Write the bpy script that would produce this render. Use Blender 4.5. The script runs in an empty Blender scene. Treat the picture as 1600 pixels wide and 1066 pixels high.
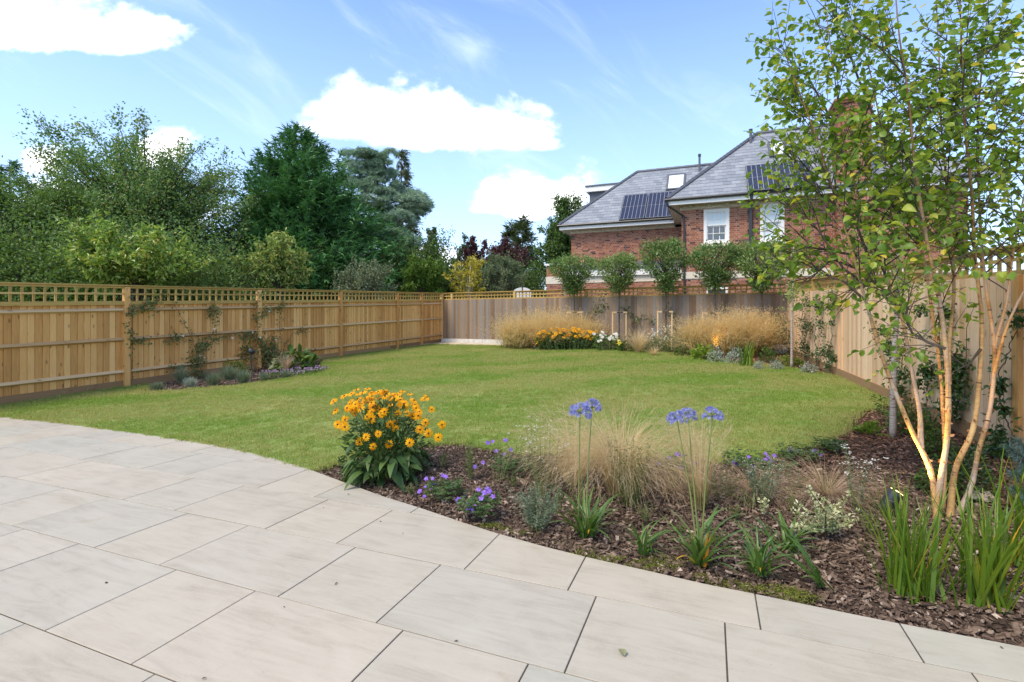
import bpy, math, random
import numpy as np
from mathutils import Vector, Matrix, geometry

rng = np.random.default_rng(11)
random.seed(11)
SC = bpy.context.scene
COL = SC.collection
PI = math.pi

# ------------------------------------------------------------------ camera, sky, sun, exposure
F = 780.0                    # focal length in pixels of the 1600 px wide photograph
CX, CY = 800.0, 490.0        # principal point (level camera, shifted lens)
CAMZ = 1.39
cam_d = bpy.data.cameras.new('camera')
cam = bpy.data.objects.new('camera', cam_d)
COL.objects.link(cam)
cam.location = (0, 0, CAMZ)
cam.rotation_euler = (PI / 2, 0, 0)
cam_d.sensor_width = 36.0
cam_d.lens = 36.0 * F / 1600.0
cam_d.shift_y = -(533.0 - CY) / 1600.0
cam_d.clip_start = 0.05
cam_d.clip_end = 3000
SC.camera = cam
SC.view_settings.view_transform = 'Standard'
SC.view_settings.look = 'None'
SC.view_settings.gamma = 1.0
SC.view_settings.use_curve_mapping = False
SC.view_settings.exposure = 1.04

SUN_EL, SUN_AZ = math.radians(54), math.radians(-130)     # azimuth measured from +Y towards +X
sun_dir = Vector((math.sin(SUN_AZ) * math.cos(SUN_EL), math.cos(SUN_AZ) * math.cos(SUN_EL), math.sin(SUN_EL)))
sun_d = bpy.data.lights.new('sun', 'SUN')
sun_d.energy = 1.9
sun_d.angle = math.radians(22)
sun_d.color = (1.0, 0.87, 0.68)
sun = bpy.data.objects.new('sun', sun_d)
COL.objects.link(sun)
sun.rotation_euler = sun_dir.to_track_quat('Z', 'Y').to_euler()
sun.location = (-20, -10, 30)


class NT:
    """small helper to write node trees"""
    def __init__(self, tree):
        self.t = tree

    def n(self, typ, **kw):
        nd = self.t.nodes.new(typ)
        for k, v in kw.items():
            setattr(nd, k, v)
        return nd

    def set(self, sock, v):
        if isinstance(v, bpy.types.NodeSocket):
            self.t.links.new(v, sock)
        elif v is not None:
            if sock.type == 'RGBA' and len(v) == 3:
                v = (*v, 1)
            sock.default_value = v

    def m(self, op, a, b=None, c=None, clamp=False):
        nd = self.n('ShaderNodeMath', operation=op, use_clamp=clamp)
        for i, v in enumerate((a, b, c)):
            self.set(nd.inputs[i], v)
        return nd.outputs[0]

    def vm(self, op, a, b=None, scale=None):
        nd = self.n('ShaderNodeVectorMath', operation=op)
        self.set(nd.inputs[0], a)
        if b is not None:
            self.set(nd.inputs[1], b)
        if scale is not None:
            self.set(nd.inputs['Scale'], scale)
        return nd.outputs['Value'] if op in ('DOT_PRODUCT', 'LENGTH') else nd.outputs[0]

    def mix(self, fac, a, b, blend='MIX'):
        nd = self.n('ShaderNodeMix', data_type='RGBA', blend_type=blend)
        self.set(nd.inputs[0], fac)
        self.set(nd.inputs[6], a)
        self.set(nd.inputs[7], b)
        return nd.outputs[2]

    def noise(self, vec, scale, detail=4, rough=.55, dist=0, out=0):
        nd = self.n('ShaderNodeTexNoise')
        self.set(nd.inputs['Vector'], vec)
        nd.inputs['Scale'].default_value = scale
        nd.inputs['Detail'].default_value = detail
        nd.inputs['Roughness'].default_value = rough
        nd.inputs['Distortion'].default_value = dist
        return nd.outputs[out]

    def ramp(self, fac, stops, interp='LINEAR'):
        nd = self.n('ShaderNodeValToRGB')
        cr = nd.color_ramp
        cr.interpolation = interp
        while len(cr.elements) > 1:
            cr.elements.remove(cr.elements[-1])
        for i, (p, c) in enumerate(stops):
            e = cr.elements[0] if i == 0 else cr.elements.new(p)
            e.position = p
            e.color = (*c, 1) if len(c) == 3 else c
        self.set(nd.inputs[0], fac)
        return nd.outputs[0]

    def mr(self, v, a, b, c=0.0, d=1.0, smooth=False):
        nd = self.n('ShaderNodeMapRange', interpolation_type='SMOOTHSTEP' if smooth else 'LINEAR')
        self.set(nd.inputs[0], v)
        for i, x in enumerate((a, b, c, d)):
            self.set(nd.inputs[i + 1], x)
        return nd.outputs[0]

    def vec(self, x, y, z):
        nd = self.n('ShaderNodeCombineXYZ')
        for i, v in enumerate((x, y, z)):
            self.set(nd.inputs[i], v)
        return nd.outputs[0]

    def sep(self, v):
        nd = self.n('ShaderNodeSeparateXYZ')
        self.set(nd.inputs[0], v)
        return nd.outputs


world = bpy.data.worlds.new('World')
SC.world = world
world.use_nodes = True
wt = world.node_tree
wt.nodes.clear()
W = NT(wt)
sky = W.n('ShaderNodeTexSky', sky_type='NISHITA', sun_disc=False)
sky.sun_elevation = SUN_EL
sky.sun_rotation = SUN_AZ
sky.altitude = 50
sky.air_density = 1.0
sky.dust_density = 0.6
sky.ozone_density = 1.6
D = W.n('ShaderNodeTexCoord').outputs['Generated']
dx, dy, dz = W.sep(D)
ysafe = W.m('MAXIMUM', dy, 0.06)
u = W.m('DIVIDE', dx, ysafe)
v = W.m('DIVIDE', dz, ysafe)
front = W.mr(dy, 0.1, 0.3)
uv = W.vec(u, W.m('MULTIPLY', v, 1.25), 0.0)
n1 = W.noise(uv, 5.5, 8, .56, .25)
n2 = W.noise(W.vm('ADD', uv, (7.3, 2.1, 0)), 17.0, 6, .6, .2)
edge = W.m('ADD', W.m('MULTIPLY', W.m('SUBTRACT', n1, .5), 2.7), W.m('MULTIPLY', W.m('SUBTRACT', n2, .5), .75))
# cumulus placed by direction: (u, v up, half width, half height above its base line, depth of the base below)
clouds = [
    (60, 62, 250, 75, 22), (-90, 40, 200, 60, 25), (200, 45, 130, 32, 26),
    (545, 200, 95, 70, 24), (640, 205, 130, 78, 28), (740, 215, 120, 66, 26), (810, 222, 80, 42, 18),
    (785, 322, 62, 42, 16), (870, 325, 120, 74, 18), (960, 340, 100, 60, 30),
    (70, 250, 55, 40, 24), (262, 228, 50, 40, 50), (170, 330, 150, 60, 60), (690, 440, 120, 60, 30),
    (1700, 120, 200, 70, 40), (-420, 250, 260, 90, 40),
]
dens = None
for (px, py, rw, rt, rb) in clouds:
    cu, cv = (px - CX) / F, (CY - py) / F
    du = W.m('DIVIDE', W.m('SUBTRACT', u, cu), rw / F)
    dv = W.m('SUBTRACT', v, cv)
    dvn = W.m('MAXIMUM', W.m('DIVIDE', dv, rt / F), W.m('DIVIDE', dv, -rb / F))
    r = W.m('SQRT', W.m('ADD', W.m('MULTIPLY', du, du), W.m('MULTIPLY', dvn, dvn)))
    q = W.m('SUBTRACT', 1.0, r)
    dens = q if dens is None else W.m('SMOOTH_MAX', dens, q, 0.25)
body = W.m('ADD', dens, edge)
cmask = W.m('MULTIPLY', W.mr(body, -0.06, 0.52, smooth=True), front)
# thin high streaks
rot = W.vec(W.m('ADD', W.m('MULTIPLY', u, .83), W.m('MULTIPLY', v, -.56)), W.m('ADD', W.m('MULTIPLY', u, .56), W.m('MULTIPLY', v, .83)), 0.0)
st = W.n('ShaderNodeMapping')
W.set(st.inputs[0], rot)
st.inputs['Scale'].default_value = (1.1, 4.6, 1)
ns = W.noise(st.outputs[0], 1.7, 7, .6, .9)
streak = W.m('MULTIPLY', W.mr(ns, .49, .88, 0, .34, smooth=True), front)
# unseen rest of the dome: same cumulus, cover raised to whiten its light
inv = W.m('DIVIDE', 1.0, W.m('ADD', W.m('ABSOLUTE', dz), .22))
dome = W.noise(W.vec(W.m('MULTIPLY', dx, inv), W.m('MULTIPLY', dy, inv), 3.7), 1.15, 8, .58, .2)
dmask = W.m('MULTIPLY', W.mr(dome, .47, .60, smooth=True), W.m('SUBTRACT', 1.0, front))
dmask = W.m('MULTIPLY', dmask, W.mr(dz, 0.0, 0.06))
alpha = W.m('MINIMUM', W.m('ADD', W.m('MAXIMUM', cmask, dmask), streak), 1.0)
low = W.mr(dz, 0.0, 0.75)
skyc = W.mix(1.0, sky.outputs[0], W.ramp(low, [(0, (1.0, 1.08, 1.2)), (.35, (.78, 1.0, 1.36)), (.8, (.80, 1.04, 1.4)), (1, (.95, 1.05, 1.2))]), 'MULTIPLY')
haze = W.mix(W.mr(dz, 0.0, 0.55, .55, .10), skyc, (5.7, 7.4, 9.5))
cl_in = W.mr(W.m('ADD', body, W.m('MULTIPLY', n2, .3)), 0.0, 0.9)
ccol = W.mix(cl_in, (7.6, 8.3, 9.4), (10.0, 9.9, 9.8))
final = W.mix(alpha, haze, ccol)
bg = W.n('ShaderNodeBackground')
W.set(bg.inputs[0], final)
bg.inputs[1].default_value = 0.108
wo = W.n('ShaderNodeOutputWorld')
wt.links.new(bg.outputs[0], wo.inputs[0])

# ------------------------------------------------------------------ light paths
cy = SC.cycles
cy.max_bounces = 6
cy.diffuse_bounces = 3
cy.glossy_bounces = 3
cy.transmission_bounces = 4
cy.transparent_max_bounces = 6
cy.caustics_reflective = False
cy.caustics_refractive = False

# ------------------------------------------------------------------ mesh helpers
def nrm(a):
    a = np.asarray(a, float)
    return a / (np.linalg.norm(a, axis=-1, keepdims=True) + 1e-9)


def build(name, V, Fs, mats, parent=None, rnd=None, smooth=False, midx=None, uv=None, mesh_only=False):
    """V (n,3); Fs list of int arrays (k,m); ONE mesh object"""
    V = np.asarray(V, np.float32).reshape(-1, 3)
    Fs = [np.asarray(f, np.int32) for f in Fs if len(f)]
    me = bpy.data.meshes.new(name)
    me.vertices.add(len(V))
    me.vertices.foreach_set('co', V.ravel())
    loops = np.concatenate([f.ravel() for f in Fs])
    tot = np.concatenate([np.full(len(f), f.shape[1], np.int32) for f in Fs])
    start = np.concatenate([[0], np.cumsum(tot)[:-1]]).astype(np.int32)
    me.loops.add(len(loops))
    me.loops.foreach_set('vertex_index', loops)
    me.polygons.add(len(tot))
    me.polygons.foreach_set('loop_start', start)
    me.polygons.foreach_set('loop_total', tot)
    if midx is not None:
        me.polygons.foreach_set('material_index', np.asarray(midx, np.int32))
    me.polygons.foreach_set('use_smooth', np.full(len(tot), smooth, bool))
    if rnd is not None:
        at = me.attributes.new('rnd', 'FLOAT', 'POINT')
        at.data.foreach_set('value', np.asarray(rnd, np.float32))
    me.update(calc_edges=True)
    for m_ in (mats if isinstance(mats, (list, tuple)) else [mats]):
        me.materials.append(m_)
    if mesh_only:
        return me
    return put(name, me, parent)


def put(name, me, parent=None, loc=None, rot=None, scl=None):
    o = bpy.data.objects.new(name, me)
    COL.objects.link(o)
    if parent is not None:
        o.parent = parent
    if loc is not None:
        o.location = loc
    if rot is not None:
        o.rotation_euler = rot
    if scl is not None:
        o.scale = scl
    return o


def tag(o, label=None, cat=None, group=None, kind=None):
    for k, v_ in (('label', label), ('category', cat), ('group', group), ('kind', kind)):
        if v_:
            o[k] = v_
    return o


def thing(name, label, cat, loc=(0, 0, 0), rz=0, group=None):
    o = bpy.data.objects.new(name, None)
    COL.objects.link(o)
    o.location = loc
    o.rotation_euler = (0, 0, rz)
    o.empty_display_size = .1
    return tag(o, label, cat, group)


class MB:
    """collects shapes; build() makes ONE mesh object of them"""
    def __init__(self):
        self.V, self.F, self.n, self.R, self.M = [], {}, 0, [], {}

    def add(self, V, Fs, r=0.0, mi=0):
        V = np.asarray(V, float).reshape(-1, 3)
        for f in Fs:
            f = np.asarray(f, int)
            if len(f) == 0:
                continue
            k = f.shape[1]
            self.F.setdefault(k, []).append(f + self.n)
            self.M.setdefault(k, []).append(np.full(len(f), mi))
        self.V.append(V)
        self.R.append(np.broadcast_to(np.asarray(r, float), (len(V),)))
        self.n += len(V)

    def box(self, o, ex, ey, ez, r=0.0, mi=0):
        """o = corner, ex ey ez = edge vectors"""
        o, ex, ey, ez = (np.asarray(a, float) for a in (o, ex, ey, ez))
        V = [o, o + ex, o + ex + ey, o + ey, o + ez, o + ex + ez, o + ex + ey + ez, o + ey + ez]
        self.add(V, [np.array([[0, 3, 2, 1], [4, 5, 6, 7], [0, 1, 5, 4], [1, 2, 6, 5], [2, 3, 7, 6], [3, 0, 4, 7]])], r, mi)

    def cbox(self, c, sx, sy, sz, r=0.0, mi=0):
        self.box((c[0] - sx / 2, c[1] - sy / 2, c[2] - sz / 2), (sx, 0, 0), (0, sy, 0), (0, 0, sz), r, mi)

    def tube(self, pts, rad, n=6, r=0.0, cap=True, mi=0):
        P = np.asarray(pts, float)
        k = len(P)
        rad = np.broadcast_to(np.asarray(rad, float), (k,))
        T = np.gradient(P, axis=0)
        T = nrm(T)
        ref = np.array([0, 0, 1.0]) if abs(T[0][2]) < .9 else np.array([1.0, 0, 0])
        A = nrm(np.cross(T, ref))
        for i in range(1, k):                     # keep the frame from flipping
            a = A[i - 1] - T[i] * np.dot(A[i - 1], T[i])
            A[i] = a / (np.linalg.norm(a) + 1e-9)
        B = np.cross(T, A)
        th = np.arange(n) * 2 * PI / n
        ring = A[:, None] * np.cos(th)[None, :, None] + B[:, None] * np.sin(th)[None, :, None]
        V = (P[:, None] + ring * rad[:, None, None]).reshape(-1, 3)
        i = np.arange(k - 1)[:, None] * n
        j = np.arange(n)[None]
        j2 = (j + 1) % n
        f = np.stack([i + j, i + j2, i + n + j2, i + n + j], -1).reshape(-1, 4)
        fs = [f]
        if cap and n in (3, 4, 5, 6, 8, 10, 12):
            fs += [np.arange(n)[::-1][None], (np.arange(n) + (k - 1) * n)[None]]
        self.add(V, fs, r, mi)

    def build(self, name, mats, parent=None, smooth=False, mesh_only=False):
        Fs, mi = [], []
        for k in self.F:
            Fs.append(np.concatenate(self.F[k]))
            mi.append(np.concatenate(self.M[k]))
        return build(name, np.concatenate(self.V), Fs, mats, parent, np.concatenate(self.R), smooth, np.concatenate(mi), mesh_only=mesh_only)


LEAF = {
    'diamond': (np.array([(0, 0, 0), (.45, .5, .12), (1, 0, -.1), (.45, -.5, .12)]), np.array([[0, 3, 2], [0, 2, 1]])),
    'oval': (np.array([(0, 0, 0), (.28, .44, .1), (.68, .38, .08), (1, 0, -.12), (.68, -.38, .08), (.28, -.44, .1)]), np.array([[0, 5, 4, 3], [0, 3, 2, 1]])),
    'blade': (np.array([(0, .5, 0), (0, -.5, 0), (.5, -.4, .03), (.5, .4, .03), (1, 0, -.05)]), None),
    'spray': (np.array([(0, 0, 0), (.35, .06, .02), (.35, -.06, .02), (1, 0, -.12), (.2, 0, 0), (.55, .42, -.05), (.42, .04, 0),
                        (.55, -.42, -.05), (.42, -.04, 0), (.5, 0, 0), (.86, .3, -.1), (.68, .03, 0), (.86, -.3, -.1), (.68, -.03, 0)]),
              np.array([[0, 2, 3], [0, 3, 1], [4, 6, 5], [4, 7, 8], [9, 11, 10], [9, 12, 13]])),
    'needle': (np.array([(0, .5, 0), (0, -.5, 0), (1, 0, 0)]), np.array([[0, 1, 2]])),
}


def leaf_batch(mb, pos, d, up, L, Wd, kind='diamond', rnd=None, mi=0):
    pos = np.asarray(pos, float)
    n = len(pos)
    if n == 0:
        return
    d = nrm(np.broadcast_to(d, (n, 3)))
    up = np.broadcast_to(up, (n, 3))
    s = nrm(np.cross(up, d))
    w = np.cross(d, s)
    L = np.broadcast_to(np.asarray(L, float), (n,))[:, None, None]
    Wd = np.broadcast_to(np.asarray(Wd, float), (n,))[:, None, None]
    T, f = LEAF[kind]
    V = pos[:, None] + L * T[None, :, 0:1] * d[:, None] + Wd * T[None, :, 1:2] * s[:, None] + L * T[None, :, 2:3] * w[:, None]
    m_ = len(T)
    off = (np.arange(n) * m_)[:, None, None]
    fs = [(f[None] + off).reshape(-1, f.shape[1])] if f is not None else [(np.array([[0, 1, 2, 3]])[None] + off).reshape(-1, 4), (np.array([[3, 2, 4]])[None] + off).reshape(-1, 3)]
    if rnd is None:
        rnd = rng.random(n)
    mb.add(V.reshape(-1, 3), fs, np.repeat(np.broadcast_to(rnd, (n,)), m_), mi)


def rand_dirs(n, zmin=-1.0, zmax=1.0):
    z = rng.uniform(zmin, zmax, n)
    t = rng.uniform(0, 2 * PI, n)
    r = np.sqrt(np.maximum(0, 1 - z * z))
    return np.stack([r * np.cos(t), r * np.sin(t), z], -1)


# ------------------------------------------------------------------ ground levels, pixel -> place
def px_patio(px, py):
    d = CAMZ * F / (py - 505.0)
    return ((px - CX) / F * d, d)


EDGE_PX = [(-260, 634), (-120, 642), (0, 650.8), (100, 662), (220, 678), (340, 696), (420, 714), (488, 735), (544, 756), (600, 776), (654, 793), (716, 814),
           (782, 835), (850, 854), (914, 870), (1000, 889), (1100, 912), (1200, 932), (1300, 952.5), (1395, 972), (1500, 992), (1600, 1011), (1760, 1040), (2000, 1080)]
EDGE = np.array([px_patio(*p) for p in EDGE_PX])
_eo = np.argsort(EDGE[:, 0])
EX, EY = EDGE[_eo, 0], EDGE[_eo, 1]


def edge_y(x):
    return np.interp(x, EX, EY)


def edge_dist(x, y):
    x, y = np.asarray(x, float), np.asarray(y, float)
    best = np.full(np.broadcast(x, y).shape, 1e9)
    for i in range(len(EX) - 1):
        ax, ay, bx, by = EX[i], EY[i], EX[i + 1], EY[i + 1]
        t = np.clip(((x - ax) * (bx - ax) + (y - ay) * (by - ay)) / ((bx - ax) ** 2 + (by - ay) ** 2), 0, 1)
        best = np.minimum(best, np.hypot(x - ax - t * (bx - ax), y - ay - t * (by - ay)))
    return np.where(y > edge_y(x), best, -best)


def gz(x, y):
    """height of the finished ground"""
    x, y = np.asarray(x, float), np.asarray(y, float)
    Lw = -.08 + .0156 * np.clip(y, -5, 23) + .0222 * np.clip(x, -11, 9)
    P = -.0192 * np.clip(y, -8, 9)
    t = np.clip(edge_dist(x, y) / 1.6, 0, 1)
    t = t * t * (3 - 2 * t)
    return P + (Lw - P) * t


def GR(px, py, dz=0.0):
    """the point of the ground seen at this pixel"""
    k, m_ = (px - CX) / F, (CY - py) / F
    lo, hi = .5, 60.0
    for _ in range(40):
        d = (lo + hi) / 2
        if CAMZ + m_ * d > float(gz(k * d, d)) + dz:
            lo = d
        else:
            hi = d
    return np.array([k * d, d, float(gz(k * d, d)) + dz])


def PT(px, py, d):
    return np.array([(px - CX) / F * d, d, CAMZ + (CY - py) / F * d])


def inpoly(x, y, poly):
    x, y = np.asarray(x, float), np.asarray(y, float)
    inside = np.zeros(x.shape, bool)
    n = len(poly)
    for i in range(n):
        x1, y1 = poly[i]
        x2, y2 = poly[(i + 1) % n]
        c = ((y1 > y) != (y2 > y)) & (x < (x2 - x1) * (y - y1) / (y2 - y1 + 1e-12) + x1)
        inside ^= c
    return inside


# ------------------------------------------------------------------ materials
def mat(name):
    m_ = bpy.data.materials.new(name)
    m_.use_nodes = True
    t = m_.node_tree
    t.nodes.clear()
    N = NT(t)
    out = N.n('ShaderNodeOutputMaterial')
    b = N.n('ShaderNodeBsdfPrincipled')
    t.links.new(b.outputs[0], out.inputs[0])
    return m_, N, b, out


def bump(N, b, h, strength=.3, dist=.01):
    bp = N.n('ShaderNodeBump')
    bp.inputs['Strength'].default_value = strength
    bp.inputs['Distance'].default_value = dist
    N.set(bp.inputs['Height'], h)
    N.t.links.new(bp.outputs[0], b.inputs['Normal'])


def plain(name, c, rough=.5, metal=0, spec=.5, var=.0, scale=20):
    m_, N, b, o = mat(name)
    if var:
        p = N.n('ShaderNodeNewGeometry').outputs['Position']
        n = N.noise(p, scale, 5)
        k = N.mr(n, .3, .7, 1 - var, 1 + var)
        N.set(b.inputs['Base Color'], N.vm('SCALE', c, scale=k))
    else:
        b.inputs['Base Color'].default_value = (*c, 1)
    b.inputs['Roughness'].default_value = rough
    b.inputs['Metallic'].default_value = metal
    b.inputs['Specular IOR Level'].default_value = spec
    return m_


def leafmat(name, stops, transl=.35, rough=.5, spec=.35, tint=None):
    m_, N, b, out = mat(name)
    a = N.n('ShaderNodeAttribute', attribute_name='rnd').outputs['Fac']
    inf = N.n('ShaderNodeObjectInfo').outputs['Random']
    a = N.m('FRACT', N.m('ADD', a, N.m('MULTIPLY', inf, .999)))
    c = N.ramp(a, stops)
    N.set(b.inputs['Base Color'], c)
    b.inputs['Roughness'].default_value = rough
    b.inputs['Specular IOR Level'].default_value = spec
    if transl:
        tr = N.n('ShaderNodeBsdfTranslucent')
        N.set(tr.inputs[0], N.mix(1.0, c, tint or (1.25, 1.25, .55), 'MULTIPLY'))
        mx = N.n('ShaderNodeMixShader')
        mx.inputs[0].default_value = transl
        N.t.links.new(b.outputs[0], mx.inputs[1])
        N.t.links.new(tr.outputs[0], mx.inputs[2])
        N.t.links.new(mx.outputs[0], out.inputs[0])
    return m_


def woodmat(name, stops, axis='z', knots=.5, rough=.75, rndamt=1.3, grey=None):
    """boards: long grain along one axis, knots, per-board tone"""
    m_, N, b, out = mat(name)
    p = N.n('ShaderNodeNewGeometry').outputs['Position']
    oi = N.n('ShaderNodeObjectInfo').outputs['Random']
    a = N.n('ShaderNodeAttribute', attribute_name='rnd').outputs['Fac']
    r = N.m('FRACT', N.m('ADD', oi, a))
    mp = N.n('ShaderNodeMapping')
    N.set(mp.inputs[0], N.vm('ADD', p, N.vec(N.m('MULTIPLY', r, 37.0), N.m('MULTIPLY', r, 61.0), N.m('MULTIPLY', r, 23.0))))
    mp.inputs['Scale'].default_value = (22, 22, 1.3) if axis == 'z' else (1.3, 1.3, 26)
    g = N.noise(mp.outputs[0], 2.2, 6, .6, .9)
    mk = N.n('ShaderNodeMapping')
    N.set(mk.inputs[0], mp.outputs[0])
    mk.inputs['Scale'].default_value = (.34, .34, 2.6) if axis == 'z' else (2.6, 2.6, .34)
    vo = N.n('ShaderNodeTexVoronoi')
    N.set(vo.inputs['Vector'], mk.outputs[0])
    vo.inputs['Scale'].default_value = 1.0
    kn = N.mr(vo.outputs['Distance'], .05, .2, 1.0, 0.0, smooth=True)
    big = N.noise(p, 1.3, 3)
    t_ = N.m('ADD', N.m('MULTIPLY', g, .62), N.m('ADD', N.m('MULTIPLY', r, .42 * rndamt), N.m('MULTIPLY', big, .2)))
    c = N.ramp(N.m('SUBTRACT', t_, .12 + .1 * rndamt), stops)
    c = N.mix(N.m('MULTIPLY', kn, knots), c, tuple(x * .33 for x in stops[0][1]))
    if grey:
        r2 = N.m('FRACT', N.m('MULTIPLY', r, 7.31))
        gm = N.mr(N.m('ADD', N.m('MULTIPLY', N.noise(mp.outputs[0], .9, 5, .65), .6), N.m('MULTIPLY', r2, .55)), .42, .85)
        c = N.mix(gm, c, grey)
    N.set(b.inputs['Base Color'], c)
    b.inputs['Roughness'].default_value = rough
    b.inputs['Specular IOR Level'].default_value = .25
    bump(N, b, g, .35, .004)
    return m_


M = {}
M['gold'] = woodmat('golden softwood', [(0, (.40, .19, .058)), (.35, (.65, .345, .115)), (.65, (.78, .47, .185)), (1, (.86, .59, .28))], knots=.75)
M['gold_h'] = woodmat('golden softwood rail', [(0, (.38, .22, .1)), (.4, (.56, .37, .18)), (.7, (.66, .47, .26)), (1, (.72, .55, .34))], axis='h', knots=.55)
M['trellis'] = woodmat('green gold trellis softwood', [(0, (.30, .19, .055)), (.4, (.44, .285, .085)), (.75, (.54, .37, .13)), (1, (.62, .45, .2))], axis='h', knots=.4)
M['gravelboard'] = woodmat('gravel board', [(0, (.2, .11, .05)), (.5, (.33, .2, .1)), (1, (.45, .3, .16))], axis='h', knots=.3)
M['pale'] = woodmat('pale new softwood', [(0, (.54, .33, .175)), (.35, (.70, .465, .275)), (.7, (.80, .575, .37)), (1, (.85, .66, .45))], knots=.38)
M['pale_h'] = woodmat('pale softwood rail', [(0, (.44, .29, .15)), (.4, (.6, .42, .23)), (1, (.72, .54, .33))], axis='h', knots=.4)
M['grey'] = woodmat('weathered boards', [(0, (.14, .085, .05)), (.4, (.235, .155, .095)), (.7, (.32, .225, .145)), (1, (.40, .29, .19))], knots=.55, grey=(.235, .205, .175))

# ------------------------------------------------------------------ ground materials
def ground_mats():
    m_, N, b, o = mat('meadow soil')
    p = N.n('ShaderNodeNewGeometry').outputs['Position']
    N.set(b.inputs['Base Color'], N.ramp(N.noise(p, .35, 6), [(.3, (.05, .06, .02)), (.6, (.09, .1, .035)), (.8, (.14, .12, .06))]))
    b.inputs['Roughness'].default_value = .95
    M['ground'] = m_
    m_, N, b, o = mat('lawn thatch')
    p = N.n('ShaderNodeNewGeometry').outputs['Position']
    n = N.m('ADD', N.m('MULTIPLY', N.noise(p, 1.1, 5, .6), .6), N.m('MULTIPLY', N.noise(p, 26, 4, .7), .4))
    N.set(b.inputs['Base Color'], N.ramp(n, [(.3, (.10, .17, .02)), (.5, (.19, .26, .05)), (.68, (.32, .31, .11))]))
    b.inputs['Roughness'].default_value = .9
    bump(N, b, N.noise(p, 60, 3, .7), .6, .02)
    M['lawn'] = m_
    m_, N, b, o = mat('bark soil')
    p = N.n('ShaderNodeNewGeometry').outputs['Position']
    n = N.noise(p, 34, 6, .7)
    N.set(b.inputs['Base Color'], N.ramp(n, [(.3, (.03, .018, .011)), (.5, (.075, .045, .028)), (.7, (.15, .095, .06))]))
    b.inputs['Roughness'].default_value = .95
    bump(N, b, n, .9, .03)
    M['soil'] = m_
    # paving: warm sandstone-look porcelain with fine bedding veins
    m_, N, b, o = mat('sandstone paving')
    p = N.n('ShaderNodeNewGeometry').outputs['Position']
    oi = N.n('ShaderNodeObjectInfo').outputs['Random']
    sh = N.vm('ADD', p, N.vec(N.m('MULTIPLY', oi, 31.0), N.m('MULTIPLY', oi, 57.0), 0.0))
    mp = N.n('ShaderNodeMapping')
    N.set(mp.inputs[0], sh)
    mp.inputs['Rotation'].default_value = (0, 0, math.radians(21.65))
    mp2 = N.n('ShaderNodeMapping')
    N.set(mp2.inputs[0], mp.outputs[0])
    mp2.inputs['Scale'].default_value = (1.0, 7.0, 1.0)
    vein = N.noise(mp2.outputs[0], 2.3, 8, .66, 1.2)
    cloud = N.noise(sh, 1.9, 6, .62, .9)
    fine = N.noise(p, 110, 3, .7)
    t_ = N.m('ADD', N.m('MULTIPLY', vein, .6), N.m('ADD', N.m('MULTIPLY', cloud, .5), N.m('MULTIPLY', fine, .16)))
    c = N.ramp(t_, [(.36, (.29, .251, .197)), (.5, (.382, .339, .272)), (.62, (.434, .39, .318)), (.8, (.475, .43, .355))])
    tint = N.ramp(oi, [(0, (.93, .975, .97)), (.3, (1.02, 1.0, .95)), (.55, (.955, .965, .95)), (.8, (1.06, 1.03, .985)), (1, (.99, .975, .935))])
    rust = N.mr(N.m('MULTIPLY', N.noise(sh, 4.3, 5, .7, .8), N.noise(sh, .9, 2)), .36, .47, 0, .3, smooth=True)
    c = N.mix(rust, N.mix(1.0, c, tint, 'MULTIPLY'), (.33, .25, .15))
    grit = N.mr(N.noise(p, 46, 2, .5), .70, .76, 0, .32)
    smut = N.mr(N.noise(sh, 3.1, 6, .72, .6), .60, .78, 0, .22)
    c = N.mix(N.m('MAXIMUM', N.m('MULTIPLY', grit, N.mr(N.noise(p, 1.1, 3), .45, .65)), smut), c, (.17, .145, .11))
    N.set(b.inputs['Base Color'], c)
    N.set(b.inputs['Roughness'], N.mr(vein, .3, .7, .62, .74))
    b.inputs['Specular IOR Level'].default_value = .3
    bump(N, b, N.m('ADD', vein, N.m('MULTIPLY', fine, .3)), .12, .004)
    M['slab'] = m_
    M['joint'] = plain('dark joint', (.075, .06, .046), .95, var=.3, scale=60)
    M['concrete'] = plain('pale concrete', (.55, .53, .49), .85, var=.18, scale=9)
    M['paleslab'] = plain('pale beige paving', (.62, .52, .36), .8, var=.12, scale=4)


ground_mats()


# ------------------------------------------------------------------ outlines
FL0, FL1 = np.array([-8.6, 8.4]), np.array([-2.95, 20.9])      # left fence line
FLd = (FL1 - FL0) / (FL1[1] - FL0[1])
RR = np.array([7.75, 14.0])                                     # rear right corner
FRd = np.array([.335, 1.0])


def left_at(y):
    return FL1 + FLd * (y - FL1[1])


def right_at(y):
    return RR + FRd * (y - RR[1])


PATIO = [tuple(p) for p in EDGE] + [(3.2, .2), (3.2, -3.5), (-12, -3.5), (-12, 6.0)]


def xy(l):
    return [tuple(GR(*p)[:2]) for p in l]


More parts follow.
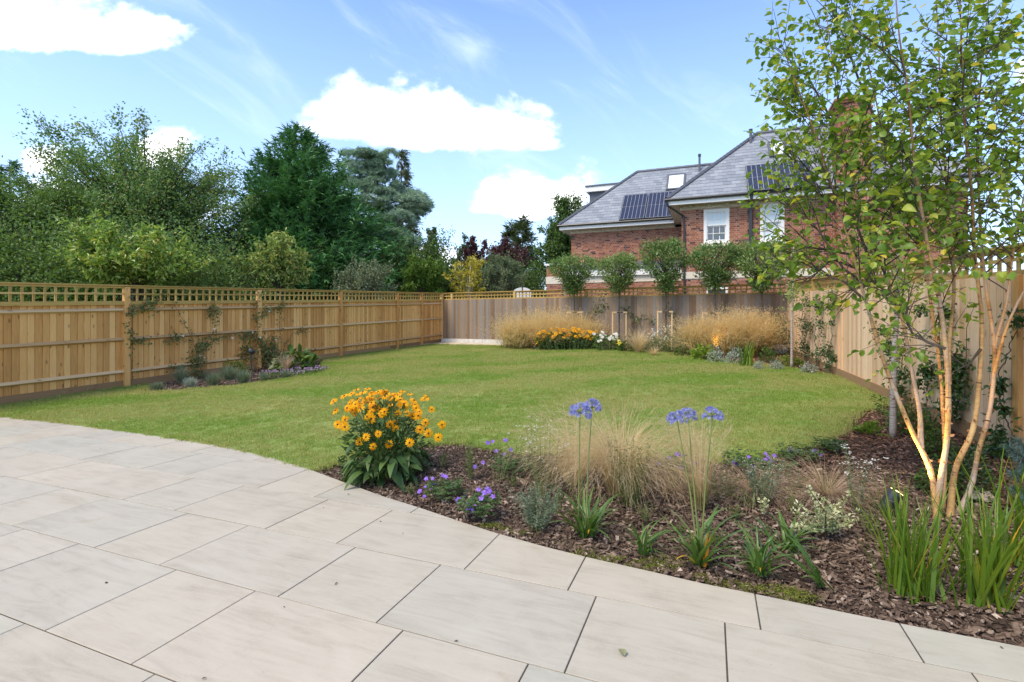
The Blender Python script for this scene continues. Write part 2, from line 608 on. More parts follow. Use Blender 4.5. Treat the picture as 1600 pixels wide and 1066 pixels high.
bed_back = xy([(540, 719), (600, 700), (658, 693), (712, 691), (748, 698), (830, 708), (920, 714), (1021, 714), (1075, 719), (1125, 721), (1180, 716), (1225, 708), (1262, 698),
               (1295, 687), (1314, 676), (1324, 662), (1332, 650), (1352, 640), (1385, 632)])
rear_edge = xy([(1320, 592), (1285, 584), (1253, 579), (1220, 574.5), (1181, 568.5), (1135, 564), (1100, 558), (1042, 552), (996, 548.5), (970, 547.5), (928, 546), (844, 544), (812, 541.5)])
pave_front = xy([(800, 541), (740, 540), (690, 538.8), (655, 538)])
left_edge = xy([(506, 580), (480, 586), (444, 593), (391, 600.5), (327, 606.5), (264, 611.5), (222, 613)])
lawn_poly = []
lawn_poly += [tuple(left_at(6.6) + (.06, 0))]
lawn_poly += [p for p in [tuple(EDGE[i]) for i in range(len(EDGE_PX)) if -260 < EDGE_PX[i][0] <= 488]]
lawn_poly += bed_back
lawn_poly += [tuple(right_at(6.75) - (.06, 0)), tuple(right_at(9.2) - (.06, 0))]
lawn_poly += rear_edge + pave_front
lawn_poly += [tuple(left_at(17.2) + (.06, 0)), tuple(left_at(15.0) + (.06, 0))]
lawn_poly += left_edge + [tuple(left_at(10.4) + (.06, 0)), tuple(left_at(8.4) + (.06, 0))]
front_bed = [p for p in [tuple(EDGE[i]) for i in range(len(EDGE_PX)) if EDGE_PX[i][0] >= 488]] + [tuple(right_at(2.0)), tuple(right_at(6.75))] + bed_back[::-1]
rear_bed = rear_edge + [tuple(GR(800, 538)[:2]), tuple(FL1 + (RR - FL1) * .25), tuple(RR), tuple(right_at(9.2))]
left_bed = left_edge + [tuple(left_at(10.4)), tuple(left_at(15.0))]


def fill(poly, step, zoff, name, material, skirt=.08, jitter=.25, hf=gz):
    """a conforming sheet over a polygon, following the ground"""
    P = np.array(poly)
    bnd = []
    for i in range(len(P)):
        a, b_ = P[i], P[(i + 1) % len(P)]
        k = max(1, int(np.hypot(*(b_ - a)) / step))
        bnd += [a + (b_ - a) * j / k for j in range(k)]
    bnd = np.array(bnd)
    gx, gy = np.meshgrid(np.arange(P[:, 0].min(), P[:, 0].max(), step), np.arange(P[:, 1].min(), P[:, 1].max(), step))
    gx = gx.ravel() + rng.uniform(-jitter, jitter, gx.size) * step
    gy = gy.ravel() + rng.uniform(-jitter, jitter, gy.size) * step
    ins = inpoly(gx, gy, poly)
    pts = [Vector((float(x), float(y))) for x, y in bnd] + [Vector((float(x), float(y))) for x, y in zip(gx[ins], gy[ins])]
    nb = len(bnd)
    vs, es, fs, *_ = geometry.delaunay_2d_cdt(pts, [(i, (i + 1) % nb) for i in range(nb)], [list(range(nb))], 1, 1e-5)
    X = np.array([(q.x, q.y) for q in vs])
    z = hf(X[:, 0], X[:, 1]) + zoff
    V = np.column_stack([X, z])
    F3 = np.array([f for f in fs if len(f) == 3])
    # side skirt round the boundary
    Vb = np.column_stack([bnd, hf(bnd[:, 0], bnd[:, 1]) + zoff])
    Vl = Vb.copy()
    Vl[:, 2] -= skirt
    n0 = len(V)
    i = np.arange(nb)
    j = (i + 1) % nb
    Fq = np.stack([n0 + i, n0 + nb + i, n0 + nb + j, n0 + j], -1)
    return build(name, np.concatenate([V, Vb, Vl]), [F3, Fq], material, smooth=False)


# terrain to the horizon
def axis_pts():
    a = np.concatenate([np.linspace(-900, -60, 12), np.linspace(-50, 50, 51), np.linspace(60, 900, 12)])
    return a


ax_ = axis_pts()
gx, gy = np.meshgrid(ax_, ax_)
dist = np.hypot(gx, gy)
gzv = np.where(dist < 70, gz(gx, gy), 0) - .16
gzv = np.where(dist < 70, gzv, gz(0, 23) - .16)
n_ = len(ax_)
i = np.arange(n_ - 1)
ii, jj = np.meshgrid(i, i)
q = (jj * n_ + ii).ravel()
g = build('ground', np.column_stack([gx.ravel(), gy.ravel(), gzv.ravel()]), [np.stack([q, q + 1, q + n_ + 1, q + n_], -1)], M['ground'])
tag(g, kind='structure')


def bed_z(x, y):
    return gz(x, y) + .018 * np.sin(np.asarray(x) * 5.1) * np.sin(np.asarray(y) * 4.3)


lawn = tag(fill(lawn_poly, .28, 0.0, 'lawn', M['lawn'], .1), kind='structure')
beds = []
for nm_, pl_ in (('flower_bed', front_bed), ('flower_bed', rear_bed), ('flower_bed', left_bed)):
    beds.append(tag(fill(pl_, .14, -.035, nm_, M['soil'], .08, hf=bed_z), kind='structure'))


# ------------------------------------------------------------------ patio: slabs in a running bond of 900s and 600s
def clip_convex(subject, clip):
    out = list(subject)
    for i in range(len(clip)):
        a, b_ = clip[i], clip[(i + 1) % len(clip)]
        inp, out = out, []
        if not inp:
            break

        def side(p):
            return (b_[0] - a[0]) * (p[1] - a[1]) - (b_[1] - a[1]) * (p[0] - a[0])
        for j in range(len(inp)):
            p, q_ = inp[j], inp[(j + 1) % len(inp)]
            sp, sq = side(p), side(q_)
            if sp >= 0:
                out.append(p)
            if sp * sq < 0:
                t = sp / (sp - sq)
                out.append((p[0] + (q_[0] - p[0]) * t, p[1] + (q_[1] - p[1]) * t))
    return out


def patio_z(x, y):
    return -.0192 * y


pat_V = np.array([(x, y, patio_z(x, y) - .012) for x, y in PATIO])
patio_poly = PATIO
nb = len(PATIO)
vs, es, fs, *_ = geometry.delaunay_2d_cdt([Vector(p) for p in PATIO], [(i, (i + 1) % nb) for i in range(nb)], [list(range(nb))], 1, 1e-5)
V = np.array([(q.x, q.y, patio_z(q.x, q.y) - .0045) for q in vs])
patio = tag(build('patio', V, [np.array(fs)], M['joint']), kind='structure')
UA, UB = np.array([.9295, -.3689]), np.array([.3689, .9295])
AN = np.array([-1.331, 2.594])
UN = .602
for row in range(-9, 8):
    off = .25 if row % 2 == 0 else 1.5
    for k in range(-8, 5):
        s0 = off + 2.5 * k
        for (c0, c1) in ((s0, s0 + 1.0), (s0 + 1.0, s0 + 2.5)):
            g_ = .0034 / UN
            c = [AN + UA * UN * a_ + UB * UN * b_ for a_, b_ in ((c0 + g_, row + g_), (c1 - g_, row + g_), (c1 - g_, row + 1 - g_), (c0 + g_, row + 1 - g_))]
            if max(p[1] for p in c) < -.2 or min(p[0] for p in c) > 3.2 or max(p[0] for p in c) < -11:
                continue
            if max(p[1] for p in c) < .8 and row < -6:
                continue
            poly = clip_convex(PATIO, [tuple(p) for p in c])
            # drop doubled points
            P2 = []
            for p in poly:
                if not P2 or math.hypot(p[0] - P2[-1][0], p[1] - P2[-1][1]) > .004:
                    P2.append(p)
            if len(P2) > 2 and math.hypot(P2[0][0] - P2[-1][0], P2[0][1] - P2[-1][1]) < .004:
                P2.pop()
            if len(P2) < 3:
                continue
            P2 = np.array(P2)
            ar = .5 * abs(np.dot(P2[:, 0], np.roll(P2[:, 1], 1)) - np.dot(P2[:, 1], np.roll(P2[:, 0], 1)))
            if ar < .004:
                continue
            cen = P2.mean(0)
            dzz = rng.uniform(-.0012, .0012)
            bev = .0018
            inner = P2 + nrm(cen - P2) * bev * 1.3
            zt = patio_z(P2[:, 0], P2[:, 1])
            n = len(P2)
            V = np.concatenate([np.column_stack([inner, patio_z(inner[:, 0], inner[:, 1]) + dzz]), np.column_stack([P2, zt - bev + dzz]), np.column_stack([P2, zt - .02])])
            i = np.arange(n)
            j = (i + 1) % n
            ccw = np.sum(P2[:, 0] * np.roll(P2[:, 1], -1) - np.roll(P2[:, 0], -1) * P2[:, 1]) > 0
            top = np.arange(n) if ccw else np.arange(n)[::-1]
            V -= np.array([cen[0], cen[1], 0])
            o = build('paving_slab', V, [top[None], np.stack([i, n + i, n + j, j], -1), np.stack([n + i, 2 * n + i, 2 * n + j, n + j], -1)], M['slab'], patio)
            o.location = (cen[0], cen[1], 0)


# ------------------------------------------------------------------ fences
def wedge_mesh(w, t0, t1, m_, name='board'):
    """unit-height feather-edge board: x along the fence, y towards the garden, one thick edge"""
    V = [(0, 0, 0), (w, 0, 0), (w, t1, 0), (0, t0, 0), (0, 0, 1), (w, 0, 1), (w, t1, 1), (0, t0, 1)]
    return build(name, V, [np.array([[0, 3, 2, 1], [4, 5, 6, 7], [0, 1, 5, 4], [1, 2, 6, 5], [2, 3, 7, 6], [3, 0, 4, 7]])], m_, mesh_only=True)


def unit_box(m_, name='post'):
    b_ = MB()
    b_.cbox((0, 0, .5), 1, 1, 1)
    return b_.build(name, m_, mesh_only=True)


def fence(p0, p1, label, top0, top1, bt0, bt1, posts, m_board, m_rail, m_post, rails, pitch, trellis_pitch, inward, group, gravel=True, flat=False, dark=None, post_w=.1, rail_ends=True):
    """p0 -> p1 in plan; inward = unit normal towards the garden"""
    p0, p1 = np.array(p0, float), np.array(p1, float)
    L = np.hypot(*(p1 - p0))
    t = (p1 - p0) / L
    nn = np.array(inward, float)
    base = p0 + (p1 - p0) * .5
    ang = math.atan2(t[1], t[0])
    root = thing('fence', label, 'fence', (p0[0], p0[1], 0), ang, group)
    sgn = 1.0 if np.dot(np.array([-t[1], t[0]]), nn) > 0 else -1.0      # local +y towards the garden?

    def gzl(s):
        q_ = p0 + t * s + nn * .1
        return float(gz(q_[0], q_[1]))

    def bt(s):
        return bt0 + (bt1 - bt0) * s / L

    def tp(s):
        return top0 + (top1 - top0) * s / L
    # boards
    bm_ = wedge_mesh(pitch - .0035, .024 * sgn, .010 * sgn, m_board) if not flat else wedge_mesh(pitch - .0035, .017 * sgn, .014 * sgn, m_board)
    s = 0.0
    while s < L - .02:
        h = gzl(s + .05) + (.13 if gravel else .02)
        o = put('board', bm_, root, (s, rng.uniform(0, .0025) * sgn, h), (0, 0, 0), (1, 1, bt(s) - h + rng.uniform(-.004, .004)))
        s += pitch
    for i_ in range(int(L / 2.4) + 1):       # dark sheet added behind the boards to draw shade lines in the gaps
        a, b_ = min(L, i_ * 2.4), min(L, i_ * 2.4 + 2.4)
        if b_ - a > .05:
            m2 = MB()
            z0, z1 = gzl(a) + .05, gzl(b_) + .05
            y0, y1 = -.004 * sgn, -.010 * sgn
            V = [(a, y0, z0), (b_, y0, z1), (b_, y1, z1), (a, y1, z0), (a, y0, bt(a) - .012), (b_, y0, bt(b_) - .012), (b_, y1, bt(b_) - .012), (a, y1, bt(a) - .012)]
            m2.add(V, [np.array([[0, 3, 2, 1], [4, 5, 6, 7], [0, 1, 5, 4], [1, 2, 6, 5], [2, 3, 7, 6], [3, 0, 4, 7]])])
            m2.build('gap_shade', M['gap_shade'], root)
    if gravel:
        k = max(1, int(L / 2.9))
        for i_ in range(k):
            a, b_ = L * i_ / k, L * (i_ + 1) / k - .004
            m2 = MB()
            z0, z1 = gzl(a), gzl(b_)
            y0, y1 = (.018 * sgn, .043 * sgn)
            V = [(a, y0, z0 - .1), (b_, y0, z1 - .1), (b_, y1, z1 - .1), (a, y1, z0 - .1), (a, y0, z0 + .145), (b_, y0, z1 + .145), (b_, y1, z1 + .145), (a, y1, z0 + .145)]
            m2.add(V, [np.array([[0, 3, 2, 1], [4, 5, 6, 7], [0, 1, 5, 4], [1, 2, 6, 5], [2, 3, 7, 6], [3, 0, 4, 7]])], rng.random())
            m2.build('gravel_board', M['gravelboard'], root)
    ub = unit_box(m_post)
    for sp in posts:
        z0 = gzl(sp) - .1
        put('post', ub, root, (sp, .052 * sgn if not flat else -.05 * sgn, z0), None, (post_w, post_w * .95, tp(sp) - .035 - z0))

    def bar(name, a, b_, za, zb, y, w, h, m_, prof=None):
        m2 = MB()
        y0, y1 = y - w / 2, y + w / 2
        if prof == 'arris':      # triangular section, flat face to the boards, sharp edge to the garden
            ya, yb = (.018 * sgn), (.018 + w) * sgn
            V = [(a, ya, za), (a, ya, za + h), (a, yb, za + h * .52), (a, yb, za + h * .4), (b_, ya, zb), (b_, ya, zb + h), (b_, yb, zb + h * .52), (b_, yb, zb + h * .4)]
            F = [np.array([[0, 1, 2, 3], [4, 7, 6, 5], [1, 5, 6, 2], [2, 6, 7, 3], [3, 7, 4, 0]])]
        else:
            V = [(a, y0, za), (b_, y0, zb), (b_, y1, zb), (a, y1, za), (a, y0, za + h), (b_, y0, zb + h), (b_, y1, zb + h), (a, y1, za + h)]
            F = [np.array([[0, 3, 2, 1], [4, 5, 6, 7], [0, 1, 5, 4], [1, 2, 6, 5], [2, 3, 7, 6], [3, 0, 4, 7]])]
        m2.add(V, F, rng.random())
        return m2.build(name, m_, root)
    ends = [0.0] + [q_ for q_ in posts if .15 < q_ < L - .15] + [L]
    for i_ in range(len(ends) - 1):
        a, b_ = ends[i_] + .052, ends[i_ + 1] - .052
        for f in rails:
            za = gzl(a) + f * (bt(a) - gzl(a))
            zb = gzl(b_) + f * (bt(b_) - gzl(b_))
            bar('rail', a, b_, za, zb, 0, .075, .085, m_rail, 'arris')
        yt = .05 * sgn if not flat else -.05 * sgn
        tha = tp(a) - bt(a)
        bar('trellis_rail', a, b_, bt(a) - .03, bt(b_) - .03, yt, .05, .075, M['trellis'])
        bar('trellis_rail', a, b_, bt(a) + .045 + (tha - .1) * .46, bt(b_) + .045 + (tha - .1) * .46, yt + .012 * sgn, .022, .036, M['trellis'])
        bar('trellis_rail', a, b_, tp(a) - .062, tp(b_) - .062, yt, .035, .04, M['trellis'])
        n = max(1, int(round((b_ - a) / trellis_pitch)))
        for k in range(1, n):
            s = a + (b_ - a) * k / n
            put('trellis_slat', TSL, root, (s, yt - .012 * sgn, bt(s) + .045), None, (.036, .02, tp(s) - .06 - bt(s) - .045))
    # capping
    for i_ in range(len(ends) - 1):
        a, b_ = ends[i_] + .002, ends[i_ + 1] - .002
        bar('capping', a, b_, tp(a) - .022, tp(b_) - .022, .05 * sgn if not flat else -.05 * sgn, .115, .026, M['trellis'])
    return root


M['gap_shade'] = plain('dark gap shade', (.10, .06, .03), .9)  # dark colour standing in for the shade between fence boards
TSL = unit_box(M['trellis'], 'trellis_slat')
Lp0, Lp1 = left_at(5.2), FL1
Ll = np.hypot(*(Lp1 - Lp0))
nl = np.array([1.0, -.452]) / math.hypot(1, .452)


def s_left(px):
    d = 9672 / (1152.6 - px)
    return (d - 5.2) * 1.097


fence(Lp0, Lp1, 'golden boarded fence with arris rails and trellis top, left side of the garden', 1.83, 2.25, 1.44, 1.945,
      [s_left(p) for p in (-170, 195, 402, 530, 619, 657)] + [Ll - .06], M['gold'], M['gold_h'], M['gold'], (.16, .545, .895), .104, .158, nl, None)
Rp0, Rp1 = FL1 + (.04, -.03), RR
Lr = np.hypot(*(Rp1 - Rp0))
tr_ = (Rp1 - Rp0) / Lr
nr = np.array([tr_[1], -tr_[0]])
nr = nr if nr[1] < 0 else -nr


def s_rear(px):
    k = (px - CX) / F
    return (20.9 * k + 2.95) / (10.7 + 6.9 * k) * Lr


fence(Rp0, Rp1, 'weathered grey brown boarded fence with golden trellis across the end of the garden', 2.245, 2.245, 1.955, 1.955,
      [s_rear(p) for p in (704, 802, 914, 1040)] + [s_rear(1187)], M['grey'], M['gold_h'], M['trellis'], (), .103, .15, nr, None, gravel=False, flat=True)
Qp0, Qp1 = right_at(1.7), RR - (.03, .06)
Lq = np.hypot(*(Qp1 - Qp0))
nq = np.array([-1.0, .335]) / math.hypot(1, .335)
rf = fence(Qp0, Qp1, 'pale new wood fence of flush boards with trellis, right side of the garden', 1.95, 2.25, 1.675, 1.965,
           [Lq * k / 5 for k in (.02, 1, 2, 3, 4)] + [Lq - .1], M['pale'], M['pale_h'], M['trellis'], (), .112, .15, nq, None, gravel=True, flat=True)


def s_right(px):
    d = 2387 / (px - 1061)
    return (d - 1.7) * math.hypot(1, .335)


for px in (1270, 1313, 1319, 1597):
    s = s_right(px)
    q_ = Qp0 + (Qp1 - Qp0) * s / Lq
    z0 = float(gz(q_[0] - .1, q_[1])) + .14
    put('cover_batten', unit_box(M['pale'] if px < 1500 else M['gold'], 'cover_batten'), rf, (s, .0325, z0), None, (.045 if px != 1597 else .09, .03, (1.675 + .29 * s / Lq) - z0 - .005))

# pale paving strip and concrete kerb in the far corner
cor = xy([(655, 538), (690, 538.8), (740, 540), (800, 541), (812, 541.5)])
fence_l = [tuple(left_at(19.6) + (.09, 0))]
cpoly = [tuple(left_at(18.6) + (.05, 0))] + cor + [tuple(GR(812, 537)[:2]), tuple(FL1 + (RR - FL1) * .30 + nr * .1), tuple(FL1 + np.array((.12, -.12)))]
path = tag(fill(cpoly, .3, .012, 'path', M['joint'], .1), kind='structure')
c0, c1 = np.array(FL1) + nr * .24 + np.array((.1, 0)), np.array(FL1) + (RR - FL1) * .30 + nr * .24
cc = np.array(cpoly)
for k in range(7):
    a = c0 + (c1 - c0) * (k / 7) + (c1 - c0) * .004
    b_ = c0 + (c1 - c0) * ((k + 1) / 7) - (c1 - c0) * .004
    quad = [tuple(a + nr * 3), tuple(b_ + nr * 3), tuple(b_), tuple(a)]
    pp = clip_convex(cpoly, quad)
    if len(pp) > 2:
        pp = np.array(pp)
        n = len(pp)
        V = np.concatenate([np.column_stack([pp, gz(pp[:, 0], pp[:, 1]) + .035]), np.column_stack([pp, gz(pp[:, 0], pp[:, 1]) - .05])])
        i = np.arange(n)
        j = (i + 1) % n
        build('paving_slab', V, [np.arange(n)[None], np.stack([i, n + i, n + j, j], -1)], M['paleslab'], path)
kerb = thing('concrete_kerb', 'pale concrete kerb along the foot of the far grey fence', 'kerb', (FL1[0], FL1[1], 0))
for k in range(5):
    a = np.array(FL1) + (RR - FL1) * (.012 + .055 * k)
    b_ = np.array(FL1) + (RR - FL1) * (.012 + .055 * (k + 1) - .0012)
    za, zb = float(gz(*a)), float(gz(*b_))
    m2 = MB()
    w = nr * .2
    o_ = nr * .03
    lo = -.05
    hi = .17
    V = [(*(a + o_), za + lo), (*(b_ + o_), zb + lo), (*(b_ + w), zb + lo), (*(a + w), za + lo), (*(a + o_), za + hi), (*(b_ + o_), zb + hi), (*(b_ + w * .86), zb + hi), (*(a + w * .86), za + hi)]
    m2.add(np.array(V) - np.array([FL1[0], FL1[1], 0]), [np.array([[4, 5, 6, 7], [0, 1, 5, 4], [1, 2, 6, 5], [2, 3, 7, 6], [3, 0, 4, 7]])])
    m2.build('kerb_stone', M['concrete'], kerb)

# ------------------------------------------------------------------ the brick house beyond the rear fence
HO = np.array([6.455, 19.0, .35])
HU, HV, HW = np.array([.9284, -.3714, 0]), np.array([.3714, .9284, 0]), np.array([0, 0, 1.0])


def H(u_, v_, z_):
    return HO * np.array([1, 1, 0]) + HU * u_ + HV * v_ + np.array([0, 0, z_])


def house_mats():
    m_, N, b, o = mat('brick')
    a = N.n('ShaderNodeAttribute', attribute_name='rnd').outputs['Fac']
    p = N.n('ShaderNodeNewGeometry').outputs['Position']
    c = N.ramp(a, [(0, (.075, .035, .03)), (.16, (.12, .05, .038)), (.2, (.22, .072, .044)), (.5, (.315, .122, .068)), (.8, (.365, .158, .09)), (1, (.42, .195, .12))])
    n = N.noise(p, 40, 4, .7)
    N.set(b.inputs['Base Color'], N.vm('SCALE', c, scale=N.mr(n, .3, .7, .75, 1.2)))
    b.inputs['Roughness'].default_value = .9
    bump(N, b, n, .5, .006)
    M['brick'] = m_
    M['mortar'] = plain('mortar', (.56, .45, .36), .95, var=.2, scale=30)
    m_, N, b, o = mat('slate')
    a = N.n('ShaderNodeAttribute', attribute_name='rnd').outputs['Fac']
    p = N.n('ShaderNodeNewGeometry').outputs['Position']
    c = N.ramp(a, [(0, (.19, .207, .235)), (.5, (.235, .252, .28)), (1, (.285, .30, .325))])
    N.set(b.inputs['Base Color'], N.vm('SCALE', c, scale=N.mr(N.noise(p, 14, 5, .7), .3, .7, .85, 1.15)))
    b.inputs['Roughness'].default_value = .55
    M['slate'] = m_
    M['white'] = plain('white paint', (.78, .76, .72), .45, var=.05, scale=8)
    M['cream'] = plain('cream stone', (.66, .58, .46), .8, var=.12, scale=12)
    M['blackp'] = plain('black plastic', (.03, .032, .036), .4)
    M['lead'] = plain('lead grey', (.1, .105, .125), .55, var=.15)
    M['soffit'] = plain('soffit', (.6, .55, .48), .7)
    M['dark'] = plain('dark interior', (.012, .012, .014), .9)
    m_, N, b, o = mat('window glass')
    b.inputs['Base Color'].default_value = (.06, .08, .1, 1)
    b.inputs['Roughness'].default_value = .04
    b.inputs['Specular IOR Level'].default_value = 1.0
    M['glass'] = m_
    m_, N, b, o = mat('pale blind behind glass')
    b.inputs['Base Color'].default_value = (.62, .7, .72, 1)
    b.inputs['Roughness'].default_value = .15
    M['blind'] = m_
    m_, N, b, o = mat('solar cells')
    b.inputs['Base Color'].default_value = (.022, .025, .05, 1)
    b.inputs['Roughness'].default_value = .22
    M['cell'] = m_
    M['alu'] = plain('silver frame', (.5, .51, .54), .35, .6)


house_mats()
house = thing('brick_house', 'large red brick house with slate roof, solar panels and white sash windows', 'house', tuple(HO))


def hbuild(mb, name, m_, parent=None, smooth=False):
    """mesh made in house-world coordinates, moved under the house"""
    mb.V = [np.asarray(v_) - HO for v_ in mb.V]
    return mb.build(name, m_, parent or house, smooth)


def hsub(mb, name, m_, parent):
    mb.V = [np.asarray(v_) - HO for v_ in mb.V]
    return mb.build(name, m_, parent)


def hbox(mb, u0, u1, v0, v1, z0, z1, r=0.0):
    mb.box(H(u0, v0, z0), HU * (u1 - u0), HV * (v1 - v0), HW * (z1 - z0), r)


def brick_face(mb, o, eu, en, u0, u1, z0, z1, holes=(), proud=.007):
    """Flemish bond, bricks standing proud of the mortar plane. o origin, eu along, en out of the wall"""
    ch, bl, hl, j = .075, .215, .1025, .010
    row = 0
    z = z0
    while z < z1 - .02:
        zt = min(z + ch - j, z1)
        x = u0 - (0 if row % 2 == 0 else .1125 * .5 + .11)
        k = row % 2
        while x < u1:
            w = bl if k % 2 == 0 else hl
            segs = [(max(x, u0), min(x + w, u1))]
            for (ha, hb, hz0, hz1) in holes:
                if zt > hz0 and z < hz1:
                    new = []
                    for a_, b_ in segs:
                        if b_ <= ha or a_ >= hb:
                            new.append((a_, b_))
                        else:
                            if a_ < ha:
                                new.append((a_, ha))
                            if b_ > hb:
                                new.append((hb, b_))
                    segs = new
            r = rng.uniform(.2, 1)
            if rng.random() < (.2 if k % 2 else .07):
                r = rng.uniform(0, .19)
            for a_, b_ in segs:
                if b_ - a_ < .02:
                    continue
                pr = proud + rng.uniform(-.002, .003)
                p = o + eu * a_ + HW * z
                V = [p, p + eu * (b_ - a_), p + eu * (b_ - a_) + HW * (zt - z), p + HW * (zt - z)]
                V = V + [q_ + en * pr for q_ in V]
                mb.add(V, [np.array([[4, 5, 6, 7], [0, 1, 5, 4], [1, 2, 6, 5], [2, 3, 7, 6], [3, 0, 4, 7]])], r)
            x += w + j
            k += 1
        z += ch
        row += 1


MV0 = 0.0           # main wing face
LV0 = 3.85          # left wing face (set back)
UE = 8.6            # right end of the main wing
ZB = 5.32           # top of the brickwork
EZ = 5.67           # gutter line


def upx(px, v_):
    """u of the point of plane v=v_ seen at column px"""
    k = (px - CX) / F
    a = HO + HV * v_
    return (k * a[1] - a[0]) / (HU[0] - k * HU[1])


def zpx(px, py, v_):
    u_ = upx(px, v_)
    return CAMZ + (CY - py) / F * (HO + HV * v_ + HU * u_)[1]


w1 = (upx(1099.5, 0), upx(1139.5, 0), zpx(1119, 380, 0), zpx(1119, 327, 0))
w2 = (upx(1187.5, 0), upx(1225.5, 0), zpx(1206, 378, 0), zpx(1206, 318, 0))
g1 = (upx(1104, 0), upx(1137, 0), .9, zpx(1120, 449.5, 0))
band = (zpx(1090, 435.5, 0), zpx(1090, 425.5, 0))
mb = MB()
hbox(mb, 0, UE, .16, 6.0, -.2, ZB)
xs = sorted({0, UE, w1[0], w1[1], w2[0], w2[1], g1[0], g1[1]})
for xa, xb in zip(xs[:-1], xs[1:]):
    z = -.2
    for hh in sorted([h_ for h_ in (w1, w2, g1) if h_[0] < (xa + xb) / 2 < h_[1]], key=lambda h_: h_[2]):
        hbox(mb, xa, xb, 0, .158, z, hh[2])
        z = hh[3]
    hbox(mb, xa, xb, 0, .158, z, ZB)
hbox(mb, -5.35, .0, LV0, LV0 + 6, -.2, ZB)
hbuild(mb, 'wall', M['mortar'])
ch_u = (upx(1309, -.42), upx(1362, -.42))
mb = MB()
holes = [w1, w2, g1, (0, UE, band[0], band[1])]
brick_face(mb, H(0, 0, 0), HU, -HV, 0, ch_u[0], 1.4, ZB, holes)
brick_face(mb, H(0, 0, 0), HU, -HV, ch_u[1], UE, 1.4, ZB, [(0, UE, band[0], band[1])])
o = hbuild(mb, 'brickwork', M['brick'])
o['kind'] = 'stuff'
lb = (zpx(960, 441, LV0 - 1.0), zpx(960, 431, LV0 - 1.0))
mb = MB()
brick_face(mb, H(0, LV0, 0), HU, -HV, -5.35, 0, 2.6, ZB)
o = hbuild(mb, 'brickwork', M['brick'])
o['kind'] = 'stuff'
# chimney breast and stack on the front face
mb = MB()
cz = zpx(1336, 152, -.42)
hbox(mb, ch_u[0], ch_u[1], -.42, .45, -.2, cz)
chim = hbuild(mb, 'chimney', M['mortar'])
mb = MB()
brick_face(mb, H(0, -.42, 0), HU, -HV, ch_u[0], ch_u[1], 1.4, cz)
brick_face(mb, H(ch_u[0], 0, 0), HV, -HU, -.42, .45, 1.4, cz)
o = hsub(mb, 'brickwork', M['brick'], chim)
o['kind'] = 'stuff'
for (e, z0, z1) in ((.04, cz - .42, cz - .34), (.07, cz - .15, cz - .075), (.11, cz - .075, cz)):
    mb = MB()
    hbox(mb, ch_u[0] - e, ch_u[1] + e, -.42 - e, .45 + e, z0, z1, .6)
    hsub(mb, 'chimney_course', M['brick'], chim)
for k in range(2):
    mb = MB()
    c_ = H(ch_u[0] + .35 + .6 * k, .0, cz)
    mb.tube([c_, c_ + HW * .32], [.12, .1], 10, .5)
    hsub(mb, 'chimney_pot', M['blackp'], chim)
# stone string course, left wing lower storey with its flat lead roof
mb = MB()
hbox(mb, -.02, ch_u[0] - .03, -.035, .02, band[0], band[1])
hbox(mb, ch_u[1] + .03, UE, -.035, .02, band[0], band[1])
hbuild(mb, 'string_course', M['cream'])
eb = LV0 - 1.0
ul = upx(856, eb)
up_ = upx(880, eb)
zr = zpx(960, 420, eb)
mb = MB()
hbox(mb, ul, -.02, eb, LV0 - .01, -.2, lb[0])
ext = hbuild(mb, 'lower_wall', M['mortar'])
mb = MB()
brick_face(mb, H(0, eb, 0), HU, -HV, up_ + .12, -.02, 1.4, lb[0])
o = hsub(mb, 'brickwork', M['brick'], ext)
o['kind'] = 'stuff'
mb = MB()
hbox(mb, up_ + .1, -.02, eb - .03, LV0 - .01, lb[0], lb[1])
hbuild(mb, 'string_course', M['cream'])
mb = MB()
hbox(mb, up_ + .02, -.02, eb - .14, LV0 - .01, lb[1] + .002, zr)
hbuild(mb, 'fascia', M['white'])
mb = MB()
hbox(mb, up_ + .02, -.02, eb - .2, LV0 - .01, zr + .003, zr + .12)
mb.box(H(up_ + .02, eb + .1, zr + .12), HU * (-.04 - up_), HV * (LV0 - eb - .12) + HW * .25, HW * .04)
hbuild(mb, 'flat_roof', M['lead'])
mb = MB()
zp = zpx(868, 412, eb - .22)
hbox(mb, ul, up_, eb - .2, LV0, -.2, zp - .09)
pier = hbuild(mb, 'pier', M['mortar'])
mb = MB()
brick_face(mb, H(0, eb - .2, 0), HU, -HV, ul, up_, 1.2, zp - .09, [(-9, 0, lb[0] - .03, lb[1])])
o = hsub(mb, 'brickwork', M['brick'], pier)
o['kind'] = 'stuff'
mb = MB()
hbox(mb, ul - .03, up_ + .03, eb - .235, LV0, lb[0] - .03, lb[1])
hsub(mb, 'stone_band', M['cream'], pier)
mb = MB()
hbox(mb, ul - .07, up_ + .07, eb - .27, LV0, zp - .088, zp)
hsub(mb, 'coping', M['white'], pier)

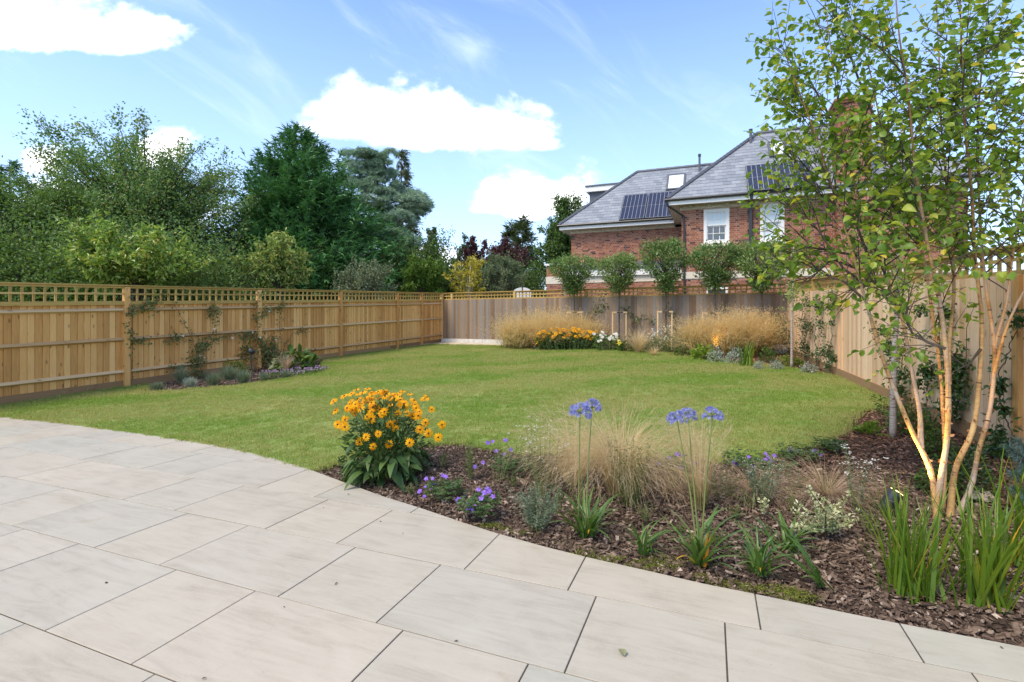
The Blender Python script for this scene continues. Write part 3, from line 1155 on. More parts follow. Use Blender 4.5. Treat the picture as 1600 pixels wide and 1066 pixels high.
# cornice: frieze, soffit, fascia, gutter, brackets
def cornice(u0, u1, v_, left_return):
    mb = MB()
    hbox(mb, u0, u1, v_ - .05, v_ + .06, ZB, EZ - .15)
    hbuild(mb, 'frieze', M['cream'])
    mb = MB()
    hbox(mb, u0 - .45, u1, v_ - .45, v_ - .052, EZ - .20, EZ - .165)
    if left_return:
        hbox(mb, u0 - .45, u0 - .052, v_ - .05, v_ + 6.4, EZ - .20, EZ - .165)
    hbuild(mb, 'soffit', M['soffit'])
    mb = MB()
    hbox(mb, u0 - .47, u1, v_ - .475, v_ - .45, EZ - .225, EZ - .07)
    if left_return:
        hbox(mb, u0 - .475, u0 - .45, v_ - .448, v_ + 6.4, EZ - .225, EZ - .07)
        hbox(mb, u0 - .05, u0 - .002, v_ - .0, v_ + 6.0, ZB, EZ - .15)
    hbuild(mb, 'fascia', M['white'])
    mb = MB()
    for a_, b_ in ((H(u0 - .56, v_ - .53, EZ - .03), H(u1, v_ - .53, EZ - .03)),) + (((H(u0 - .53, v_ - .53, EZ - .03), H(u0 - .53, v_ + 6.4, EZ - .03)),) if left_return else ()):
        mb.tube([a_, b_], .055, 8)
    hbuild(mb, 'gutter', M['blackp'])
    n = int((u1 - u0) / .62)
    for k in range(n):
        mb = MB()
        c_ = u0 + .35 + k * .62
        hbox(mb, c_ - .045, c_ + .045, v_ - .17, v_ - .053, EZ - .30, EZ - .203)
        hbuild(mb, 'bracket', M['cream'])


cornice(0, UE, 0, True)
cornice(-5.35, 0 - .5, LV0, True)


# roofs with real slates
def front_slope(name, u0, a, u1, v_, rhip=False):
    """hip corner (u0, v_-.5), apex a in, slope 43 deg; slates laid in courses on the front plane, the other planes closed"""
    tanp = .94
    e = .5
    c0 = (u0 - e, v_ - e)
    zt = EZ + a * tanp
    ra = a if rhip else 0.0
    P = [H(c0[0], c0[1], EZ), H(u1, c0[1], EZ), H(u1 - ra, c0[1] + a, zt), H(c0[0] + a, c0[1] + a, zt), H(c0[0], c0[1] + 2 * a, EZ), H(u1, c0[1] + 2 * a, EZ)]
    mb = MB()
    mb.add(P, [np.array([[0, 1, 2, 3], [5, 4, 3, 2]]), np.array([[4, 0, 3], [1, 5, 2]])])
    mb.R[-1] = np.full(6, .4)
    roof = hbuild(mb, 'roof', M['slate'])
    L = math.hypot(a, a * tanp)
    sv = (HV * a + HW * a * tanp) / L
    nn = np.cross(HU, sv)
    nn = nn / np.linalg.norm(nn)
    if nn[2] < 0:
        nn = -nn
    g_, w_ = .235, .3
    sl = MB()
    row = 0
    s = -.04
    while s < L - .05:
        lim0 = c0[0] + a * max(s, 0) / L
        x = c0[0] - .3 - (row % 2) * w_ / 2
        while x < u1:
            a0, a1 = max(x + .002, lim0), min(x + w_ - .002, u1 - ra * max(s + (g_ if ra else 0), 0) / L)
            if a1 - a0 > .03:
                r_ = rng.random()
                lift = .022 + rng.uniform(-.002, .003)
                p = H(a0, c0[1], EZ) + sv * s
                q0 = max(a0, c0[0] + a * max(s + g_, 0) / L)
                t0 = H(q0, c0[1], EZ) + sv * min(s + g_ + .01, L)
                V = [p + nn * lift, p + HU * (a1 - a0) + nn * lift, t0 + HU * max(a1 - q0, .005) + nn * .012, t0 + nn * .012,
                     p + nn * .004, p + HU * (a1 - a0) + nn * .004]
                sl.add(V, [np.array([[0, 1, 2, 3], [4, 5, 1, 0]])], r_)
            x += w_
        s += g_
        row += 1
    o = hsub(sl, 'slates', M['slate'], roof)
    o['kind'] = 'stuff'
    mb = MB()
    A_, B_ = P[0] + nn * .03, P[3] + nn * .03
    n = 26
    for k in range(n):
        mb.tube([A_ + (B_ - A_) * (k / n), A_ + (B_ - A_) * ((k + 1.08) / n)], [.085, .075], 6, .2 + .3 * rng.random())
    o = hsub(mb, 'hip_tiles', M['lead'], roof)
    o['kind'] = 'stuff'
    mb = MB()
    A_, B_ = P[3] + HW * .01, P[2] + HW * .01
    n = int((u1 - ra - c0[0] - a) / .45)
    for k in range(n):
        mb.tube([A_ + (B_ - A_) * (k / n), A_ + (B_ - A_) * ((k + 1.05) / n)], [.1, .09], 6, .2 + .3 * rng.random())
    o = hsub(mb, 'ridge_tiles', M['lead'], roof)
    o['kind'] = 'stuff'
    return roof, P[0], sv, nn, c0


def on_slope(px, py, P0, nn, lift=0.0):
    d_ = np.array([(px - CX) / F, 1.0, (CY - py) / F])
    o_ = np.array([0, 0, CAMZ])
    p0 = P0 + nn * lift
    t = np.dot(p0 - o_, nn) / np.dot(d_, nn)
    return o_ + d_ * t


roofA, PA, svA, nA, cA = front_slope('main', 0, 3.306, UE + .5, 0, True)
roofB, PB, svB, nB, cB = front_slope('left', -5.35, 3.3, 2.6, LV0)


def panel_on(px0, py0, px1, py1, P0, sv, nn, lift):
    """rectangle in the slope spanned by two opposite picture corners (upper left, lower right)"""
    a_, b_ = on_slope(px0, py0, P0, nn, lift), on_slope(px1, py1, P0, nn, lift)
    w = np.dot(b_ - a_, HU)
    h = -np.dot(b_ - a_, sv)
    return a_, w, h


def solar(px0, py0, px1, py1, P0, sv, nn, npan):
    a_, w, h = panel_on(px0, py0, px1, py1, P0, sv, nn, .11)
    pw = w / npan
    for k in range(npan):
        o_ = a_ + HU * (pw * k + .015) - sv * h
        mb = MB()
        ww = pw - .03
        mb.box(o_, HU * ww, sv * h, nn * -.045)
        # raised silver rim
        r = hbuild(mb, 'solar_panel', M['blackp'])
        mb = MB()
        nc, nr_ = 6, 2
        cw, chh = (ww - .06) / nc, (h - .06) / nr_
        for i_ in range(nc):
            for j_ in range(nr_):
                mb.box(o_ + HU * (.03 + cw * i_ + .009) + sv * (.03 + chh * j_ + .012) + nn * .002, HU * (cw - .018), sv * (chh - .024), nn * .006)
        hsub(mb, 'solar_cells', M['cell'], r)['kind'] = 'stuff'
        mb = MB()
        mb.box(o_ + HU * .025 + sv * .025 + nn * .0006, HU * (ww - .05), sv * (h - .05), nn * .0015)
        hsub(mb, 'backing_sheet', M['alu'], r)


solar(975, 305.5, 1049, 338, PB, svB, nB, 2)
solar(1164, 259, 1276, 290, PA, svA, nA, 2)


def rooflight(px0, py0, px1, py1, P0, sv, nn):
    a_, w, h = panel_on(px0, py0, px1, py1, P0, sv, nn, .1)
    o_ = a_ - sv * h
    mb = MB()
    t = .09
    mb.box(o_, HU * w, sv * t, nn * -.12)
    mb.box(o_ + sv * (h - t), HU * w, sv * t, nn * -.12)
    mb.box(o_ + sv * t, HU * t, sv * (h - 2 * t), nn * -.12)
    mb.box(o_ + sv * t + HU * (w - t), HU * t, sv * (h - 2 * t), nn * -.12)
    fr = hbuild(mb, 'roof_window', M['lead'])
    mb = MB()
    mb.box(o_ + sv * t + HU * t - nn * .03, HU * (w - 2 * t), sv * (h - 2 * t), nn * .012)
    hsub(mb, 'pane', M['skyglass'], fr)


m_, N, b, o = mat('roof window glass')
b.inputs['Base Color'].default_value = (.72, .76, .8, 1)
b.inputs['Roughness'].default_value = .06
b.inputs['Specular IOR Level'].default_value = 1.0
M['skyglass'] = m_
rooflight(1043, 273, 1070, 293.5, PB, svB, nB)
rooflight(1199, 222, 1231, 241, PA, svA, nA)
for (px, y0, y1, P0, nn) in ((1093, 268, 241, PB, nB), (1173, 224, 202, PA, nA)):
    q_ = on_slope(px, y0, P0, nn)
    hgt = (y0 - y1) / F * q_[1]
    mb = MB()
    mb.tube([q_ - HW * .3, q_ + HW * hgt], .055, 8)
    vp = hbuild(mb, 'vent_pipe', M['lead'])
    mb = MB()
    mb.tube([q_ + HW * (hgt - .12), q_ + HW * hgt, q_ + HW * (hgt + .015)], [.075, .075, .02], 8)
    hsub(mb, 'cowl', M['blackp'], vp)
# dormer with a flat roof showing behind the left hip
mb = MB()
hbox(mb, -5.0, -3.0, 6.3, 8.2, 6.2, 7.86)
dm = hbuild(mb, 'dormer', M['lead'])
mb = MB()
hbox(mb, -5.16, -2.9, 6.12, 8.38, 7.86, 8.12)
hsub(mb, 'dormer_fascia', M['white'], dm)
mb = MB()
hbox(mb, -5.2, -2.86, 6.08, 8.42, 8.122, 8.2)
hsub(mb, 'dormer_roof', M['lead'], dm)


# sash windows
def sash(w, style):
    u0, u1, z0, z1 = w
    f = .11
    mb = MB()
    hbox(mb, u0, u0 + f, -.03, .09, z0, z1)
    hbox(mb, u1 - f, u1, -.03, .09, z0, z1)
    hbox(mb, u0 + f, u1 - f, -.03, .09, z1 - f, z1)
    hbox(mb, u0 + f, u1 - f, -.03, .09, z0, z0 + f * .8)
    win = hbuild(mb, 'window', M['white'])
    zm = (z0 + z1) / 2 + .02
    a, b_ = u0 + f, u1 - f
    for (s0, s1, vo) in ((zm, z1 - f, .0), (z0 + f * .8, zm, .045)):
        st_ = .04
        mb = MB()
        hbox(mb, a, b_, vo, vo + .04, s1 - st_, s1)
        hbox(mb, a, b_, vo, vo + .04, s0, s0 + st_)
        hbox(mb, a, a + st_, vo + .001, vo + .039, s0 + st_, s1 - st_)
        hbox(mb, b_ - st_, b_, vo + .001, vo + .039, s0 + st_, s1 - st_)
        for k in (1, 2):
            c_ = a + (b_ - a) * k / 3
            hbox(mb, c_ - .011, c_ + .011, vo + .008, vo + .034, s0 + st_, s1 - st_)
        c_ = (s0 + s1) / 2
        hbox(mb, a + st_, b_ - st_, vo + .01, vo + .032, c_ - .011, c_ + .011)
        hsub(mb, 'sash', M['white'], win)
        for k in range(3):
            for j_ in range(2):
                pa, pb = a + (b_ - a) * k / 3 + .012, a + (b_ - a) * (k + 1) / 3 - .012
                qa, qb = s0 + (s1 - s0) * j_ / 2 + .012, s0 + (s1 - s0) * (j_ + 1) / 2 - .012
                mb = MB()
                hbox(mb, pa, pb, vo + .02, vo + .024, qa, qb)
                hsub(mb, 'pane', M['blind'] if (style == 'blind' or s0 == zm) else M['glass'], win)
    mb = MB()
    hbox(mb, u0 - .1, u1 + .1, -.09, .06, z0 - .12, z0 - .002)
    hsub(mb, 'sill', M['cream'], win)


sash(w1, 'half')
sash(w2, 'blind')
mb = MB()
u0, u1, z0, z1 = g1
hbox(mb, u0, u1, -.02, .08, z1 - .07, z1)
hbox(mb, u0, u0 + .07, -.02, .08, z0, z1 - .07)
hbox(mb, u1 - .07, u1, -.02, .08, z0, z1 - .07)
gw = hbuild(mb, 'window', M['white'])
mb = MB()
hbox(mb, u0 + .07, u1 - .07, .02, .03, z0, z1 - .07)
hsub(mb, 'pane', M['glass'], gw)
# downpipes
mb = MB()
mb.tube([H(-.5, -.53, EZ - .05), H(-.45, -.5, EZ - .25), H(.08, -.07, EZ - .6), H(.1, -.06, 4.6), H(.1, -.06, 1.4)], .04, 8)
hbuild(mb, 'downpipe', M['blackp'])
ud = upx(1173, -.1)
mb = MB()
mb.tube([H(ud, -.5, EZ - .05), H(ud, -.48, EZ - .22), H(ud, -.12, EZ - .34), H(ud, -.09, 5.0), H(ud, -.09, zpx(1173, 402, 0)), H(ud - .35, -.09, zpx(1173, 404, 0) - .1)], [.05, .05, .05, .07, .07, .05], 8)
dp = hbuild(mb, 'downpipe', M['blackp'])
mb = MB()
for k in range(3):
    hbox(mb, ud - .1, ud + .1, -.11, -.02, 5.1 - k * .7, 5.13 - k * .7)
hsub(mb, 'pipe_bracket', M['blackp'], dp)
# the small white arched screen and the dark post behind the rear trellis
q_ = PT(816, 470, 24.0)
arch = thing('garden_arch', 'white round topped panel with a slim dark post behind the rear trellis', 'garden arch', tuple(q_ * np.array([1, 1, 0])))
mb = MB()
th = np.linspace(0, PI, 15)
zt = CAMZ + (CY - 449.5) / F * 24
zs = CAMZ + (CY - 457) / F * 24
prof = [(-.43, .0)] + [(-.43 * math.cos(t_), zs + (zt - zs) * math.sin(t_)) for t_ in th] + [(.43, .0)]
n = len(prof)
V = [(x, -.15, z) for x, z in prof] + [(x, .35, z) for x, z in prof]
i = np.arange(n)
j = (i + 1) % n
mb.add(V, [np.stack([j, i, n + i, n + j], -1), np.arange(n)[None], (np.arange(n) + n)[::-1][None]])
mb.build('panel', M['white'], arch)
mb = MB()
mb.tube([(0, -.35, .1), (0, -.35, CAMZ + (CY - 446) / F * 23.7)], .03, 8)
mb.build('post', M['blackp'], arch)

# ------------------------------------------------------------------ instancing of uncountable ground cover
def scatter(name, pts, rot, scl, vi, meshes, material):
    me = bpy.data.meshes.new(name)
    me.vertices.add(len(pts))
    me.vertices.foreach_set('co', np.asarray(pts, np.float32).ravel())
    for nm_, typ, key, arr in (('rot', 'FLOAT_VECTOR', 'vector', rot), ('scl', 'FLOAT_VECTOR', 'vector', scl), ('vi', 'INT', 'value', vi)):
        a = me.attributes.new(nm_, typ, 'POINT')
        a.data.foreach_set(key, np.asarray(arr).astype(np.int32 if typ == 'INT' else np.float32).ravel())
    me.materials.append(material)
    o = put(name, me)
    ng = bpy.data.node_groups.new(name, 'GeometryNodeTree')
    ng.interface.new_socket('Geometry', in_out='INPUT', socket_type='NodeSocketGeometry')
    ng.interface.new_socket('Geometry', in_out='OUTPUT', socket_type='NodeSocketGeometry')
    gi, go = ng.nodes.new('NodeGroupInput'), ng.nodes.new('NodeGroupOutput')
    jn = ng.nodes.new('GeometryNodeJoinGeometry')

    def attr(nm_, typ):
        nd = ng.nodes.new('GeometryNodeInputNamedAttribute')
        nd.data_type = typ
        nd.inputs[0].default_value = nm_
        return nd.outputs[0]
    ra, sa, va = attr('rot', 'FLOAT_VECTOR'), attr('scl', 'FLOAT_VECTOR'), attr('vi', 'INT')
    er = ng.nodes.new('FunctionNodeEulerToRotation')
    ng.links.new(ra, er.inputs[0])
    for k, mm in enumerate(meshes):
        src = bpy.data.objects.new(name + '_source', mm)
        oi = ng.nodes.new('GeometryNodeObjectInfo')
        oi.inputs['Object'].default_value = src
        cp = ng.nodes.new('FunctionNodeCompare')
        cp.data_type = 'INT'
        cp.operation = 'EQUAL'
        ng.links.new(va, cp.inputs[2])
        cp.inputs[3].default_value = k
        ip = ng.nodes.new('GeometryNodeInstanceOnPoints')
        ng.links.new(gi.outputs[0], ip.inputs['Points'])
        ng.links.new(cp.outputs[0], ip.inputs['Selection'])
        ng.links.new(oi.outputs['Geometry'], ip.inputs['Instance'])
        ng.links.new(er.outputs[0], ip.inputs['Rotation'])
        ng.links.new(sa, ip.inputs['Scale'])
        ng.links.new(ip.outputs[0], jn.inputs[0])
    ng.links.new(jn.outputs[0], go.inputs[0])
    md = o.modifiers.new('scatter', 'NODES')
    md.node_group = ng
    tag(o, kind='stuff')
    return o


def blades(mb, base, az, L, Wd, lean, bend, nseg=4, rnd=None, taper=.15, fold=0.0, power=1.3, mi=0, belly=False):
    """ribbons that lean and arch over: one row per blade"""
    base = np.asarray(base, float).reshape(-1, 3)
    n = len(base)
    f = lambda a: np.broadcast_to(np.asarray(a, float), (n,))
    az, L, Wd, lean, bend = f(az), f(L), f(Wd), f(lean), f(bend)
    s = np.linspace(0, 1, nseg + 1)
    th = lean[:, None] + bend[:, None] * s[None] ** power
    thm = (th[:, 1:] + th[:, :-1]) / 2
    ds = L[:, None] / nseg
    hx = np.concatenate([np.zeros((n, 1)), np.cumsum(np.sin(thm) * ds, 1)], 1)
    hz = np.concatenate([np.zeros((n, 1)), np.cumsum(np.cos(thm) * ds, 1)], 1)
    ca, sa = np.cos(az), np.sin(az)
    P = np.stack([base[:, 0:1] + hx * ca[:, None], base[:, 1:2] + hx * sa[:, None], base[:, 2:3] + hz], -1)
    side = np.stack([-sa, ca, np.zeros(n)], -1)
    w = (1 - (1 - taper) * s ** 2) if not belly else (.45 + .55 * np.sin(np.clip(s * 1.25 + .2, 0, PI))) * (1 - s ** 4 * (1 - taper))
    hw = Wd[:, None] / 2 * w[None]
    A = P - side[:, None] * hw[..., None]
    B = P + side[:, None] * hw[..., None]
    if fold:
        nn = np.stack([-np.cos(th) * ca[:, None], -np.cos(th) * sa[:, None], np.sin(th)], -1)
        Cc = P - nn * (hw * fold)[..., None]
        V = np.stack([A, Cc, B], 2).reshape(-1, 3)
        k = 3
    else:
        V = np.stack([A, B], 2).reshape(-1, 3)
        k = 2
    m_ = (nseg + 1) * k
    i = np.arange(nseg)
    quads = []
    for c in range(k - 1):
        quads.append(np.stack([i * k + c, i * k + c + 1, (i + 1) * k + c + 1, (i + 1) * k + c], -1))
    q_ = np.concatenate(quads)
    fs = (q_[None] + (np.arange(n) * m_)[:, None, None]).reshape(-1, 4)
    if rnd is None:
        rnd = rng.random(n)
    mb.add(V, [fs], np.repeat(f(rnd), m_), mi)
    return P


# ------------------------------------------------------------------ lawn grass
def grass_mat():
    m_, N, b, out = mat('lawn grass')
    p = N.n('ShaderNodeNewGeometry').outputs['Position']
    oi = N.n('ShaderNodeObjectInfo').outputs['Random']
    a = N.n('ShaderNodeAttribute', attribute_name='rnd').outputs['Fac']
    px_, py_, pz_ = N.sep(p)
    pp = N.vec(N.m('MULTIPLY', px_, .55), py_, 0.0)
    patch = N.m('ADD', N.m('MULTIPLY', N.noise(pp, .8, 4, .6, .5), .7), N.m('MULTIPLY', N.noise(p, 4.2, 4, .65), .42))
    band = N.m('MULTIPLY', N.m('SINE', N.m('ADD', N.m('MULTIPLY', N.m('ADD', py_, N.m('MULTIPLY', px_, -.36)), 2.6), N.m('MULTIPLY', N.noise(p, .5, 3), 5.0))), .05)
    dry = N.mr(N.m('ADD', patch, band), .40, .66, smooth=True)
    g1 = N.ramp(a, [(0, (.13, .235, .03)), (.5, (.22, .345, .05)), (1, (.33, .42, .09))])
    g2 = N.ramp(a, [(0, (.29, .30, .085)), (.55, (.44, .40, .15)), (1, (.55, .48, .24))])
    c = N.mix(N.m('MULTIPLY', dry, N.mr(oi, 0, 1, .6, 1.0)), g1, g2)
    N.set(b.inputs['Base Color'], c)
    b.inputs['Roughness'].default_value = .55
    b.inputs['Specular IOR Level'].default_value = .25
    tr = N.n('ShaderNodeBsdfTranslucent')
    N.set(tr.inputs[0], N.mix(1.0, c, (1.2, 1.2, .5), 'MULTIPLY'))
    mx = N.n('ShaderNodeMixShader')
    mx.inputs[0].default_value = .35
    N.t.links.new(b.outputs[0], mx.inputs[1])
    N.t.links.new(tr.outputs[0], mx.inputs[2])
    N.t.links.new(mx.outputs[0], out.inputs[0])
    return m_


M['grass'] = grass_mat()
tufts = []
for k in range(6):
    mb = MB()
    n = 26
    a = rng.uniform(0, 2 * PI, n)
    r = .055 * np.sqrt(rng.random(n))
    blades(mb, np.column_stack([r * np.cos(a), r * np.sin(a), np.full(n, -.004)]), rng.uniform(0, 2 * PI, n), rng.uniform(.016, .038, n), rng.uniform(.0022, .0042, n),
           rng.uniform(.05, .7, n), rng.uniform(.1, 1.1, n), 2, None, .1)
    tufts.append(mb.build('grass_tuft', M['grass'], mesh_only=True))
Lp = np.array(lawn_poly)
nt = 130000
x = rng.uniform(Lp[:, 0].min(), Lp[:, 0].max(), nt)
y = rng.uniform(Lp[:, 1].min(), Lp[:, 1].max(), nt)
keep = inpoly(x, y, lawn_poly)
x, y = x[keep], y[keep]
dst = np.hypot(x, y)
kp = rng.random(len(x)) < np.clip(1.5 - dst / 16, .42, 1)
x, y, dst = x[kp], y[kp], dst[kp]
# ragged longer fringe along every edge of the lawn
fx, fy = [], []
for i in range(len(Lp)):
    a, b_ = Lp[i], Lp[(i + 1) % len(Lp)]
    n = int(np.hypot(*(b_ - a)) * 46)
    t = rng.random(n)[:, None]
    q_ = a + (b_ - a) * t + rng.normal(0, .022, (n, 2))
    fx.append(q_[:, 0])
    fy.append(q_[:, 1])
fx, fy = np.concatenate(fx), np.concatenate(fy)
ok_ = edge_dist(fx, fy) > .006
fx, fy = fx[ok_], fy[ok_]
X, Y = np.concatenate([x, fx]), np.concatenate([y, fy])
n = len(X)
sc = rng.uniform(.75, 1.25, n) * np.clip(np.hypot(X, Y) / 9, 1, 1.45)
sc[len(x):] *= 1.25
scatter('grass', np.column_stack([X, Y, gz(X, Y)]), np.column_stack([rng.normal(0, .12, n), rng.normal(0, .12, n), rng.uniform(0, 6.28, n)]),
        np.column_stack([sc, sc, sc * rng.uniform(.75, 1.2, n)]), rng.integers(0, 6, n), tufts, M['grass'])


# ------------------------------------------------------------------ bark mulch
def bark_mat():
    m_, N, b, out = mat('bark chips')
    a = N.n('ShaderNodeAttribute', attribute_name='rnd').outputs['Fac']
    p = N.n('ShaderNodeNewGeometry').outputs['Position']
    c = N.ramp(a, [(0, (.052, .034, .024)), (.35, (.125, .082, .058)), (.62, (.215, .15, .108)), (.85, (.335, .25, .19)), (1, (.55, .45, .36))])
    c = N.vm('SCALE', c, scale=N.mr(N.noise(p, 90, 3, .7), .3, .7, .7, 1.25))
    red = N.mr(N.m('ADD', N.m('MULTIPLY', N.sep(p)[0], .5), N.m('MULTIPLY', N.sep(p)[1], .42)), 2.9, 3.9)
    N.set(b.inputs['Base Color'], N.mix(red, c, N.mix(1.0, c, (1.18, .9, .78), 'MULTIPLY')))
    b.inputs['Roughness'].default_value = .85
    b.inputs['Specular IOR Level'].default_value = .2
    return m_


M['bark'] = bark_mat()


def mulch(poly, dens, lmin, lmax, name, seed_edge=True):
    P = np.array(poly)
    A = (P[:, 0].max() - P[:, 0].min()) * (P[:, 1].max() - P[:, 1].min())
    n = int(A * dens)
    x = rng.uniform(P[:, 0].min(), P[:, 0].max(), n)
    y = rng.uniform(P[:, 1].min(), P[:, 1].max(), n)
    k = inpoly(x, y, poly) & (edge_dist(x, y) > .02)
    x, y = x[k], y[k]
    d = np.hypot(x, y)
    k = rng.random(len(x)) < np.clip(4.2 / d, .3, 1)
    x, y = x[k], y[k]
    n = len(x)
    z = bed_z(x, y) - .03 + rng.uniform(0, .022, n)
    big = rng.random(n) ** 3
    L = lmin + (lmax - lmin) * big
    Wd = L * rng.uniform(.25, .6, n)
    T = np.minimum(L * .16, .008) * rng.uniform(.6, 1.4, n)
    yaw = rng.uniform(0, 2 * PI, n)
    pit = rng.normal(0, .3, n)
    rol = rng.normal(0, .35, n)
    ex = np.stack([np.cos(yaw) * np.cos(pit), np.sin(yaw) * np.cos(pit), np.sin(pit)], -1)
    s0 = np.stack([-np.sin(yaw), np.cos(yaw), np.zeros(n)], -1)
    up0 = np.cross(ex, s0)
    ey = s0 * np.cos(rol)[:, None] + up0 * np.sin(rol)[:, None]
    ez = np.cross(ex, ey)
    base = np.array([(-.5, -.5, 0), (.5, -.5, 0), (.5, .5, 0), (-.5, .5, 0), (-.42, -.4, 1), (.42, -.4, 1), (.42, .4, 1), (-.42, .4, 1)])
    J = base[None] + rng.normal(0, .1, (n, 8, 3)) * np.array([1, 1, .6])
    V = np.stack([x, y, z], -1)[:, None] + J[..., 0:1] * (L[:, None] * ex)[:, None] + J[..., 1:2] * (Wd[:, None] * ey)[:, None] + J[..., 2:3] * (T[:, None] * ez)[:, None]
    f = np.array([[4, 5, 6, 7], [0, 1, 5, 4], [1, 2, 6, 5], [2, 3, 7, 6], [3, 0, 4, 7]])
    F_ = (f[None] + (np.arange(n) * 8)[:, None, None]).reshape(-1, 4)
    r = np.clip(rng.beta(1.25, 1.9, n), 0, 1)
    o = build(name, V.reshape(-1, 3), [F_], M['bark'], rnd=np.repeat(r, 8))
    tag(o, kind='stuff')
    return o


mulch(front_bed, 5200, .009, .046, 'bark_mulch')
mulch(rear_bed, 1500, .03, .09, 'bark_mulch')
mulch(left_bed, 1500, .03, .08, 'bark_mulch')

# ------------------------------------------------------------------ plant materials
g_dark = [(0, (.018, .05, .012)), (.5, (.04, .09, .018)), (1, (.08, .14, .03))]
M['rud_leaf'] = leafmat('rudbeckia leaf', [(0, (.035, .075, .022)), (.5, (.06, .12, .03)), (1, (.11, .175, .045))], .25, .5)
M['stem_green'] = plain('green stem', (.12, .17, .045), .6)
M['rud_petal'] = leafmat('golden petal', [(0, (.80, .34, .008)), (.4, (.88, .45, .010)), (1, (.92, .56, .02))], .25, .5, .2, (1.1, 1.0, .4))
M['rud_eye'] = plain('dark brown flower eye', (.035, .014, .008), .8)
M['purple'] = leafmat('violet petal', [(0, (.22, .10, .52)), (.5, (.30, .15, .64)), (1, (.40, .24, .72))], .3, .5, .2, (1, 1, 1.1))
M['ger_leaf'] = leafmat('geranium leaf', [(0, (.05, .10, .03)), (.5, (.085, .15, .045)), (1, (.15, .21, .08))], .3)
M['aga_leaf'] = leafmat('strap leaf', [(0, (.05, .115, .022)), (.5, (.085, .17, .03)), (1, (.14, .23, .05))], .25, .35, .5)
M['aga_blue'] = leafmat('lavender blue petal', [(0, (.19, .20, .47)), (.5, (.28, .30, .59)), (1, (.42, .44, .72))], .3, .5, .2, (1, 1, 1.1))
M['aga_stem'] = plain('flower stem', (.16, .19, .05), .5)
M['plume'] = leafmat('blond feather grass', [(0, (.62, .45, .25)), (.5, (.80, .63, .39)), (1, (.9, .77, .54))], .55, .6, .2, (1.05, 1, .8))
M['plume_dry'] = leafmat('dry flattened grass', [(0, (.33, .22, .13)), (.5, (.48, .34, .22)), (1, (.60, .46, .32))], .3, .7, .2, (1.05, 1, .8))
M['grass_base'] = leafmat('green grass base', [(0, (.10, .14, .04)), (.5, (.19, .21, .07)), (1, (.36, .32, .13))], .35)
M['gold_grass'] = leafmat('golden oat grass', [(0, (.62, .45, .2)), (.5, (.80, .61, .31)), (1, (.88, .74, .46))], .5, .6, .2, (1.05, 1, .7))
M['grey_leaf'] = leafmat('grey green leaf', [(0, (.11, .15, .10)), (.5, (.18, .225, .15)), (1, (.27, .31, .22))], .25)
M['silver'] = leafmat('silver leaf', [(0, (.25, .29, .25)), (.5, (.36, .40, .35)), (1, (.5, .54, .48))], .2)
M['wisp'] = leafmat('thin green leaf', [(0, (.09, .13, .035)), (.5, (.15, .19, .06)), (1, (.26, .27, .11))], .35)
M['varieg'] = leafmat('cream edged leaf', [(0, (.16, .22, .07)), (.3, (.38, .42, .2)), (.6, (.62, .62, .38)), (1, (.74, .72, .52))], .3)
M['sword'] = leafmat('sword leaf', [(0, (.075, .15, .015)), (.5, (.13, .225, .02)), (.9, (.22, .30, .03)), (1, (.4, .36, .05))], .4, .4, .4)
M['yellowed'] = leafmat('yellowed leaf', [(0, (.65, .36, .03)), (.6, (.7, .42, .04)), (1, (.62, .5, .08))], .35, .5)
M['orange_leaf'] = leafmat('orange dying leaf', [(0, (.75, .26, .02)), (1, (.8, .34, .03))], .3, .5)
M['evergreen'] = leafmat('glossy evergreen leaf', [(0, (.03, .07, .018)), (.5, (.055, .11, .028)), (1, (.11, .18, .05))], .2, .35, .5)
M['lime'] = leafmat('lime leaf', [(0, (.12, .2, .02)), (.5, (.2, .3, .035)), (1, (.32, .4, .07))], .35)
M['midgreen'] = leafmat('mid green leaf', [(0, (.05, .1, .02)), (.5, (.09, .16, .03)), (1, (.16, .24, .05))], .3)
M['whitefl'] = leafmat('white petal', [(0, (.7, .68, .6)), (1, (.85, .84, .8))], .25, .6, .2, (1, 1, 1))
M['pinkfl'] = leafmat('mauve petal', [(0, (.42, .22, .46)), (1, (.62, .42, .66))], .25, .6, .2, (1, 1, 1))
M['yellowfl'] = leafmat('yellow petal', [(0, (.85, .6, .02)), (1, (.9, .72, .1))], .25, .6, .2, (1, 1, .6))
M['bluepine'] = leafmat('blue pine needle', [(0, (.05, .11, .10)), (.5, (.09, .17, .16)), (1, (.16, .25, .235))], .1)
M['brownstem'] = plain('brown twig', (.10, .06, .035), .85, var=.3, scale=40)
M['moss'] = leafmat('moss', [(0, (.10, .13, .015)), (.5, (.17, .2, .025)), (1, (.27, .28, .05))], .2, .9)

# ------------------------------------------------------------------ plant builders
def petals(mb, c, nrm_, rad, n, wid, droop=.1, kind='oval', rnd=None, rot=0.0, r0=.15):
    nrm_ = nrm(np.asarray(nrm_, float))
    ref = np.array([0, 0, 1.0]) if abs(nrm_[2]) < .9 else np.array([1.0, 0, 0])
    a_ = nrm(np.cross(nrm_, ref))
    b_ = np.cross(nrm_, a_)
    th = rot + np.arange(n) * 2 * PI / n + rng.normal(0, .06, n)
    d = np.cos(th)[:, None] * a_ + np.sin(th)[:, None] * b_
    dd = nrm(d - nrm_ * (droop + rng.normal(0, .06, n))[:, None])
    leaf_batch(mb, np.asarray(c) + d * rad * r0, dd, nrm_, rad * (1 - r0) * rng.uniform(.88, 1.08, n), wid, kind, rnd)


def flower_mesh(name, rad, n, wid, droop, mat_, r0=.12):
    mb = MB()
    petals(mb, (0, 0, 0), (0, 0, 1), rad, n, wid, droop, 'oval', None, 0, r0)
    return mb.build(name, mat_, mesh_only=True)


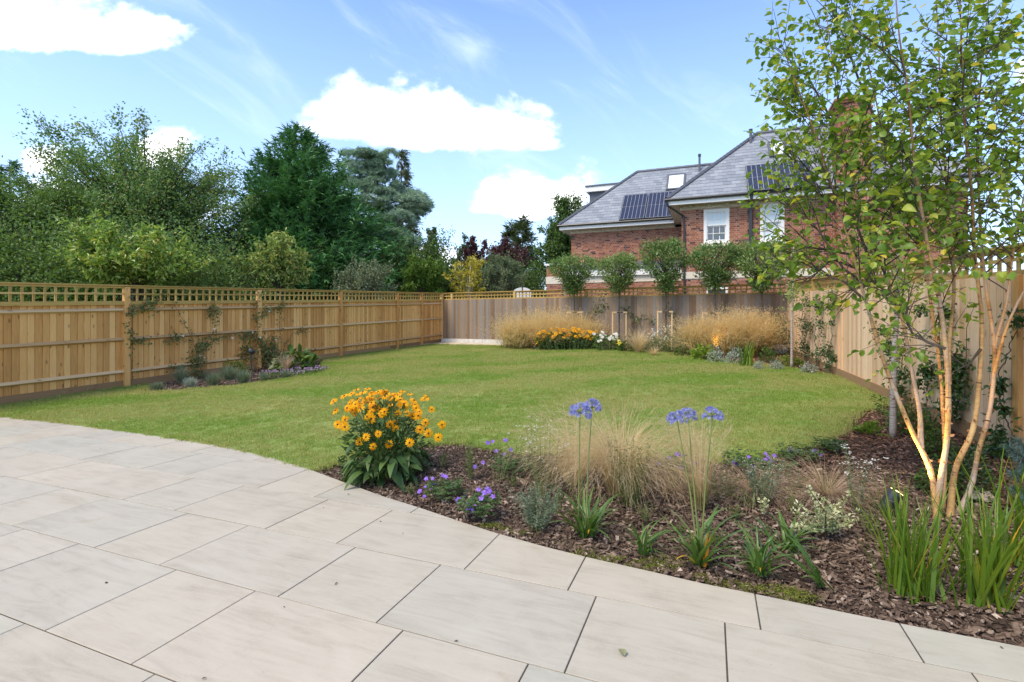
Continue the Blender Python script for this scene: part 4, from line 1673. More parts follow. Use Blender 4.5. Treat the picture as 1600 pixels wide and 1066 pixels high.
def dome_mesh(r, h, m_, name, n=8, rings=3):
    mb = MB()
    pts = [(0, 0, h * (-.3 + 1.3 * k / rings)) for k in range(rings + 1)]
    mb.tube(pts, [r * math.cos(k / rings * 1.35) for k in range(rings + 1)], n)
    return mb.build(name, m_, mesh_only=True, smooth=True)


def aim(nv, spin=0.0):
    q_ = Vector(nv).to_track_quat('Z', 'Y')
    return (q_ @ Matrix.Rotation(spin, 3, 'Z').to_quaternion()).to_euler()


FL_RUD = [flower_mesh('flower', .049, n, .0165, dr, M['rud_petal']) for n, dr in ((13, .05), (12, .2), (14, .3))]
EYE = dome_mesh(.0095, .0105, M['rud_eye'], 'flower_eye')


def leaf_mesh(L, Wd, mat_, fold=.12, arch=.35, name='leaf', seg=5):
    """a real leaf: belly, mid fold and an arch over its length; along +x"""
    mb = MB()
    s = np.linspace(0, 1, seg + 1)
    prof = np.sin(PI * np.clip(s, 0, 1) ** .8) ** .85 * .5
    prof[0] = .05
    prof[-1] = .02
    x = L * s
    z = -arch * L * s ** 2 + .12 * L * s
    c = np.stack([x, 0 * s, z], -1)
    l_ = np.stack([x, prof * Wd, z + fold * Wd * prof * 2], -1)
    r_ = np.stack([x, -prof * Wd, z + fold * Wd * prof * 2], -1)
    V = np.stack([r_, c, l_], 1).reshape(-1, 3)
    i = np.arange(seg) * 3
    F_ = np.concatenate([np.stack([i, i + 3, i + 4, i + 1], -1), np.stack([i + 1, i + 4, i + 5, i + 2], -1)])
    mb.add(V, [F_], 0.0)
    return mb.build(name, mat_, mesh_only=True, smooth=True)


def leafy_mound(mb, c, rx, ry, h, n, L, Wd, kind='diamond', upb=.5, lo=.15, shell=.55, mi=0, rnd=None):
    d = rand_dirs(n, -.05, 1)
    r = rng.uniform(shell, 1, n) ** .6
    lump = 1 + .16 * np.sin(d[:, 0] * 6 + c[0] * 3) * np.cos(d[:, 1] * 5 + c[1])
    p = np.asarray(c) + d * np.array([rx, ry, h]) * (r * lump)[:, None]
    p[:, 2] = np.maximum(p[:, 2], c[2] + lo * h * rng.random(n))
    dd = nrm(d + rand_dirs(n) * .8 + np.array([0, 0, -.15]))
    up = nrm(np.array([0, 0, upb]) + d * .6 + rand_dirs(n) * .4)
    leaf_batch(mb, p, dd, up, L * rng.uniform(.65, 1.25, n), Wd * rng.uniform(.7, 1.2, n), kind, rnd, mi)


def stems(mb, base, tips, r0=.003, r1=.0015, n=4, bow=.12):
    for t_ in tips:
        t_ = np.asarray(t_, float)
        b0 = np.asarray(base, float) + np.array([rng.normal(0, .03), rng.normal(0, .03), 0])
        mid = (b0 + t_) / 2 + np.array([rng.normal(0, .02), rng.normal(0, .02), bow * (t_[2] - b0[2]) * .3])
        mb.tube([b0, b0 * .45 + mid * .55 - np.array([0, 0, 0.0]), mid, mid * .4 + t_ * .6, t_], np.linspace(r0, r1, 5), n)


def finish(mb, name, m_, root, smooth=False, stuff=False):
    """mesh gathered in world coordinates -> part of root"""
    loc = np.array(root.location)
    rz = root.rotation_euler[2]
    c, s = math.cos(-rz), math.sin(-rz)
    R_ = np.array([[c, -s, 0], [s, c, 0], [0, 0, 1]])
    mb.V = [(np.asarray(v_) - loc) @ R_.T for v_ in mb.V]
    o = mb.build(name, m_, root, smooth)
    if stuff:
        o['kind'] = 'stuff'
    return o


# ---- rudbeckia in the front bed
B = GR(603, 742)
rud = thing('rudbeckia', 'large bushy clump of orange yellow daisies with dark eyes at the patio edge', 'flowering plant', tuple(B), group='rudbeckia clumps')
d0 = B[1]
RUD_PX = [(357, 55), (465, 48), (500, 90), (375, 95), (307, 97), (570, 78), (635, 70), (812, 66), (882, 95), (237, 118), (130, 170), (640, 122), (660, 105), (700, 138), (785, 155), (370, 150), (302, 170),
          (437, 180), (505, 185), (668, 188), (710, 175), (920, 160), (1022, 148), (1045, 130), (1095, 250), (265, 235), (290, 200), (400, 240), (585, 255), (630, 272), (680, 232), (855, 287), (908, 315),
          (962, 312), (930, 205), (150, 262), (245, 350), (172, 398), (243, 420), (460, 322), (520, 370), (500, 340), (683, 402), (745, 440), (738, 380), (1033, 378), (980, 448), (1063, 485), (1158, 523),
          (1195, 400), (570, 490), (388, 570), (520, 615), (676, 590), (877, 575), (450, 520), (335, 290), (420, 80), (450, 140), (540, 215), (600, 300), (560, 240), (760, 110), (830, 190), (345, 200), (480, 260), (780, 90)]
for _ in range(34):
    a = rng.uniform(0, PI)
    RUD_PX.append((600 + 400 * math.cos(a) * rng.random() ** .5, 300 - 235 * math.sin(a) * rng.uniform(.5, 1)))
tips = []
for (zx, zy) in RUD_PX:
    px, py = 500 + zx / 6.27, 600 + zy / 6.27
    q_ = PT(px, py, d0 + .30 - .62 * (zy - 40) / 560 + rng.normal(0, .09))
    t_ = min(1, max(0, (zy - 40) / 330))
    off = nrm(np.array([q_[0] - B[0], q_[1] - B[1], 0]) + 1e-6)
    nv = nrm(np.array([0, -.35 - .75 * t_, 1.0 - .72 * t_]) + off * .35 + rng.normal(0, .16, 3))
    loc = q_ - B
    k = rng.integers(0, 3) if zy < 330 else rng.integers(0, 2)
    s_ = rng.uniform(.72, 1.05)
    fo = put('flower', FL_RUD[k], rud, loc, aim(nv, rng.uniform(0, 6)), (s_,) * 3)
    put('flower_eye', EYE, fo)
    tips.append(q_ - nv * .008)
mb = MB()
stems(mb, B + np.array([0, 0, .02]), tips, .0042, .0022)
finish(mb, 'stems', M['stem_green'], rud, stuff=True)
RL = [leaf_mesh(L, w, M['rud_leaf'], .14, ar) for L, w, ar in ((.15, .062, .5), (.17, .075, .8), (.11, .04, .3), (.085, .028, .2))]
for k in range(190):
    h = rng.random() ** 1.25
    a = rng.uniform(0, 2 * PI)
    rr = (.16 + .25 * rng.random()) * (1 - .25 * abs(h - .5))
    z = .05 + h * .5
    big = z < .24
    me_ = RL[rng.integers(0, 2)] if big else RL[rng.integers(2, 4)]
    o = put('leaf', me_, rud, (math.cos(a) * rr * .92, math.sin(a) * rr * .8, z), (rng.normal(0, .35), rng.uniform(-.5, .5) if not big else rng.uniform(-.2, .5), a + rng.normal(0, .5)), (rng.uniform(.75, 1.2),) * 3)
mb = MB()
leafy_mound(mb, B + np.array([0, 0, .04]), .36, .33, .62, 1500, .07, .024, 'diamond', .4, .1, .2)
finish(mb, 'foliage', M['rud_leaf'], rud, stuff=True)

# ---- geraniums
FL_GER = [flower_mesh('flower', r, 5, r * .82, -.1, M['purple'], .06) for r in (.021, .025)]


def geranium(px, py, w_px, h_px, fl, label, n=160):
    B = GR(px, py)
    k = B[1] / F
    root = thing('geranium', label, 'flowering plant', tuple(B), group='purple cranesbill geraniums')
    w, h = w_px * k / 2, h_px * k
    mb = MB()
    n_ = n
    a = rng.uniform(0, 2 * PI, n_)
    r = w * np.sqrt(rng.random(n_))
    z = h * rng.uniform(.25, .8, n_)
    P0 = np.column_stack([r * np.cos(a), r * np.sin(a), z]) + B
    for j in range(5):       # five-lobed leaves
        th = a + (j - 2) * .62
        leaf_batch(mb, P0, np.column_stack([np.cos(th), np.sin(th), np.full(n_, -.15)]), nrm(np.array([0, 0, 1.0]) + rng.normal(0, .25, (n_, 3))), rng.uniform(.022, .034, n_), .016, 'diamond', rng.random(n_))
    finish(mb, 'foliage', M['ger_leaf'], root, stuff=True)
    tips = []
    for (fx, fy) in fl:
        q_ = PT(fx, fy, B[1] + rng.uniform(-.12, .1))
        q_[2] = max(q_[2], B[2] + .05)
        nv = nrm(np.array([rng.normal(0, .3), -.7, .75]))
        put('flower', FL_GER[rng.integers(0, 2)], root, q_ - B, aim(nv, rng.uniform(0, 6)), (rng.uniform(.8, 1.05),) * 3)
        tips.append(q_)
    mb = MB()
    stems(mb, B, tips, .002, .0012, 4)
    finish(mb, 'stems', M['stem_green'], root, stuff=True)
    return root


geranium(693, 778, 55, 34, [(656, 768), (665, 760), (663, 782), (679, 757), (666, 748), (673, 770), (692, 743), (697, 745), (676, 748)], 'purple geranium with grey green leaves beside the rudbeckia')
geranium(748, 806, 62, 42, [(737, 795), (743, 791), (731, 804), (738, 814), (757, 770), (765, 768), (770, 776), (752, 779), (716, 781), (762, 765), (748, 765), (730, 808)], 'purple geranium overhanging the patio edge between grey bush and rudbeckia')
geranium(800, 735, 60, 26, [(762, 692), (790, 688), (775, 705), (788, 710), (798, 703), (770, 690), (742, 755), (755, 752)], 'pale flowered geranium on the lawn edge behind the bark strip')
geranium(1062, 738, 90, 30, [(1058, 710), (1067, 711), (1065, 731), (1077, 722), (1085, 723), (1057, 737), (1029, 724), (1046, 715), (1014, 720)], 'purple geranium between the two feather grasses at the lawn edge')
geranium(1185, 732, 105, 26, [(1147, 723), (1150, 724), (1170, 714), (1176, 730), (1168, 726), (1196, 718), (1196, 709), (1204, 721), (1210, 712), (1200, 714), (1197, 718), (1204, 727)], 'long low purple geranium at the lawn edge behind the lavender', 240)
geranium(1250, 716, 62, 22, [(1236, 702), (1240, 708), (1233, 706), (1245, 711), (1241, 732), (1270, 705), (1275, 709), (1281, 711)], 'purple geranium at the outer curve of the lawn edge')
geranium(1297, 705, 42, 24, [(1309, 691), (1312, 689), (1308, 701), (1314, 703), (1318, 700), (1307, 694)], 'small purple geranium beside the bare red bark, next to the lawn corner')


# ---- agapanthus and strap leaved plants
def strap_meshes(m_, L, Wd, fold=.35, k=6, lean=(.15, .7), bend=(.5, 1.5), nseg=7, belly=False, name='leaf'):
    out = []
    for j in range(k):
        mb = MB()
        t_ = j / max(1, k - 1)
        blades(mb, [(0, 0, 0)], 0.0, L, Wd, lean[0] + (lean[1] - lean[0]) * t_, bend[0] + (bend[1] - bend[0]) * rng.random(), nseg, 0.0, .12, fold, 1.4, belly=belly)
        out.append(mb.build(name, m_, mesh_only=True, smooth=True))
    return out


AG = strap_meshes(M['aga_leaf'], .40, .026, .3, 9, (.1, .85), (.35, 1.5))
AGY = strap_meshes(M['yellowed'], .26, .02, .3, 2, (.6, .9), (.8, 1.0))
AGO = strap_meshes(M['orange_leaf'], .2, .026, .3, 2, (.0, .1), (.1, .2))


def floret():
    mb = MB()
    mb.tube([(0, 0, 0), (0, 0, .012), (0, 0, .02)], [.0018, .003, .006], 5)
    for j in range(6):
        a = j * PI / 3
        d = np.array([[math.cos(a) * .75, math.sin(a) * .75, .75]])
        leaf_batch(mb, np.array([[math.cos(a) * .004, math.sin(a) * .004, .018]]), d, np.array([[-math.cos(a), -math.sin(a), 1.0]]), .02, .0085, 'diamond', [rng.random() * .5])
    return mb.build('floret', M['aga_blue'], mesh_only=True)


FLORETS = [floret() for _ in range(3)]


def agapanthus(px, py, label, n_leaf, scale, heads=(), yellow=0, orange=0, cat='flowering plant', name='agapanthus', group='agapanthus and strap leaved clumps', spread=1.0, dirs=None):
    B = GR(px, py)
    root = thing(name, label, cat, tuple(B), group=group)
    for j in range(int(n_leaf * 1.45)):
        a = rng.uniform(0, 2 * PI) if dirs is None else rng.choice(dirs) + rng.normal(0, .5)
        k = min(8, int(rng.beta(1.1, 1.1) * 9 * spread))
        s_ = scale * rng.uniform(.6, 1.12)
        put('leaf', AG[k], root, (rng.normal(0, .022), rng.normal(0, .022), -.01), (rng.normal(0, .12), rng.normal(0, .1), a), (s_, s_ * rng.uniform(.8, 1.2), s_))
    for j in range(yellow):
        put('leaf', AGY[j % 2], root, (rng.normal(0, .02), rng.normal(0, .02), .0), (0, .2, -2.3 + rng.normal(0, .5)), (scale,) * 3)
    for j in range(orange):
        put('leaf', AGO[j % 2], root, (.01, -.03 - .01 * j, .0), (0, .05, -1.2), (1,) * 3)
    for (hx, hy, rpx, off) in heads:
        q_ = PT(hx, hy, B[1] + off)
        st_ = MB()
        b0 = B + np.array([rng.normal(0, .02), rng.normal(0, .02), 0])
        mid = b0 * .5 + q_ * .5 + np.array([(q_[0] - b0[0]) * -.12, 0, 0])
        st_.tube([b0, b0 * .6 + mid * .4, mid, mid * .4 + q_ * .6, q_], [.0052, .005, .0046, .0042, .004], 6)
        finish(st_, 'stem', M['aga_stem'], root, True)
        R_ = .9 * rpx * q_[1] / F
        n = 34
        dd = rand_dirs(n, -.15, 1)
        pe = MB()
        for v_ in dd:
            e = q_ + v_ * R_ * .62
            pe.tube([q_, q_ + v_ * R_ * .3 + np.array([0, 0, .004]), e], [.0012, .001, .001], 3, cap=False)
        ho = finish(pe, 'flower_head', M['aga_stem'], root)
        for v_ in dd:
            put('floret', FLORETS[rng.integers(0, 3)], ho, (q_ + v_ * R_ * .6) - B, aim(v_ + np.array([0, -.0, -.15]), rng.uniform(0, 6)), (R_ / .075 * rng.uniform(.9, 1.2),) * 3)
    return root


agapanthus(918, 836, 'blue agapanthus with two tall flower heads standing nearest the patio centre', 26, .92, [(906, 647, 20, 0), (925, 638, 16, .12)], 1)
agapanthus(1005, 862, 'low strap leaved clump without flowers between the flowering agapanthus', 18, .72, spread=1.1)
agapanthus(1095, 880, 'blue agapanthus with three flower heads and one orange dying leaf at its foot', 18, 1.0, [(1058, 657, 17, .05), (1075, 651, 15, .2), (1113, 652, 18, -.03)], 1, 2)
agapanthus(1187, 893, 'low arching strap leaved clump at the patio edge right of the orange leaf', 20, .72, spread=1.15, yellow=1)
agapanthus(1226, 858, 'upright strap leaved clump in front of the cream variegated shrub', 18, .78)
agapanthus(1283, 912, 'sparse strap leaved plant leaning towards the patio below the variegated shrub', 9, .85, spread=1.0, dirs=(2.6, 3.0, 3.5, 1.6))
agapanthus(1175, 790, 'small strap leaved tuft behind the bark near the grey lavender', 8, .45)

# ---- sword leaved clumps at the right
SW = strap_meshes(M['sword'], .62, .019, .3, 8, (.03, .42), (.05, .55), 7)
SWY = strap_meshes(M['yellowed'], .5, .016, .3, 2, (.3, .6), (.1, .5), 6)


def sword(px, py, n, scale, label, yel, seed, spread=.055):
    B = GR(px, py)
    root = thing('crocosmia', label, 'plant', tuple(B), group='tall sword leaved clumps')
    for j in range(n):
        k = min(7, int(rng.beta(1.1, 1.5) * 8))
        a = rng.uniform(0, 2 * PI)
        s_ = scale * rng.uniform(.55, 1.08)
        put('leaf', SW[k], root, (rng.normal(0, spread), rng.normal(0, spread), -.01), (rng.normal(0, .1), rng.normal(0, .08), a), (s_, s_ * rng.uniform(.7, 1.2), s_))
    for j in range(yel):
        put('leaf', SWY[j % 2], root, (rng.normal(0, .04), rng.normal(0, .04), 0), (0, 0, rng.uniform(-1.2, .3)), (scale * rng.uniform(.7, 1),) * 3)


sword(1428, 928, 84, .96, 'tall bright green sword leaved clump in front of the birch, left of its twin', 3, 1)
sword(1545, 940, 72, .95, 'tall sword leaved clump with orange yellow blades right of its twin', 7, 2)
sword(1604, 880, 46, 1.0, 'sword leaved clump partly hidden at the edge behind the yellowing one', 3, 3)

# ---- feather grasses
def feather(px, py, w_px, h_px, n, label, lean=(.1, .9), bend=(.5, 1.6), green=.3, dirx=0.0, mat_='plume', width=.0018):
    B = GR(px, py)
    k = B[1] / F
    root = thing('feather_grass', label, 'ornamental grass', tuple(B), group='blond feather grasses')
    L = h_px * k * 1.38
    a = rng.uniform(0, 2 * PI, n)
    r = w_px * k * .1 * np.sqrt(rng.random(n))
    base = np.column_stack([r * np.cos(a), r * np.sin(a), np.zeros(n)]) + B
    az = a + rng.normal(0, .7, n)
    mb = MB()
    ln = rng.uniform(lean[0], lean[1], n) ** 1.2
    P = blades(mb, base, az, L * rng.uniform(.6, 1.1, n), width, ln, rng.uniform(*bend, n), 6, None, .3, 0, 1.8)
    # hair-fine awns near the tips
    tip = P[:, -1]
    d = nrm(P[:, -1] - P[:, -3])
    m3 = 3
    tt = np.repeat(tip, m3, 0)
    dd = nrm(np.repeat(d, m3, 0) + rng.normal(0, .35, (n * m3, 3)) + np.array([0, 0, -.1]))
    leaf_batch(mb, tt - np.repeat(d, m3, 0) * rng.uniform(0, .09, n * m3)[:, None], dd, rand_dirs(n * m3), L * rng.uniform(.1, .22, n * m3), .0016, 'needle', rng.uniform(.45, 1, n * m3))
    finish(mb, 'plumes', M[mat_], root, stuff=True)
    mb = MB()
    n2 = int(n * green)
    if n2:
        a = rng.uniform(0, 2 * PI, n2)
        r = w_px * k * .1 * np.sqrt(rng.random(n2))
        blades(mb, np.column_stack([r * np.cos(a), r * np.sin(a), np.zeros(n2)]) + B, a, L * rng.uniform(.3, .6, n2), .0022, rng.uniform(.05, .5, n2), rng.uniform(.1, .7, n2), 4, None, .2)
        finish(mb, 'grass_blades', M['grass_base'], root, stuff=True)
    return root


feather(968, 772, 170, 118, 1250, 'large blond feather grass arching over the lawn edge', (.03, .6), (.9, 2.6))
feather(895, 755, 120, 95, 560, 'smaller blond feather grass leaning left behind the blue agapanthus', (.05, .7), (.9, 2.5))
feather(1094, 795, 66, 100, 230, 'narrow upright feather grass behind the three headed agapanthus', (.02, .3), (.1, .7), .8)
for (px, py, w, h, lab) in ((1050, 765, 110, 30, 'flattened dry feather grass lying left of the narrow upright one'), (1178, 768, 120, 32, 'flattened dry feather grass lying right of the narrow upright one'),
                            (1292, 772, 80, 40, 'dry mop of fallen feather grass behind the cream variegated shrub')):
    feather(px, py, w * .9, h * 1.8, 480, lab, (.9, 1.4), (.3, .9), .08, mat_='plume_dry')


# ---- airy bushes
def wispy(px, py, w_px, h_px, n_st, label, leaf_m, stem_m='stem_green', leaves=14, lL=.02, lW=.005, name='bush', cat='plant', group=None, flowers=None, lean=.45, kind='diamond', top=.15, fl_r=.008, fl_n=3, flat=False):
    B = GR(px, py)
    k = B[1] / F
    root = thing(name, label, cat, tuple(B), group=group)
    n = n_st
    a = rng.uniform(0, 2 * PI, n)
    r = w_px * k * .16 * np.sqrt(rng.random(n))
    base = np.column_stack([r * np.cos(a), r * np.sin(a), np.zeros(n)]) + B
    ln = rng.uniform(.0, lean, n)
    L = h_px * k * rng.uniform(.6, 1.05, n) / np.cos(ln * .7)
    mb = MB()
    P = blades(mb, base, a, L, .0028, ln, rng.uniform(-.15, .3, n), 5, None, .5)
    finish(mb, 'stems', M[stem_m], root, stuff=True)
    mb = MB()
    t = rng.uniform(top, 1.0, (n, leaves))
    seg = np.clip((t * 5).astype(int), 0, 4)
    fr = (t * 5 - seg)[..., None]
    ar = np.arange(n)[:, None]
    pos = (P[ar, seg] * (1 - fr) + P[ar, seg + 1] * fr).reshape(-1, 3)
    dd = rand_dirs(len(pos), -.2, .9)
    leaf_batch(mb, pos, dd, rand_dirs(len(pos), .2, 1), lL * rng.uniform(.6, 1.3, len(pos)), lW * rng.uniform(.7, 1.3, len(pos)), kind)
    finish(mb, 'foliage', M[leaf_m], root, stuff=True)
    if flowers:
        mb = MB()
        sel = rng.random(n) < .8
        for p in P[sel][:, -1]:
            if flat:
                for _ in range(fl_n):
                    petals(mb, p + np.array([rng.normal(0, .012), rng.normal(0, .012), rng.normal(0, .004)]), (rng.normal(0, .2), -.2, 1), fl_r, 5, fl_r * .8, 0)
            else:
                petals(mb, p, (rng.normal(0, .4), -.6, .8), fl_r, fl_n, fl_r * .5, .1)
        finish(mb, 'flowers', M[flowers], root, stuff=True)
    return root


wispy(838, 826, 90, 70, 70, 'grey green wormwood bush with ferny leaves at the patio edge', 'grey_leaf', leaves=26, lL=.022, lW=.007, name='wormwood', group=None, lean=.6)
wispy(850, 772, 120, 112, 52, 'thin stemmed yarrow with tiny white heads behind the wormwood', 'wisp', leaves=12, lL=.02, lW=.004, name='yarrow', flowers='whitefl', flat=True, fl_r=.005, fl_n=4, lean=.35)
wispy(985, 788, 96, 104, 70, 'green thin leaved yarrow in front of the large feather grass', 'wisp', leaves=20, lL=.026, lW=.005, name='yarrow', flowers='plume', flat=True, fl_r=.005, fl_n=3, lean=.35)
wispy(735, 748, 34, 62, 22, 'slender green seedling spikes right of the rudbeckia', 'wisp', leaves=10, lL=.035, lW=.004, name='grass_seedling', lean=.18)
wispy(780, 752, 70, 70, 20, 'loose green stems with pale buds between the seedling and the yarrow', 'wisp', leaves=7, lL=.016, lW=.004, name='loose_stems', lean=.45)
wispy(1192, 785, 78, 66, 50, 'grey green lavender with thin stems behind the strap leaves', 'grey_leaf', leaves=20, lL=.026, lW=.004, name='lavender', lean=.5, flowers='whitefl', flat=True, fl_r=.004, fl_n=2)
wispy(1338, 800, 40, 96, 22, 'thin grey stemmed yarrow left of the uplight with flat white heads', 'grey_leaf', leaves=14, lL=.022, lW=.004, name='yarrow', lean=.3, flowers='whitefl', flat=True, fl_r=.006, fl_n=5)
wispy(1130, 780, 70, 60, 26, 'low thin stemmed plant between the upright grass and the lavender', 'wisp', leaves=12, lL=.022, lW=.004, name='loose_stems', lean=.5)
wispy(1008, 772, 60, 62, 26, 'grassy green stems at the right foot of the large feather grass', 'wisp', leaves=10, lL=.03, lW=.004, name='loose_stems', lean=.4)


def shrub(px, py, w_px, h_px, n, L, Wd, label, leaf_m, name='shrub', cat='shrub', group=None, kind='oval', upb=.5, asp=1.0, twigs=14, shell=.3, rise=0.0, cull=False):
    B = GR(px, py)
    k = B[1] / F
    root = thing(name, label, cat, tuple(B), group=group)
    rx, h = w_px * k / 2, h_px * k
    tips = B + rand_dirs(twigs, .05, 1) * np.array([rx * .85, rx * .85 * asp, h * .9])
    mb = MB()
    stems(mb, B, tips, .004, .0018, 4, .3)
    finish(mb, 'stems', M['brownstem'], root, stuff=True)
    mb = MB()
    leafy_mound(mb, B + np.array([0, 0, rise]), rx, rx * asp, h - rise, n, L, Wd, kind, upb, .05, shell)
    finish(mb, 'foliage', M[leaf_m], root, stuff=True)
    return root


# cream variegated shrub: sprays of small leaves along separate shoots
B = GR(1288, 838)
eu = thing('variegated_shrub', 'cream and green variegated shrub among the strap leaved clumps', 'shrub', tuple(B))
mb, ml = MB(), MB()
for (tx, ty) in ((1262, 762), (1270, 772), (1248, 790), (1240, 800), (1330, 768), (1318, 782), (1302, 790), (1285, 778), (1340, 815), (1325, 822), (1255, 820), (1300, 812), (1275, 800), (1312, 800), (1290, 795), (1238, 825), (1345, 800)):
    t_ = PT(tx, ty, B[1] + rng.normal(0, .1))
    mid = (B + t_) / 2 + np.array([rng.normal(0, .03), rng.normal(0, .03), .02])
    mb.tube([B, mid, t_], [.004, .003, .0015], 4)
    n = 58
    t = rng.uniform(.15, 1.02, n)[:, None]
    p = (1 - t) ** 2 * B + 2 * t * (1 - t) * mid + t * t * t_ + rng.normal(0, .008, (n, 3))
    leaf_batch(ml, p, nrm(rand_dirs(n, -.1, .9) + .2), rand_dirs(n, .3, 1), rng.uniform(.018, .032, n), rng.uniform(.010, .017, n), 'oval')
finish(mb, 'stems', M['brownstem'], eu, stuff=True)
finish(ml, 'foliage', M['varieg'], eu, stuff=True)
wispy(1192, 806, 16, 36, 4, 'tiny cream leaved sprig left of the variegated shrub', 'varieg', leaves=24, lL=.02, lW=.012, name='variegated_sprig', lean=.25, kind='oval')

# evergreen mounds round the foot of the birch
shrub(1462, 712, 46, 42, 520, .035, .02, 'bright green low mound behind the birch stems', 'midgreen', 'evergreen_mound', group='low evergreen mounds by the birch')
shrub(1508, 770, 70, 62, 700, .035, .02, 'dark green leafy mound between the two right birch stems', 'evergreen', 'evergreen_mound', group='low evergreen mounds by the birch')
shrub(1462, 765, 55, 40, 420, .032, .018, 'pale green mound just left of the birch foot', 'midgreen', 'evergreen_mound', group='low evergreen mounds by the birch')
shrub(1512, 740, 52, 48, 420, .035, .02, 'mid green mound nearest the right fence behind the birch', 'evergreen', 'evergreen_mound', group='low evergreen mounds by the birch')
shrub(1420, 672, 64, 40, 520, .06, .018, 'leafy green clump at the foot of the pale slender birch', 'midgreen', 'hellebore', kind='diamond')
B = GR(1352, 676)
fern = thing('fern', 'bright lime green fern on the red bark by the lawn corner', 'fern', tuple(B))
FR = []
for j in range(4):
    mb = MB()
    P = blades(mb, [(0, 0, 0)], 0, .26, .004, .5 + .2 * j, .8, 8, 0.0)
    t = np.linspace(.15, 1, 22)
    seg = np.clip((t * 8).astype(int), 0, 7)
    fr = (t * 8 - seg)[:, None]
    pos = P[0][seg] * (1 - fr) + P[0][np.minimum(seg + 1, 8)] * fr
    for sd in (-1, 1):
        leaf_batch(mb, pos, np.tile((.35, sd, .05), (22, 1)), np.tile((0, 0, 1.0), (22, 1)), .06 * np.sin(np.clip(t * 2.6 + .3, 0, PI)) + .008, .016, 'diamond', np.zeros(22))
    FR.append(mb.build('frond', M['lime'], mesh_only=True))
for j in range(26):
    s_ = rng.uniform(.4, .75)
    put('frond', FR[rng.integers(0, 4)], fern, (rng.normal(0, .05), rng.normal(0, .05), 0), (rng.normal(0, .1), rng.uniform(-.3, .2), rng.uniform(0, 6.28)), (s_,) * 3)
wispy(1376, 655, 30, 48, 6, 'lone thin sapling stem by the corner of lawn and fence', 'midgreen', leaves=12, lL=.05, lW=.02, name='sapling', lean=.2, cat='sapling')

for (px, py, w, h, lab) in ((800, 760, 34, 24, 'small seedling weed on the bark below the pale geranium'), (1150, 812, 26, 22, 'small seedling weed left of the cream sprig'), (1060, 835, 24, 18, 'small seedling weed between the two agapanthus'),
                            (1360, 830, 36, 30, 'thin green stems between the variegated shrub and the sword leaves'), (1245, 770, 34, 40, 'thin grassy stems behind the variegated shrub'), (1120, 850, 30, 24, 'small seedlings on the bark right of the orange leaf'), (690, 730, 30, 26, 'small seedlings on the bark between rudbeckia and lawn edge'), (1010, 815, 34, 28, 'small green seedlings behind the flowerless strap leaves'), (1240, 800, 30, 34, 'thin stems left of the variegated shrub'), (870, 800, 34, 40, 'thin seed stems between wormwood and agapanthus'),
                            (640, 772, 26, 16, 'tiny seedlings on the bark under the rudbeckia'), (905, 790, 40, 44, 'thin stems behind the first agapanthus')):
    wispy(px, py, w, h, 14, lab, 'wisp', leaves=10, lL=.02, lW=.006, name='seedlings', lean=.6, group='small green seedlings in the front bed')

# blue pine at the right edge
B = GR(1625, 800)
pine = thing('blue_pine', 'blue green pine branches reaching in by the right fence', 'conifer', tuple(B))
mb, ml = MB(), MB()
for (tx, ty, d_) in ((1578, 700, 0), (1590, 715, .1), (1583, 740, -.1), (1592, 690, .1), (1600, 735, 0), (1585, 765, .05), (1620, 660, 0), (1640, 640, .2), (1600, 780, -.1)):
    t_ = PT(tx, ty, B[1] + d_)
    b0 = B + np.array([.05, 0, .1 + .5 * max(0, (t_[2] - B[2]) - .15)])
    mb.tube([b0, (b0 + t_) / 2 + np.array([0, 0, -.02]), t_], [.01, .007, .004], 5)
    n = 420
    t = rng.uniform(.25, 1.03, n)[:, None]
    ax = nrm(t_ - b0)
    leaf_batch(ml, b0 + (t_ - b0) * t, nrm(ax * .75 + rand_dirs(n) * .8), rand_dirs(n), rng.uniform(.05, .085, n), .0028, 'needle')
finish(mb, 'branch', M['brownstem'], pine)
finish(ml, 'needles', M['bluepine'], pine, stuff=True)

# moss along the patio edge
mb = MB()
for (px, py, r) in ((915, 868, .05), (940, 877, .06), (905, 858, .05), (1000, 884, .05), (1022, 885, .09), (1032, 878, .08), (958, 873, .04), (880, 848, .035), (1130, 912, .05), (1165, 918, .05), (818, 834, .05), (790, 828, .03),
                    (1250, 934, .06), (1215, 922, .06), (765, 822, .05), (1240, 926, .04), (870, 853, .03), (1090, 902, .04)):
    c = GR(px, py - 4)
    c[2] -= .02
    n = int(5200 * r)
    a = rng.uniform(0, 2 * PI, n)
    q_ = r * 1.3 * rng.random(n) ** .7
    p = np.column_stack([c[0] + q_ * np.cos(a) * 1.5, c[1] + q_ * np.sin(a) * .7, np.full(n, c[2])])
    p = p[edge_dist(p[:, 0], p[:, 1]) > .003]
    n = len(p)
    p[:, 2] += rng.uniform(0, .012, n)
    leaf_batch(mb, p, rand_dirs(n, .2, 1), rand_dirs(n), rng.uniform(.006, .014, n), .006, 'diamond')
o = mb.build('moss', M['moss'])
tag(o, kind='stuff')

